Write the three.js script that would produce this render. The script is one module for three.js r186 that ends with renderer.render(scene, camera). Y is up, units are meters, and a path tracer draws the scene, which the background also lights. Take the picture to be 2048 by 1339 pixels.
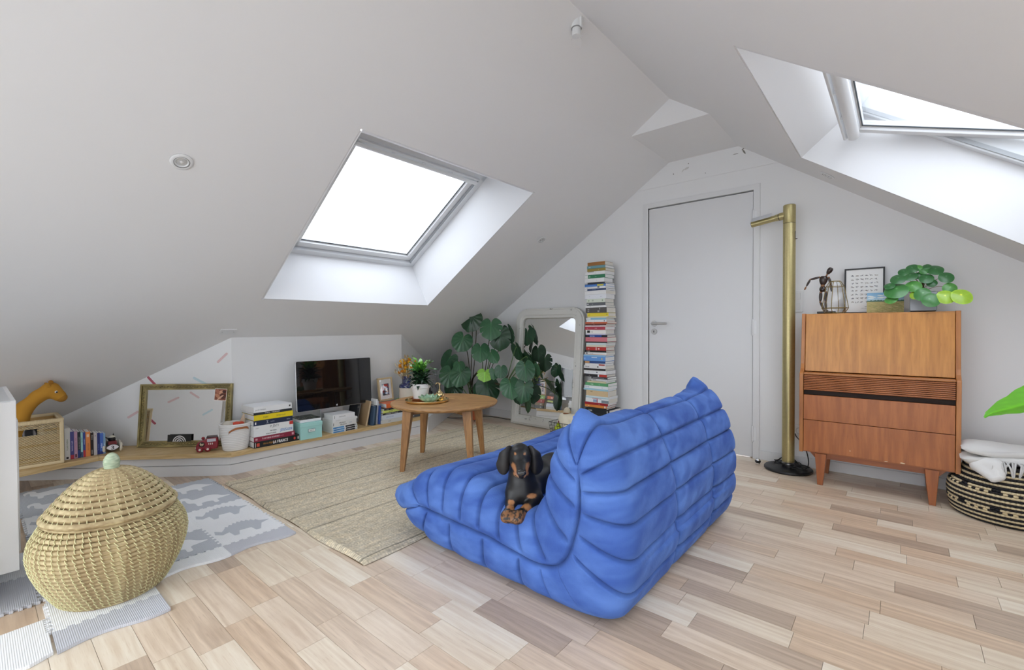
import * as THREE from 'three';
import { RoundedBoxGeometry } from 'three/addons/geometries/RoundedBoxGeometry.js';
import { mergeGeometries, mergeVertices, toCreasedNormals } from 'three/addons/utils/BufferGeometryUtils.js';
import { MarchingCubes } from 'three/addons/objects/MarchingCubes.js';

// ---------------------------------------------------------------- camera, sky, exposure
const scene = new THREE.Scene();
const camera = new THREE.PerspectiveCamera(72.17, 2048 / 1339, 0.05, 100);
camera.position.set(0, 1.0098, 3.8616);
camera.rotation.set(-0.01674, 0.70212, -0.00488, 'YXZ');
{ // overcast sky: brightest overhead, a third of that at the horizon, dull ground
  const w = 64, h = 32, d = new Float32Array(w * h * 4);
  for (let y = 0; y < h; y++) { const el = ((y + 0.5) / h - 0.5) * Math.PI, L = el > 0 ? (1.4 + Math.sin(el)) / 2.4 : 0.4; for (let x = 0; x < w; x++) d.set([0.95 * L, 1.0 * L, 1.065 * L, 1], (y * w + x) * 4); }
  const t = new THREE.DataTexture(d, w, h, THREE.RGBAFormat, THREE.FloatType); t.mapping = THREE.EquirectangularReflectionMapping; t.magFilter = THREE.LinearFilter; t.needsUpdate = true; scene.background = t;
}
scene.backgroundIntensity = 1.0;
const renderer = new THREE.WebGLRenderer({ antialias: true });
renderer.shadowMap.enabled = true;
renderer.toneMapping = THREE.LinearToneMapping;
renderer.toneMappingExposure = 6.1;

// ---------------------------------------------------------------- helpers
const V = (x, y, z) => new THREE.Vector3(x, y, z);
let seed = 7;
const rnd = () => { seed = (seed * 1664525 + 1013904223) >>> 0; return seed / 4294967296; };
const rr = (a, b) => a + (b - a) * rnd();
const hash = (x, y, s) => { let h = (Math.imul(x, 374761393) + Math.imul(y, 668265263) + Math.imul(s, 1442695041)) | 0; h = Math.imul(h ^ (h >>> 13), 1274126177); return ((h ^ (h >>> 16)) >>> 0) / 4294967296; };
const sm = (t) => t * t * (3 - 2 * t);
function noise(x, y, s = 0) {
  const ix = Math.floor(x), iy = Math.floor(y), fx = sm(x - ix), fy = sm(y - iy);
  const a = hash(ix, iy, s), b = hash(ix + 1, iy, s), c = hash(ix, iy + 1, s), d = hash(ix + 1, iy + 1, s);
  return a + (b - a) * fx + (c - a) * fy + (a - b - c + d) * fx * fy;
}
const fbm = (x, y, s = 0, o = 4) => { let v = 0, a = 0.5; for (let i = 0; i < o; i++) { v += a * noise(x, y, s + i); x *= 2.03; y *= 2.03; a *= 0.5; } return v; };
const clamp = (x, a = 0, b = 1) => Math.min(b, Math.max(a, x));
const smooth = (a, b, x) => sm(clamp((x - a) / (b - a)));
const lerp = (a, b, t) => a + (b - a) * t;

const taken = {};
const numbered = (n) => { taken[n] = (taken[n] ?? -1) + 1; return taken[n] ? n + '_' + String(taken[n]).padStart(3, '0') : n; };
const shade = (o) => { o.castShadow = true; o.receiveShadow = true; return o; };
function thing(name, label, category, pos = [0, 0, 0], turn = 0, group) {
  const o = new THREE.Group(); o.name = numbered(name); scene.add(o);
  o.position.set(...pos); o.rotation.y = turn; o.userData = { label, category };
  if (group) o.userData.group = group;
  return o;
}
function part(parent, name, geo, mat, label) {
  const m = shade(new THREE.Mesh(Array.isArray(geo) ? J(geo) : geo, mat)); m.name = name; parent.add(m);
  if (label) m.userData.label = label;
  return m;
}
function solo(name, label, category, geo, mat, pos = [0, 0, 0], turn = 0, group) {
  const m = part(scene, numbered(name), geo, mat); m.position.set(...pos); m.rotation.y = turn; m.userData = { label, category };
  if (group) m.userData.group = group;
  return m;
}
function struct(name, geo, mat, parent = scene) {
  const m = part(parent, parent === scene ? numbered(name) : name, geo, mat);
  if (parent === scene) m.userData.kind = 'structure';
  return m;
}
function structGroup(name) { const g = new THREE.Group(); g.name = numbered(name); g.userData.kind = 'structure'; scene.add(g); return g; }
function clean(g) { g = g.index ? g.toNonIndexed() : g; for (const k of Object.keys(g.attributes)) if (!['position', 'normal', 'uv', 'color'].includes(k)) g.deleteAttribute(k); if (!g.attributes.uv) g.setAttribute('uv', new THREE.BufferAttribute(new Float32Array(g.attributes.position.count * 2), 2)); g.morphAttributes = {}; return g; }
function J(list) { list = list.map(clean); if (list.some((g) => g.attributes.color)) list.forEach((g) => { if (!g.attributes.color) g.setAttribute('color', new THREE.BufferAttribute(new Float32Array(g.attributes.position.count * 3).fill(1), 3)); }); return mergeGeometries(list); }
const tr = (g, x, y, z) => g.translate(x, y, z);
function place(g, pos, rot = [0, 0, 0], order = 'XYZ') { g.applyMatrix4(new THREE.Matrix4().compose(V(...pos), new THREE.Quaternion().setFromEuler(new THREE.Euler(...rot, order)), V(1, 1, 1))); return g; }
// uv in metres from the dominant face normal, u along the grain axis
function boxUV(g, grain = 'x', off = [0, 0]) {
  g = clean(g); const p = g.attributes.position, n = g.attributes.normal, uv = new Float32Array(p.count * 2), ga = 'xyz'.indexOf(grain);
  for (let i = 0; i < p.count; i += 3) {
    const nx = [0, 1, 2].map((a) => Math.abs(n.getComponent(i, a) + n.getComponent(i + 1, a) + n.getComponent(i + 2, a)));
    const dom = nx.indexOf(Math.max(...nx)); let [b, c] = [0, 1, 2].filter((a) => a !== dom);
    if (c === ga) [b, c] = [c, b];
    for (let k = 0; k < 3; k++) { uv[(i + k) * 2] = p.getComponent(i + k, b) + off[0]; uv[(i + k) * 2 + 1] = p.getComponent(i + k, c) + off[1]; }
  }
  g.setAttribute('uv', new THREE.BufferAttribute(uv, 2)); return g;
}
const bx = (w, h, d, x = 0, y = 0, z = 0, grain = 'x') => boxUV(tr(new THREE.BoxGeometry(w, h, d), x, y, z), grain);
const rb = (w, h, d, r, x = 0, y = 0, z = 0, grain = 'x', seg = 2) => boxUV(tr(new RoundedBoxGeometry(w, h, d, seg, r), x, y, z), grain);
const cyl = (r1, r2, h, x = 0, y = 0, z = 0, n = 24, open = false) => tr(new THREE.CylinderGeometry(r1, r2, h, n, 1, open), x, y, z);
const sph = (r, x = 0, y = 0, z = 0, n = 20) => tr(new THREE.SphereGeometry(r, n, Math.round(n * 0.6)), x, y, z);
const lathe = (pts, n = 48) => new THREE.LatheGeometry(pts.map(([x, y]) => new THREE.Vector2(x, y)), n);
const tube = (pts, r, n = 20, k = 8, closed = false) => new THREE.TubeGeometry(new THREE.CatmullRomCurve3(pts.map((p) => (p.isVector3 ? p : V(...p))), closed), n, r, k, closed);
function rod(a, b, r1, r2 = r1, k = 10) { a = a.isVector3 ? a : V(...a); b = b.isVector3 ? b : V(...b); const d = b.clone().sub(a), g = new THREE.CylinderGeometry(r2, r1, d.length(), k); g.applyQuaternion(new THREE.Quaternion().setFromUnitVectors(V(0, 1, 0), d.normalize())); return g.translate((a.x + b.x) / 2, (a.y + b.y) / 2, (a.z + b.z) / 2); }
// six-sided block: quad a b c d (counter-clockwise seen from the front) pushed back along -normal by t
function slab(a, b, c, d, t) {
  [a, b, c, d] = [a, b, c, d].map((p) => V(...p)); const n = b.clone().sub(a).cross(d.clone().sub(a)).normalize();
  const q = [a, b, c, d], k = q.map((p) => p.clone().addScaledVector(n, -t)), f = [];
  const quad = (p, q2, r, s) => f.push(p, q2, r, p, r, s);
  quad(...q); quad(k[3], k[2], k[1], k[0]); for (let i = 0; i < 4; i++) { const j = (i + 1) % 4; quad(q[j], q[i], k[i], k[j]); }
  const g = new THREE.BufferGeometry().setFromPoints(f); g.computeVertexNormals(); return boxUV(g);
}
// flat outline (x, y) extruded from z=0 to z=t
function ext(pts, t, bev = 0, holes = [], curve = 6) {
  const s = pts instanceof THREE.Shape ? pts : new THREE.Shape(pts.map(([x, y]) => new THREE.Vector2(x, y)));
  for (const h of holes) s.holes.push(new THREE.Path(h.map(([x, y]) => new THREE.Vector2(x, y))));
  return new THREE.ExtrudeGeometry(s, { depth: t - 2 * bev, bevelEnabled: bev > 0, bevelThickness: bev, bevelSize: bev, bevelOffset: -bev, bevelSegments: 2, curveSegments: curve }).translate(0, 0, bev);
}
const flatUp = (g) => g.applyMatrix4(new THREE.Matrix4().set(1, 0, 0, 0, 0, 0, 1, 0, 0, -1, 0, 0, 0, 0, 0, 1)); // (x,y,z)->(x,z,-y): pass (x,-z)
// horizontal plate: outline of [x, z], from y0 up by t
const plate = (pts, y0, t, bev = 0) => flatUp(ext(pts.map(([x, z]) => [x, -z]), t, bev)).translate(0, y0, 0);
const spline = (pts, closed = true, n = 60) => new THREE.CatmullRomCurve3(pts.map(([x, y]) => V(x, y, 0)), closed).getPoints(n).slice(0, closed ? n : n + 1).map((p) => [p.x, p.y]);
const M = (color, roughness = 0.6, more = {}) => { const c = new THREE.Color(); Array.isArray(color) ? c.setRGB(...color) : c.set(color); return new THREE.MeshPhysicalMaterial({ color: c, roughness, ...more }); };
function tex(w, h, fn, srgb = true) {
  const d = new Uint8Array(w * h * 4);
  for (let y = 0; y < h; y++) for (let x = 0; x < w; x++) { const c = fn(x / w, y / h), i = (y * w + x) * 4; d[i] = clamp(c[0]) * 255; d[i + 1] = clamp(c[1]) * 255; d[i + 2] = clamp(c[2]) * 255; d[i + 3] = 255; }
  const t = new THREE.DataTexture(d, w, h); t.magFilter = THREE.LinearFilter; t.minFilter = THREE.LinearMipmapLinearFilter; t.generateMipmaps = true; t.wrapS = t.wrapT = THREE.RepeatWrapping; if (srgb) t.colorSpace = THREE.SRGBColorSpace; t.needsUpdate = true; return t;
}
const hex = (h) => { const n = parseInt(h.slice(1), 16); return [(n >> 16) / 255, ((n >> 8) & 255) / 255, (n & 255) / 255]; };
const mix3 = (a, b, t) => [lerp(a[0], b[0], t), lerp(a[1], b[1], t), lerp(a[2], b[2], t)];
// wood grain, one repeat = su metres along the grain by sv across
function wood(light, dark, s, { su = 1, sv = 0.25, streak = 40, arch = 0.5, amp = 1, w = 512, h = 256, pore = 0.5 } = {}) {
  const a = hex(light), b = hex(dark);
  const t = tex(w, h, (u, v) => {
    const warp = fbm(u * 3, v * 2.2, s) * arch; let g = fbm(u * 5, (v + warp * 0.35) * streak * 0.35, s + 9, 4);
    const ring = 0.5 + 0.5 * Math.sin((v * 7 + warp * 9 + fbm(u * 2, v * 4, s + 3) * 2) * 6.283); g = g * 0.75 + ring * 0.18 * arch * 2;
    const p = noise(u * 26, v * streak * 3, s + 20); g += p > 0.72 ? pore * (p - 0.72) : 0;
    return mix3(a, b, clamp((g - 0.18) * 1.25 * amp));
  });
  t.wrapS = t.wrapT = THREE.MirroredRepeatWrapping; t.repeat.set(1 / su, 1 / sv); return t;
}
function canvasTex(w, h, draw) { const c = document.createElement('canvas'); c.width = w; c.height = h; draw(c.getContext('2d'), w, h); const t = new THREE.CanvasTexture(c); t.colorSpace = THREE.SRGBColorSpace; t.anisotropy = 8; return t; }

// ---------------------------------------------------------------- common materials
const PAINT = M([0.86, 0.865, 0.87], 0.85), CEIL = M([0.87, 0.87, 0.875], 0.9), GLOSSW = M([0.8, 0.805, 0.81], 0.35), TRIM = M([0.79, 0.795, 0.8], 0.45);
const WHITEPL = M([0.82, 0.83, 0.84], 0.3), BLACK = M([0.012, 0.012, 0.013], 0.4), STEEL = M([0.6, 0.6, 0.6], 0.28, { metalness: 1 }), CHROME = M([0.8, 0.8, 0.8], 0.08, { metalness: 1 });
const GLASS = M([1, 1, 1], 0.0, { transmission: 1, thickness: 0, ior: 1.5 }), TINT = M([0.84, 0.85, 0.865], 0.0, { transmission: 1, thickness: 0, ior: 1.5 });

// ---------------------------------------------------------------- room shell
const KL = 0.6457, KR = 0.6936, RX = -1.228, RY = 2.58;             // roof slopes and ridge
const yL = (x) => RY + KL * (x - RX), yR = (x) => RY - KR * (x - RX);
const ZB = 5.3, XR = 1.32, ZP = 3.9;
{
  // floor boards
  const base = struct('floor', bx(7.2, 0.1, 6.0, -1.9, -0.058, 2.6), M([0.18, 0.14, 0.1], 0.8));
  const tones = [['#f1e3cd', '#c9b095', 0], ['#f5ead7', '#d4bda2', 11], ['#e6d1b9', '#b49b82', 23], ['#ecdac4', '#c3a98e', 37], ['#cfbaa4', '#9a8470', 41], ['#e5cdb2', '#b5997e', 53]];
  const mats = tones.map(([l, d, s]) => { const t = wood(l, d, s, { su: 1.1, sv: 0.2, streak: 44, arch: 0.3, amp: 1.0, pore: 0.8, w: 768, h: 256 }); return M([1, 1, 1], 0.36, { map: t, clearcoat: 0.12, clearcoatRoughness: 0.3 }); });
  const pick = [0, 1, 1, 0, 3, 2, 3, 1, 4, 5, 0, 3, 2, 1, 5, 4];
  const ends = { 6: -0.005, 7: 0.327, 8: -0.29, 9: -0.085, 10: -0.227, 11: 0.172, 12: 0.007, 13: -0.368, 14: -0.604, 15: -0.144, 16: -0.01, 17: 0.2, 18: -0.469, 19: -0.076, 20: -0.086, 21: -0.641, 30: -1.86, 31: -1.876, 32: -1.43, 29: -2.06 };
  const planks = [], P = 0.1003, fwd = V(-Math.sin(0.70212), 0, -Math.cos(0.70212));
  for (let r = 0; r < 44; r++) {
    const z0 = 0.01 + r * P - P, L = () => lerp(0.34, 0.43, hash(r, planks.length, 5));
    let x = ends[r] ?? lerp(-0.4, 0.2, hash(r, 3, 8));
    const row = []; let xr = x; while (xr < 1.4) { const l = L() * (hash(r, row.length, 77) > 0.8 ? 0.7 : 1); row.push([xr, xr + l]); xr += l; }
    let xl = x; while (xl > -5.0) { const l = L(); row.push([xl - l, xl]); xl -= l; }
    row.forEach(([a, b], i) => {
      const c = V((a + b) / 2, 0, z0 + P / 2), d = c.clone().sub(V(0, 1, 3.86)), f = d.dot(fwd), side = d.x * Math.cos(0.70212) - d.z * Math.sin(0.70212) * -1;
      const lat = d.x * Math.cos(0.70212) + d.z * -Math.sin(0.70212); const seen = f > 0.5 && Math.abs(lat) < f * 1.25;
      planks.push({ a, b, z0, seen, score: seen ? (b - a) / (f * f * f) : 0, tone: pick[Math.floor(hash(r, i + (a > x ? 40 : 0), 31) * pick.length)] });
    });
  }
  planks.sort((p, q) => q.score - p.score);
  const rest = {};
  planks.forEach((p, i) => {
    const g = bx(p.b - p.a - 0.0012, 0.008, P - 0.0011, 0, 0, 0, 'x'); boxUV(g, 'x', [hash(i, 1, 3) * 7, hash(i, 2, 3) * 5]);
    g.translate((p.a + p.b) / 2, -0.004 - 0.0003 * hash(i, 5, 5), p.z0 + P / 2);
    if (i < 296 && p.seen) struct('plank', g, mats[p.tone], base);
    else (rest[p.tone] ??= []).push(g);
  });
  for (const k in rest) { const m = struct('planks_beyond', J(rest[k]), mats[k], base); m.userData.kind = 'stuff'; }

  // gable wall with the door, end wall, knee walls
  const gablePts = [[-5.4, -0.1], [-1.745 + 0.05, -0.1], [-1.695, 2.045], [-0.855, 2.045], [-0.855, -0.1], [1.6, -0.1], [1.6, yR(1.6) + 0.1], [RX, RY + 0.1], [-5.4, yL(-5.4) + 0.1]];
  const upper = [[-1.79, 2.213], [-0.70, 2.213], [-0.965, 2.40], [-1.515, 2.40]];
  const gw = struct('wall_gable', ext(gablePts, 0.15).translate(0, 0, -0.15), PAINT);
  struct('upper_board', ext([[-1.812, 2.21], [-0.69, 2.21], [-0.69 - 0.29, 2.412], [-1.50, 2.412]], 0.006, 0.002).translate(0, 0, 0), PAINT, gw);
  // chipped plaster over the door
  const chip = (x, y, w, h, a) => { const s = spline([[-w, 0], [-w * 0.3, h], [w * 0.6, h * 0.6], [w, -h * 0.2], [w * 0.1, -h]], true, 20); const g = ext(s, 0.0012); g.rotateZ(a); return g.translate(x, y, 0.0058); };
  struct('paint_chip', [chip(-0.925, 2.345, 0.022, 0.006, -1.0), chip(-0.93, 2.368, 0.014, 0.004, 0.5), chip(-0.985, 2.342, 0.02, 0.0025, 0.05), chip(-1.47, 2.293, 0.004, 0.006, 0), chip(-1.345, 2.352, 0.004, 0.005, 0), chip(-1.21, 2.245, 0.003, 0.004, 0)], M([0.25, 0.24, 0.22], 0.9), gw);
  struct('paint_scuff', [chip(-1.36, 2.316, 0.022, 0.008, 0.4), chip(-1.39, 2.305, 0.016, 0.004, 0.9)], M([0.66, 0.65, 0.63], 0.9), gw);

  const endPts = [[-5.4, -0.1], [1.6, -0.1], [1.6, yR(1.6) + 0.1], [RX, RY + 0.1], [-5.4, yL(-5.4) + 0.1]];
  struct('wall_end', ext(endPts, 0.15, 0, [[[-3.05, 0.1], [1.1, 0.1], [1.1, 0.86], [RX, 2.44], [-3.05, 1.3]]]).translate(0, 0, ZB), PAINT);
  const kw = (x1, z1, x2, z2) => slab([x1, -0.05, z1], [x2, -0.05, z2], [x2, Math.max(0.02, yL(x2) + 0.05), z2], [x1, Math.max(0.02, yL(x1) + 0.05), z1], 0.1);
  struct('wall_left', [kw(-3.762, 2.615, -3.762, 1.106), kw(-3.762, 1.106, -4.58, -0.05), kw(-5.22, 3.98, -3.762, 2.615)], PAINT);
  struct('wall_right', ext([[-0.15, -0.1], [ZB + 0.15, -0.1], [ZB + 0.15, yR(XR) + 0.05], [-0.15, yR(XR) + 0.05]], 0.12, 0, [[[2.75, 0.14], [5.05, 0.14], [5.05, 0.7], [2.75, 0.7]]]).rotateY(-Math.PI / 2).translate(XR + 0.12, 0, 0), PAINT);
  struct('wall_partition', bx(1.05, 0.86, 0.08, -2.93, 0.42, ZP + 0.04), PAINT);

  // sloped ceilings with roof-window openings; local frame: x down the slope from the ridge, y along +z
  const slope = (side, holes) => {
    const k = side < 0 ? KL : KR, len = (side < 0 ? 4.35 : 3.0) * Math.hypot(1, k), c = 1 / Math.hypot(1, k);
    const g = ext([[-0.0, -0.15], [len, -0.15], [len, ZB + 0.15], [0, ZB + 0.15]], 0.12, 0, holes.map(([x0, x1, z0, z1]) => [[Math.abs(x0 - RX) / c - 0.012, z0 - 0.012], [Math.abs(x1 - RX) / c + 0.012, z0 - 0.012], [Math.abs(x1 - RX) / c + 0.012, z1 + 0.012], [Math.abs(x0 - RX) / c - 0.012, z1 + 0.012]]));
    // shape x -> down slope, shape y -> z, extrude -> outwards
    const d = V(side * c, -k * c, 0), n = V(side * k * c, c, 0);
    g.applyMatrix4(new THREE.Matrix4().makeBasis(d, V(0, 0, 1), n).setPosition(RX, RY, 0));
    return g;
  };
  const flip = (g) => { g = clean(g); const p = g.attributes.position.array; for (let i = 0; i < p.length; i += 9) for (let j = 0; j < 3; j++) { const t = p[i + 3 + j]; p[i + 3 + j] = p[i + 6 + j]; p[i + 6 + j] = t; } g.computeVertexNormals(); return boxUV(g); };
  const gl = slope(-1, [[-2.107, -3.34, 1.12, 2.55]]), gr = slope(1, [[-0.481, 0.80, 0.48, 1.97], [0.3, 1.2, 2.7, 5.1]]);
  struct('ceiling_left', new THREE.Matrix4().makeBasis(V(-1, -KL, 0), V(0, 0, 1), V(-KL, 1, 0)).determinant() < 0 ? flip(gl) : boxUV(gl), CEIL);
  struct('ceiling_right', new THREE.Matrix4().makeBasis(V(1, -KR, 0), V(0, 0, 1), V(KR, 1, 0)).determinant() < 0 ? flip(gr) : boxUV(gr), CEIL);
  struct('ceiling_ridge', bx(0.5, 0.1, ZB + 0.3, RX, RY + 0.12, ZB / 2), CEIL);
  // boxed-in collar under the ridge above the door
  struct('ceiling_soffit', ext([[-1.53, 2.398], [-0.955, 2.398], [-0.955, 2.44], [RX, RY + 0.03], [-1.53, 2.43]], 0.715 + 0.02).translate(0, 0, -0.02), CEIL);

  // baseboards
  struct('baseboard_gable', [rb(0.95, 0.071, 0.012, 0.003, -0.812 + 0.475, 0.0355, 0.006), rb(1.2, 0.071, 0.012, 0.003, 0.72, 0.0355, 0.006)], TRIM);
  struct('baseboard_gable_left', rb(2.62, 0.09, 0.012, 0.003, -3.06, 0.045, 0.006), TRIM);
  struct('baseboard_right', rb(0.012, 0.071, ZB, 0.003, XR - 0.006, 0.0355, ZB / 2), TRIM);
  struct('baseboard_end', rb(6, 0.071, 0.012, 0.003, -1.6, 0.0355, ZB - 0.006), TRIM);

  // door
  const d = structGroup('door_1');
  part(d, 'door_casing', [ext([[-1.74, 0.0], [-1.74, 2.083], [-0.812, 2.083], [-0.812, 0], [-0.857, 0], [-0.857, 2.041], [-1.693, 2.041], [-1.693, 0]], 0.012, 0.002).translate(0, 0, -0.001), bx(0.012, 2.05, 0.1, -1.701, 1.025, -0.05), bx(0.012, 2.05, 0.1, -0.849, 1.025, -0.05), bx(0.86, 0.012, 0.1, -1.275, 2.047, -0.05), bx(0.03, 2.05, 0.03, -1.68, 1.025, -0.06), bx(0.03, 2.05, 0.03, -0.87, 1.025, -0.06), bx(0.84, 0.04, 0.03, -1.275, 2.025, -0.06)], TRIM);
  part(d, 'door_leaf', rb(0.829, 2.026, 0.04, 0.003, -1.275, 1.020, -0.023), M([0.77, 0.775, 0.785], 0.42));
  const hinge = (y) => J([cyl(0.0085, 0.0085, 0.1, -0.857, y, 0.008, 14), cyl(0.0075, 0.0105, 0.012, -0.857, y + 0.056, 0.008, 14), cyl(0.0105, 0.0075, 0.012, -0.857, y - 0.056, 0.008, 14), bx(0.03, 0.095, 0.003, -0.845, y, 0.0115)]);
  for (const y of [0.19, 1.0, 1.83]) part(d, 'hinge', hinge(y), WHITEPL);
  const rose = (y) => place(cyl(0.026, 0.027, 0.009, 0, 0, 0, 32), [-1.642, y, 0.001], [Math.PI / 2, 0, 0]);
  const hd = part(d, 'door_handle', [rose(1.036), rod([-1.642, 1.036, 0.0], [-1.642, 1.036, 0.05], 0.009, 0.009, 16), tube([[-1.642, 1.036, 0.036], [-1.638, 1.036, 0.05], [-1.62, 1.036, 0.054], [-1.56, 1.036, 0.054], [-1.515, 1.036, 0.054]], 0.0095, 24, 12), sph(0.0095, -1.515, 1.036, 0.054, 12)], STEEL, 'brushed steel lever handle');
  part(d, 'lock_rose', rose(0.967), STEEL); part(d, 'keyhole', [place(cyl(0.005, 0.005, 0.003, 0, 0, 0, 16), [-1.642, 0.971, 0.006], [Math.PI / 2, 0, 0]), bx(0.004, 0.014, 0.003, -1.642, 0.963, 0.006)], BLACK);
}
{ // low window in the right knee wall, behind the camera's right
  const g = structGroup('window_5');
  for (const z of [2.775, 3.9, 5.025]) part(g, 'window_frame', rb(0.06, 0.56, 0.05, 0.004, XR + 0.06, 0.42, z), WHITEPL); for (const y of [0.165, 0.675]) part(g, 'window_frame', rb(0.06, 0.05, 2.3, 0.004, XR + 0.06, y, 3.9), WHITEPL);
  part(g, 'pane', bx(0.004, 0.5, 2.24, XR + 0.07, 0.42, 3.9), GLASS);
}
// ---------------------------------------------------------------- roof windows
function roofWindow(name, side, top, bot, z0, z1, openTop, openBot, tilt, bar, o0 = z0, o1 = z1) {
  // top, bot: [x, y] of the window frame's inner face line; openTop/openBot: the ceiling opening
  const g = structGroup(name), ALU = M([0.74, 0.76, 0.78], 0.4), LIN = M([0.82, 0.825, 0.84], 0.6), GREY = M([0.42, 0.44, 0.46], 0.45);
  const d = V(bot[0] - top[0], bot[1] - top[1], 0), len = d.length(); d.normalize(); const n = V(side * Math.abs(d.y), Math.abs(d.x), 0), W = z1 - z0;
  const q = (a, b) => [...a, b];
  const oT = openTop, oB = openBot, t = 0.03;
  const s = (a, b, c, e) => side < 0 ? slab(a, b, c, e, t) : slab(e, c, b, a, t);
  part(g, 'lining_bottom', s(q(oB, o1), q(oB, o0), q(bot, z0), q(bot, z1)), LIN);
  part(g, 'lining_top', s(q(oT, o0), q(oT, o1), q(top, z1), q(top, z0)), LIN);
  part(g, 'lining_far', s(q(oB, o0), q(oT, o0), q(top, z0), q(bot, z0)), LIN);
  part(g, 'lining_near', s(q(oT, o1), q(oB, o1), q(bot, z1), q(top, z1)), LIN);
  // local frame: u down the slope, w along z, out along n
  const f = new THREE.Group(); f.name = 'window_frame'; g.add(f);
  f.matrixAutoUpdate = true; f.quaternion.setFromRotationMatrix(new THREE.Matrix4().makeBasis(d, n, d.clone().cross(n))); f.position.set((top[0] + bot[0]) / 2, (top[1] + bot[1]) / 2, (z0 + z1) / 2);
  const L = len, b = 0.045, H = 0.1;
  const ring = (l, w, bw, h, y, r = 0.004) => [rb(bw, h, w, r, -l / 2 + bw / 2, y, 0), rb(bw, h, w, r, l / 2 - bw / 2, y, 0), rb(l, h, bw, r, 0, y, -w / 2 + bw / 2), rb(l, h, bw, r, 0, y, w / 2 - bw / 2)];
  const fr = part(f, 'outer_frame', ring(L + 0.06, W + 0.06, b + 0.03, H, H / 2), ALU);
  part(f, 'blind_rail', [bx(L - 0.08, 0.02, 0.006, 0, 0.02, -W / 2 + b + 0.004), bx(L - 0.08, 0.02, 0.006, 0, 0.02, W / 2 - b - 0.004)], GREY);
  const sash = new THREE.Group(); sash.name = 'window_sash'; g.add(sash); sash.position.copy(f.position).addScaledVector(n, 0.055); sash.quaternion.copy(f.quaternion).multiply(new THREE.Quaternion().setFromAxisAngle(V(0, 0, 1), tilt));
  const L2 = L - 0.1, W2 = W - 0.1;
  part(sash, 'sash_frame', [...ring(L2, W2, 0.05, 0.05, 0), ...ring(L2 - 0.08, W2 - 0.08, 0.018, 0.03, 0.012)], WHITEPL);
  part(sash, 'gasket', ring(L2 - 0.11, W2 - 0.11, 0.006, 0.006, -0.002, 0.001), M([0.05, 0.06, 0.07], 0.5));
  part(sash, 'pane', rb(L2 - 0.09, 0.004, W2 - 0.09, 0.001, 0, 0.008, 0), bar ? TINT : GLASS);
  // ventilation flap and grip along the top of the sash
  const by = -0.045, bxx = -L2 / 2 + 0.012;
  const vb = [rb(0.05, 0.016, W2 - 0.02, 0.005, bxx, by + 0.012, 0), rb(0.014, 0.05, W2 - 0.02, 0.004, bxx - 0.02, by - 0.005, 0), place(tr(new THREE.CylinderGeometry(0.034, 0.034, W2 - 0.02, 18, 1, true, -0.4, 1.9), 0, 0, 0), [bxx + 0.012, by + 0.005, 0], [Math.PI / 2, 0, 0])];
  for (let i = 0; i < 5; i++) vb.push(rb(0.05, 0.05, 0.006, 0.002, bxx, by, -W2 / 2 + 0.03 + (W2 - 0.06) * i / 4));
  part(sash, 'ventilation_flap', vb, M([0.8, 0.81, 0.82], 0.3, { side: THREE.DoubleSide }));
  return g;
}
roofWindow('window_1', -1, [-2.567, 2.225], [-3.549, 1.585], 1.13, 2.33, [-2.107, 2.013], [-3.34, 1.216], 0, true, 1.12, 2.55);
roofWindow('window_2', 1, [-0.235, 2.271], [0.665, 1.647], 0.48, 1.97, [-0.481, 2.062], [0.80, 1.173], 0.29, true);
roofWindow('window_3', 1, [0.49, 1.768], [1.13, 1.324], 2.7, 5.1, [0.3, 1.52], [1.2, 0.896], 0, false);
{
  const g = structGroup('window_4');
  const bar = (x0, y0, x1, y1, w = 0.05) => place(rb(Math.hypot(x1 - x0, y1 - y0) + w, w, 0.08, 0.004), [(x0 + x1) / 2, (y0 + y1) / 2, ZB + 0.05], [0, 0, Math.atan2(y1 - y0, x1 - x0)]);
  for (const q of [[-3.05, 0.1, 1.1, 0.1], [1.1, 0.1, 1.1, 0.86], [1.1, 0.86, RX, 2.44], [RX, 2.44, -3.05, 1.3], [-3.05, 1.3, -3.05, 0.1], [-2.14, 0.1, -2.14, 1.86], [-0.1, 0.1, -0.1, 1.68], [-1.228, 0.1, -1.228, 2.42]]) part(g, 'glazing_bar', bar(...q), WHITEPL);
  part(g, 'pane', ext([[-3.05, 0.1], [1.1, 0.1], [1.1, 0.86], [RX, 2.44], [-3.05, 1.3]], 0.004).translate(0, 0, ZB + 0.06), GLASS);
}
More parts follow.
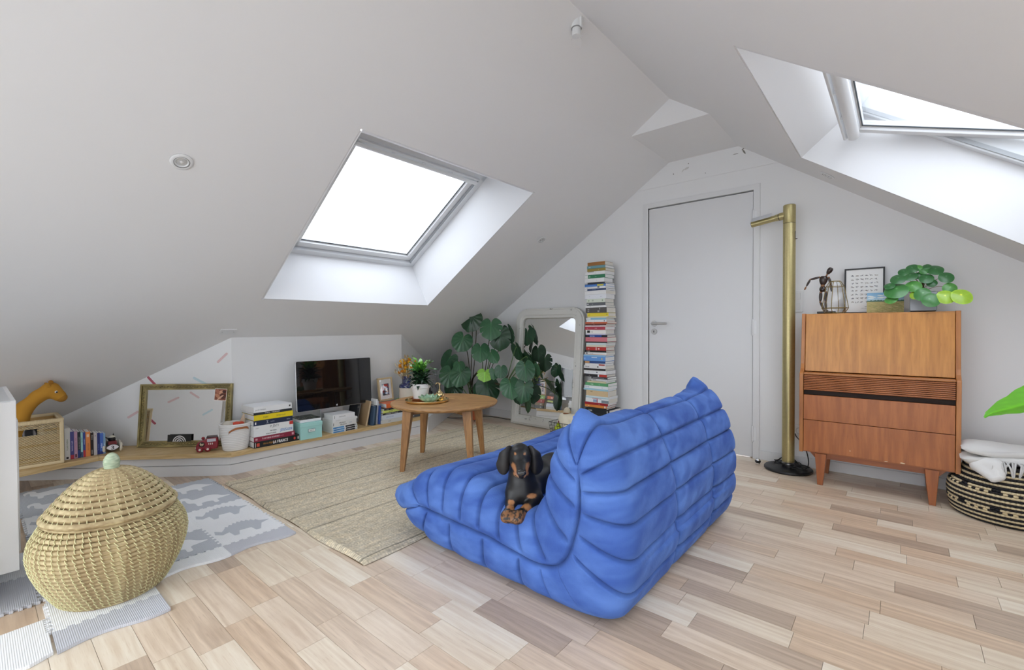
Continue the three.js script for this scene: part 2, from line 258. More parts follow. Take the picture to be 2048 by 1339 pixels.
// ---------------------------------------------------------------- low bench along the left wall
const OAK = M([1, 1, 1], 0.5, { map: wood('#e0c696', '#b8955e', 101, { su: 0.9, sv: 0.22, streak: 26, arch: 0.6, amp: 0.95 }) });
const PT = 0.16;                                                    // height of its top
{
  const t = thing('low_shelf', 'low white bench with pale oak top running along the angled left wall', 'shelf');
  part(t, 'top_board', boxUV(plate([[-3.488, 1.02], [-3.488, 2.716], [-4.088, 3.312], [-4.46, 3.31], [-4.42, 3.235], [-3.755, 2.612], [-3.755, 1.108], [-3.83, 1.02]], PT - 0.03, 0.03, 0.002), 'z'), OAK);
  part(t, 'end_board', boxUV(plate([[-4.09, 3.3135], [-3.985, 3.76], [-3.985, 3.86], [-4.98, 3.86], [-4.48, 3.3135]], PT - 0.03, 0.03, 0.002), 'z', [3, 1]), OAK);
  part(t, 'corner_block', plate([[-3.47, 1.018], [-3.83, 1.018], [-4.4, 0.18], [-4.4, 0.02], [-4.13, 0.02]], 0, PT - 0.012, 0.002), TRIM);
  const riser = (x1, z1, x2, z2, y0, y1) => slab([x1, y0, z1], [x2, y0, z2], [x2, y1, z2], [x1, y1, z1], 0.018);
  part(t, 'lower_riser', [riser(-3.518, 2.713, -3.492, 1.02, 0, 0.0705), riser(-4.70, 3.86, -3.518, 2.713, 0, 0.0705)], TRIM);
  part(t, 'upper_riser', [riser(-3.521, 2.713, -3.495, 1.02, 0.0742, PT - 0.03), riser(-4.70, 3.857, -3.521, 2.713, 0.0742, PT - 0.03)], TRIM);
}
// ---------------------------------------------------------------- wall stickers (small flat capsules)
{
  const n = V(1.365, 0, 1.458).normalize(), u = V(-n.z, 0, n.x);
  const stick = (px, py, pz, len, ang, color, label) => {
    const r = 0.0085, s = new THREE.Shape(); s.absarc(len / 2, 0, r, -Math.PI / 2, Math.PI / 2); s.absarc(-len / 2, 0, r, Math.PI / 2, Math.PI * 1.5);
    const m = solo('wall_sticker', label, 'sticker', ext(s, 0.0012), M(color, 0.7), [px, py, pz]);
    m.quaternion.setFromRotationMatrix(new THREE.Matrix4().makeBasis(u.clone().negate(), V(0, 1, 0), n)); m.rotateZ(ang);
    const w = V(-3.763, 0, 2.615), d = n.dot(V(px, py, pz).sub(w)); m.position.addScaledVector(n, 0.0006 - d);
  };
  stick(-3.811, 0.796, 2.659, 0.085, 0.76, '#e3c6c6', 'pink capsule-shaped sticker highest on the white wall');
  stick(-4.175, 0.625, 3.0, 0.085, -0.85, '#b95f70', 'dark red sticker peeking above the left end of the gilt mirror');
  stick(-3.925, 0.625, 2.77, 0.1, -0.5, '#cfe3e9', 'pale blue sticker peeking above the middle of the gilt mirror');
  const far = (x, y, ang, color, label) => { const s = new THREE.Shape(), r = 0.011; s.absarc(0.05, 0, r, -Math.PI / 2, Math.PI / 2); s.absarc(-0.05, 0, r, Math.PI / 2, Math.PI * 1.5); const m = solo('wall_sticker', label, 'sticker', ext(s, 0.0012), M(color, 0.7), [x, y, ZB - 0.0006]); m.rotation.set(0, Math.PI, ang, 'YXZ'); };
  far(-3.62, 0.60, -0.55, '#e3c8ca', 'pink sticker on the end wall, mirrored in the middle of the gilt mirror'); far(-3.42, 0.66, 0.6, '#e3c8ca', 'pink sticker on the end wall, mirrored right of the gilt mirror middle'); far(-3.80, 0.37, 0.8, '#b95f70', 'dark red sticker on the end wall, mirrored low left in the gilt mirror'); far(-3.27, 0.46, -0.6, '#cfe3e9', 'pale blue sticker on the end wall, mirrored at the gilt mirror right edge');
  stick(-4.278, 0.386, 3.096, 0.075, 0.55, '#e3c8ca', 'pink capsule-shaped sticker left of the gilt mirror frame');
}
// blank plate on the slope and recessed spotlights
{
  const nl = V(KL, -1, 0).normalize(), nr = V(-KR, -1, 0).normalize();
  const onL = (o, x, z) => { o.position.set(x, yL(x), z); o.quaternion.setFromRotationMatrix(new THREE.Matrix4().makeBasis(V(0, 0, 1), nl.clone().cross(V(0, 0, 1)), nl)); };
  const onR = (o, x, z) => { o.position.set(x, yR(x), z); o.quaternion.setFromRotationMatrix(new THREE.Matrix4().makeBasis(V(0, 0, 1), nr.clone().cross(V(0, 0, 1)), nr)); };
  const p = thing('blank_plate', 'small white blanking plate screwed to the left slope above the bench corner', 'plate');
  part(p, 'plate', rb(0.105, 0.062, 0.007, 0.003, 0, 0, 0.002), WHITEPL); for (const s of [-1, 1]) part(p, 'screw', place(cyl(0.004, 0.004, 0.003, 0, 0, 0, 12), [s * 0.037, 0, 0.006], [Math.PI / 2, 0, 0]), STEEL);
  onL(p, -3.69, 2.66);
  const spot = (label) => {
    const t = thing('ceiling_spotlight', label, 'spotlight', [0, 0, 0], 0, 'recessed ceiling spotlights');
    part(t, 'rim', place(lathe([[0.031, 0.006], [0.036, 0.007], [0.045, 0.004], [0.0455, 0], [0.03, 0]], 40), [0, 0, 0], [Math.PI / 2, 0, 0]), WHITEPL);
    part(t, 'shadow_ring', place(lathe([[0.0295, 0.0062], [0.0312, 0.0066], [0.0315, 0.004], [0.0295, 0.004]], 40), [0, 0, 0], [Math.PI / 2, 0, 0]), M([0.25, 0.25, 0.25], 0.6));
    part(t, 'gimbal', place(lathe([[0.0222, 0.002], [0.026, 0.007], [0.0295, 0.004], [0.0295, 0.0]], 40), [0, 0, 0.0], [Math.PI / 2, 0, 0]), WHITEPL);
    part(t, 'lens', place(lathe([[0, 0.003], [0.012, 0.0035], [0.022, 0.002], [0.022, 0]], 32), [0, 0, 0], [Math.PI / 2, 0, 0]), M([0.66, 0.66, 0.66], 0.25, { metalness: 0.3 }));
    part(t, 'bulb', place(lathe([[0, 0.006], [0.006, 0.005], [0.009, 0.002]], 20), [0, 0, 0], [Math.PI / 2, 0, 0]), GLOSSW);
    return t;
  };
  onL(spot('recessed round spotlight on the left slope near the radiator'), -2.489, 3.228);
  onL(spot('recessed round spotlight on the left slope between roof window and door wall'), -2.452, 0.549);
  onR(spot('recessed spotlight on the right slope just below the open roof window'), -0.368, 0.258);
  const b = thing('ceiling_bulb', 'bare clear bulb in a white socket under the ceiling ridge', 'bulb', [-1.27, 2.553, 1.84]);
  part(b, 'socket', [cyl(0.026, 0.026, 0.05, 0, -0.0, 0, 28), rb(0.014, 0.055, 0.02, 0.003, 0.028, 0.0, 0.0), cyl(0.022, 0.0235, 0.04, 0, -0.045, 0, 28)], WHITEPL);
  part(b, 'ring', cyl(0.0265, 0.0265, 0.004, 0, -0.0255, 0, 28), M([0.3, 0.3, 0.3], 0.5));
  part(b, 'glass_bulb', lathe([[0.0, -0.135], [0.012, -0.133], [0.024, -0.122], [0.03, -0.105], [0.027, -0.085], [0.017, -0.068], [0.0155, -0.06]], 32), GLASS);
}
// ---------------------------------------------------------------- radiator at the left edge
{
  const t = thing('radiator', 'white panel radiator with slotted top grille at left edge', 'radiator', [0, 0, 0]);
  const x1 = -2.535, x0 = -3.2, zf = 3.752, zb = 3.862, y0 = 0.105, y1 = 0.742;
  part(t, 'front_panel', [rb(x1 - x0, y1 - y0 - 0.02, 0.012, 0.004, (x0 + x1) / 2, (y0 + y1) / 2, zf + 0.006), ...Array.from({ length: 16 }, (_, i) => rb(0.018, 0.5, 0.008, 0.0035, x0 + 0.04 + i * 0.04, 0.42, zf - 0.001))], WHITEPL);
  part(t, 'back_panel', rb(x1 - x0, y1 - y0 - 0.02, 0.012, 0.004, (x0 + x1) / 2, (y0 + y1) / 2, zb - 0.006), WHITEPL);
  part(t, 'end_cover', [rb(0.006, y1 - y0, 0.055, 0.002, x1 + 0.003, (y0 + y1) / 2, zf + 0.0275), rb(0.012, y1 - y0 - 0.1, 0.05, 0.004, x1 - 0.004, (y0 + y1) / 2, zb - 0.03), rb(0.006, y1 - y0, 0.11, 0.002, x0 - 0.003, (y0 + y1) / 2, (zf + zb) / 2)], WHITEPL);
  part(t, 'top_grille', [rb(x1 - x0, 0.006, 0.014, 0.002, (x0 + x1) / 2, y1, zf + 0.007), rb(x1 - x0, 0.006, 0.014, 0.002, (x0 + x1) / 2, y1, zb - 0.007), ...Array.from({ length: 34 }, (_, i) => bx(0.007, 0.005, 0.085, x0 + 0.01 + i * 0.0197, y1, (zf + zb) / 2))], WHITEPL);
  const plug = (y) => place(lathe([[0, 0.03], [0.014, 0.03], [0.018, 0.026], [0.0185, 0.012], [0.022, 0.01], [0.022, 0]], 28), [x1 + 0.004, y, zf + 0.075], [0, 0, -Math.PI / 2]);
  part(t, 'valve_cap', plug(0.665), WHITEPL); part(t, 'valve_cap', plug(0.155), WHITEPL);
  part(t, 'fins', Array.from({ length: 16 }, (_, i) => bx(0.002, 0.56, 0.06, x0 + 0.04 + i * 0.04, 0.42, (zf + zb) / 2)), WHITEPL);
  for (const x of [x0 + 0.12, x1 - 0.12]) part(t, 'bracket', bx(0.03, 0.5, 0.038, x, 0.42, zb + 0.019), STEEL);
}
// ---------------------------------------------------------------- books
const PAGE = M([0.78, 0.75, 0.68], 0.9, {}), PAGEW = M([0.86, 0.86, 0.85], 0.9);
// atlas of spines: rows of [base, draw]
function spineAtlas(rows, w, h) {
  return canvasTex(w, h * rows.length, (c) => rows.forEach((r, i) => {
    c.save(); c.translate(0, i * h); c.beginPath(); c.rect(0, 0, w, h); c.clip(); c.fillStyle = r.base; c.fillRect(0, 0, w, h);
    c.textBaseline = 'middle'; r.draw?.(c, w, h); c.restore(); c.fillStyle = r.base; c.fillRect(0, i * h, 3, h);
  }));
}
const T = (s, x, size, color = '#fff', font = 'bold', fam = 'sans-serif', y = 0.5, al = 'left') => (c, w, h) => { c.fillStyle = color; c.font = `${font} ${size * h}px ${fam}`; c.textAlign = al; c.fillText(s, x * w, y * h); };
const B = (x, w0, color, y = 0, hh = 1) => (c, w, h) => { c.fillStyle = color; c.fillRect(x * w, y * h, w0 * w, hh * h); };
const D = (...f) => (c, w, h) => f.forEach((g) => g(c, w, h));
// a lying book: spine along local x facing +z, thickness up, depth towards -z, base at y=0
function bookParts(o, L, th, dep, mat, row, rows, hard = false, page = PAGE, top) {
  const v1 = 1 - row / rows, v0 = 1 - (row + 1) / rows, b = 0.0022, m = hard ? 0.004 : 0.0005;
  const plain = (g) => { const u = g.attributes.uv; for (let i = 0; i < u.count; i++) u.setXY(i, 0.001, (v0 + v1) / 2); return g; };
  const sp = clean(rb(L, th, 0.003, 0.0012, 0, th / 2, -0.0015)); const p = sp.attributes.position, u = sp.attributes.uv;
  for (let i = 0; i < p.count; i++) if (p.getZ(i) > -0.0014) u.setXY(i, lerp(0.006, 1, p.getX(i) / L + 0.5), lerp(v0, v1, p.getY(i) / th)); else u.setXY(i, 0.001, (v0 + v1) / 2);
  part(o, 'cover', [sp, plain(rb(L, b, dep, 0.0008, 0, b / 2, -dep / 2)), plain(rb(L, b, dep, 0.0008, 0, th - b / 2, -dep / 2))], mat);
  part(o, 'pages', rb(L - 2 * m, th - 2 * b, dep - 0.004 - m, 0.001, 0, th / 2, -(dep - m) / 2 - 0.001), page);
  if (top) part(o, 'cover_picture', bx(L * 0.86, 0.0006, dep * 0.84, 0, th + 0.0003, -dep / 2), top);
}
const OAKBOX = M([1, 1, 1], 0.8, {});
// ---- row of standing children's books (spines to the room)
{
  const rows = [
    ['#b9d7de', 0.225, 0.011, D(T('petites histoires', 0.2, 0.5, '#4a7f90', '')), 'pale blue book at the basket end of the standing row'],
    ['#22262b', 0.22, 0.012, D(B(0.1, 0.1, '#ddd'), T('contes', 0.35, 0.55, '#ddd', '')), 'thin black book second from the basket in the standing row'],
    ['#eeeeea', 0.208, 0.0265, D(B(0.04, 0.06, '#2a2024', 0.3, 0.4), T('le petit théâtre', 0.3, 0.42, '#7d8a6a', '')), 'thick white book in the standing row'],
    ['#5a5aa0', 0.18, 0.0185, D(B(0, 0.16, '#c8414f'), T('bonne nuit', 0.3, 0.55, '#d7d4ee')), 'violet book with red foot in the standing row'],
    ['#dfb2cb', 0.178, 0.0165, D(B(0.05, 0.12, '#5e3340', 0.25, 0.5), T('mes premiers mots', 0.25, 0.48, '#a0668a', '')), 'pink book in the standing row'],
    ['#1f2b33', 0.172, 0.0145, D(B(0, 0.3, '#2a3f86'), T('la nuit des loups', 0.35, 0.5, '#cfd6c9', '')), 'black book with dark blue foot in the standing row'],
    ['#a9dcdc', 0.168, 0.011, D(B(0, 0.22, '#28386f'), T('la mer', 0.6, 0.5, '#28506f')), 'mint green slim book in the standing row'],
    ['#3b4c9a', 0.165, 0.0125, D(B(0, 0.28, '#c9373b'), T('voyages', 0.5, 0.5, '#cdd5f0')), 'blue book with red foot in the standing row'],
    ['#ef9450', 0.165, 0.024, D(B(0.78, 0.12, '#f7d9c0', 0.25, 0.5), T('coco le singe', 0.25, 0.4, '#8a4a1e', '')), 'thick orange book in the standing row'],
    ['#241a1c', 0.155, 0.0155, D(T('le loup', 0.7, 0.5, '#d9d4cf'), B(0.06, 0.2, '#8b8580', 0.3, 0.4)), 'black book right of the orange one in the standing row'],
    ['#cdc6c4', 0.15, 0.018, D(T('b', 0.85, 0.5, '#703040')), 'grey book in the standing row'],
    ['#28347a', 0.148, 0.013, D(T('les étoiles', 0.2, 0.5, '#7f90d0')), 'navy book third from the toy car in the standing row'],
    ['#4d74c9', 0.143, 0.018, D(T('océan', 0.3, 0.6, '#dfe8ff'), B(0, 0.14, '#2a3f86')), 'blue book with pale lettering in the standing row'],
    ['#8fb4d6', 0.138, 0.011, D(T('bleu', 0.4, 0.5, '#fff')), 'light blue slim book next to the toy race car'],
  ].map(([base, h, th, draw, label]) => ({ base, h, th, draw, label }));
  const m = M([1, 1, 1], 0.5, { map: spineAtlas(rows, 256, 32) });
  let z = 3.497; const dir = V(0.055, 0, -0.19).normalize();
  rows.forEach((r, i) => {
    const o = thing('book', r.label, 'book', [0, 0, 0], 0, "children's books standing on the bench");
    bookParts(o, r.h, r.th, Math.min(0.14, r.h * 0.75), m, i, rows.length, false, PAGEW);
    z -= r.th + 0.0004; o.position.set(-4.135 - (3.48 - z) * 0.1, PT + r.h / 2, z);
    // spine along +y (reading upwards), facing +x
    o.quaternion.setFromRotationMatrix(new THREE.Matrix4().makeBasis(V(0, 1, 0), V(0, 0, 1), V(1, 0, 0)));
  });
}
// ---- lying stacks
function stack(list, atlasW, atlasH, base, turn, group, extra = {}) {
  const m = M([1, 1, 1], 0.42, { map: spineAtlas(list, atlasW, atlasH), clearcoat: 0.2, clearcoatRoughness: 0.35 });
  let y = base[1];
  list.slice().reverse().forEach((r, k) => {
    const i = list.length - 1 - k, o = thing('book', r.label, 'book', [0, 0, 0], 0, group), j = r.j ?? 0;
    bookParts(o, r.L, r.th, r.d, m, i, list.length, r.hard, r.page ?? PAGEW, r.top);
    o.position.set(base[0] + (r.dx ?? 0) * Math.cos(turn) + (r.dz ?? 0) * Math.sin(turn), y, base[2] - (r.dx ?? 0) * Math.sin(turn) + (r.dz ?? 0) * Math.cos(turn)); o.rotation.y = turn + j;
    y += r.th + 0.0003;
  });
  return y;
}
const sky0 = M([1, 1, 1], 0.35, { map: canvasTex(128, 128, (c) => { const g = c.createLinearGradient(0, 0, 128, 128); g.addColorStop(0, '#6f9ad2'); g.addColorStop(1, '#cfdff2'); c.fillStyle = g; c.fillRect(0, 0, 128, 128); c.fillStyle = '#f4f6fa'; c.fillRect(0, 96, 128, 32); c.fillStyle = '#44515c'; c.fillRect(88, 30, 30, 40); }) });
const CK = 'cookbooks stacked on the bench';
stack([
  { base: '#f0f1f2', L: 0.272, th: 0.039, d: 0.21, dx: -0.015, dz: 0.0, j: 0.03, top: sky0, draw: D(T('grands classiques', 0.05, 0.35, '#777', ''), B(0.92, 0.04, '#333', 0.3, 0.3)), label: 'white book with blue sky cover on top of the cookbook stack' },
  { base: '#2a3138', L: 0.27, th: 0.018, d: 0.21, dx: -0.014, dz: -0.004, draw: D(T('THÉS · TISANES', 0.28, 0.6, '#e8e8e8')), label: 'thin dark book above the yellow book in the cookbook stack' },
  { base: '#f0d61f', L: 0.275, th: 0.038, d: 0.21, dx: -0.012, dz: 0.002, draw: (c, w, h) => { c.translate(w, h); c.rotate(Math.PI); T('OTTOLENGHI', 0.2, 0.42, '#4a4a3a', '')(c, w, h); T('SIMPLE', 0.64, 0.42, '#4a4a3a', '')(c, w, h); }, label: 'yellow cookbook with upside-down title in the stack' },
  { base: '#25304d', L: 0.275, th: 0.037, d: 0.21, dx: -0.014, draw: D(B(0.04, 0.03, '#fff', 0.3, 0.45), T('X', 0.32, 0.8, '#dfe4ee', '', 'serif'), T('cuisine', 0.42, 0.35, '#b9c2d4', ''), T('édition', 0.84, 0.32, '#cdd3df', '')), label: 'navy blue book below the yellow one in the stack' },
  { base: '#eff0f0', L: 0.278, th: 0.035, d: 0.21, dx: -0.012, draw: D(T('yotam', 0.05, 0.28, '#999', ''), T('PLENTY', 0.4, 0.72, '#3a4147', ''), B(0.9, 0.1, '#c93a30', 0.0, 0.75)), label: 'white book titled PLENTY in the cookbook stack' },
  { base: '#eef0f1', L: 0.278, th: 0.044, d: 0.22, dx: -0.012, draw: D(T('SAMI TAMIMI', 0.4, 0.27, '#3c4448', 'bold', 'sans-serif', 0.3), T('YOTAM OTTOLENGHI', 0.3, 0.27, '#3c4448', 'bold', 'sans-serif', 0.72), T('JERUSALEM', 0.66, 0.62, '#3f7fc4', 'bold', 'sans-serif', 0.48)), label: 'white book titled JERUSALEM in the cookbook stack' },
  { base: '#8f2440', L: 0.29, th: 0.034, d: 0.22, dx: -0.006, draw: D(B(0.04, 0.05, '#d8a0ac', 0.3, 0.4), T('À LA TABLE DE MONET', 0.2, 0.42, '#f0e2e4'), T('recettes', 0.62, 0.3, '#d8a0ac', ''), B(0.92, 0.05, '#d8a0ac', 0.25, 0.5)), label: 'dark red cookbook on top of the large black book' },
  { base: '#15161a', L: 0.335, th: 0.044, d: 0.25, dx: 0.016, hard: true, draw: D(B(0.03, 0.012, '#ddd', 0.15, 0.7), B(0.06, 0.06, '#d9523c', 0.25, 0.55), T('On va déguster', 0.19, 0.38, '#c98a3c', 'italic bold', 'serif', 0.45), T('LA FRANCE', 0.39, 0.66, '#fff'), (c, w, h) => { c.fillStyle = '#d9473a'; c.beginPath(); c.arc(w * 0.86, h * 0.5, h * 0.24, 0, 7); c.fill(); c.fillStyle = '#c9c9c9'; c.beginPath(); c.ellipse(w * 0.94, h * 0.5, h * 0.17, h * 0.3, 0, 0, 7); c.fill(); }), label: 'large black book titled LA FRANCE at the bottom of the stack' },
], 1024, 96, [-3.487, PT, 2.422], Math.PI / 2 + 0.015, CK);
const S2 = 'white books stacked under the monitor';
const three = (n) => D(B(0.02, 0.44, '#5b9fd8', 0.12, 0.76), B(0.52, 0.38, '#17181b', 0.12, 0.76), T(n, 0.06, 0.5, '#16406a'), T('roman', 0.56, 0.4, '#9a9a9a', ''), B(0.93, 0.03, '#17181b', 0.3, 0.4));
stack([
  { base: '#eff0f2', L: 0.198, th: 0.037, d: 0.15, dx: 0.0, dz: -0.004, hard: true, draw: D(B(0.06, 0.03, '#aaa', 0.2, 0.6), T('histoire de l’art', 0.28, 0.34, '#555', '')), label: 'thick white book on top of the stack under the monitor' },
  { base: '#eceded', L: 0.225, th: 0.019, d: 0.16, dx: 0.008, draw: D(T('carnets', 0.12, 0.45, '#aaa', '')), label: 'thin white book second in the stack under the monitor' },
  { base: '#e9e9e7', L: 0.218, th: 0.039, d: 0.155, dx: 0.003, draw: D(B(0.03, 0.03, '#888', 0.2, 0.6), T('MIN JUNG LEE', 0.28, 0.3, '#4c4c4c', 'bold', 'sans-serif', 0.3), T('MIN JUNG LEE', 0.32, 0.3, '#4c4c4c', 'bold', 'sans-serif', 0.7), T('essais', 0.68, 0.36, '#9ab0c4', '')), label: 'white book with dark lettering in the stack under the monitor' },
  { base: '#edeff1', L: 0.222, th: 0.0165, d: 0.155, dx: 0.006, draw: three('1984'), label: 'blue and black paperback, upper of the three under the monitor' },
  { base: '#edeff1', L: 0.222, th: 0.0165, d: 0.155, dx: 0.009, draw: three('demain'), label: 'blue and black paperback, middle of the three under the monitor' },
  { base: '#edeff1', L: 0.222, th: 0.0165, d: 0.155, dx: 0.007, draw: three('ailleurs'), label: 'blue and black paperback, lowest of the three under the monitor' },
], 512, 64, [-3.488, PT, 1.878], Math.PI / 2 + 0.03, S2);
const S3 = 'books lying beside the leaning ones';
const y3 = stack([
  { base: '#e86f35', L: 0.2, th: 0.038, d: 0.14, dx: 0.02, dz: -0.01, draw: D(T('à table', 0.4, 0.5, '#fff')), label: 'orange book on top of the stack left of the coffee table' },
  { base: '#1e1e20', L: 0.24, th: 0.016, d: 0.16, dx: 0.01, draw: D(T('noir', 0.1, 0.5, '#ccc', '')), label: 'thin black book under the orange book' },
  { base: '#d8e27a', L: 0.25, th: 0.022, d: 0.17, dx: 0.0, draw: D(T('THAÏ', 0.25, 0.6, '#5a6a2a')), label: 'yellow-green book left of the coffee table' },
  { base: '#1b1c1f', L: 0.26, th: 0.017, d: 0.18, dx: 0.004, draw: D(T('INDIAN KITCHEN', 0.12, 0.5, '#e8e8e8')), label: 'black book with white lettering under the yellow-green book' },
  { base: '#dbe3ee', L: 0.27, th: 0.042, d: 0.19, dx: 0.006, draw: D(T('ARCHITECTURE', 0.15, 0.34, '#7a93c0', '')), label: 'pale blue thick book in the stack left of the coffee table' },
  { base: '#d6d6d2', L: 0.275, th: 0.033, d: 0.2, dx: 0.0, draw: D(T('PARIS', 0.25, 0.36, '#777', '')), label: 'grey book at the bottom of the stack left of the coffee table' },
], 512, 64, [-3.492, PT, 1.385], Math.PI / 2 + 0.02, S3);
const y4 = stack([
  { base: '#8fbf4f', L: 0.2, th: 0.046, d: 0.19, draw: D(T('jardin', 0.2, 0.5, '#eef')), label: 'green book below the blue and cream vase' },
  { base: '#b23a2a', L: 0.2, th: 0.05, d: 0.19, draw: D(T('atlas', 0.3, 0.5, '#f3d9c9')), label: 'red book under the green book below the vase' },
  { base: '#8d7a5a', L: 0.2, th: 0.036, d: 0.19, draw: D(T('forêts', 0.3, 0.5, '#eee')), label: 'brown book under the red book below the vase' },
  { base: '#55585a', L: 0.2, th: 0.036, d: 0.19, draw: D(T('villes', 0.3, 0.5, '#eee')), label: 'dark grey book at the bottom of the stack below the vase' },
], 256, 32, [-3.52, PT, 1.135], Math.PI / 2, 'books stacked below the vase');
// ---- books leaning between the stacks (spines to the room, tops tipped to the right)
{
  const rows = [
    { base: '#23282f', h: 0.19, th: 0.02, d: 0.13, z: 1.70, x: -3.62, a: 0.2, label: 'black book leaning leftmost beside the tan book', draw: D(B(0.8, 0.1, '#666')) },
    { base: '#b09572', h: 0.215, th: 0.018, d: 0.15, z: 1.652, x: -3.525, a: 0.2, yaw: -0.12, label: 'tan book leaning with mottled cover below the monitor corner', draw: D(B(0, 1, '#d9c6a4', 0.3, 0.4)) },
    { base: '#41566f', h: 0.17, th: 0.022, d: 0.13, z: 1.603, x: -3.497, a: 0.11, label: 'blue-grey book leaning right of the tan book', draw: D(B(0.1, 0.8, '#5b7592', 0.35, 0.2)) },
    { base: '#20303f', h: 0.172, th: 0.014, d: 0.13, z: 1.584, x: -3.5, a: 0.11, label: 'dark navy book leaning between blue-grey and white books', draw: D(B(0.1, 0.8, '#33506a', 0.4, 0.2)) },
    { base: '#e9ebec', h: 0.222, th: 0.016, d: 0.15, z: 1.567, x: -3.52, a: 0.09, label: 'tall white book leaning beside the lying stack', draw: D(B(0.08, 0.04, '#555', 0.3, 0.4)) },
    { base: '#d3d6da', h: 0.205, th: 0.013, d: 0.15, z: 1.551, x: -3.52, a: 0.075, label: 'pale grey book leaning next to the tall white one', draw: D(T('guide', 0.3, 0.5, '#4a62a0')) },
    { base: '#2f4f9a', h: 0.165, th: 0.014, d: 0.14, z: 1.5365, x: -3.5, a: 0.065, label: 'bright blue book leaning against the lying stack', draw: D(B(0.2, 0.5, '#4f74c6', 0.3, 0.4)) },
  ];
  const m = M([1, 1, 1], 0.5, { map: spineAtlas(rows, 256, 32) });
  rows.forEach((r, i) => {
    const o = thing('book', r.label, 'book', [r.x, PT + 0.0 + r.h / 2 * Math.cos(r.a) + r.th / 2 * Math.sin(r.a), r.z - r.h / 2 * Math.sin(r.a)], 0, 'books leaning on the bench');
    bookParts(o, r.h, r.th, r.d, m, i, rows.length, false, PAGE);
    for (const c of o.children) c.geometry.translate(0, -r.th / 2, 0);
    o.quaternion.setFromRotationMatrix(new THREE.Matrix4().makeBasis(V(0, 1, 0), V(0, 0, 1), V(1, 0, 0)));
    o.rotateOnWorldAxis(V(1, 0, 0), -r.a); if (r.yaw) o.rotateOnWorldAxis(V(0, 1, 0), r.yaw);
  });
}
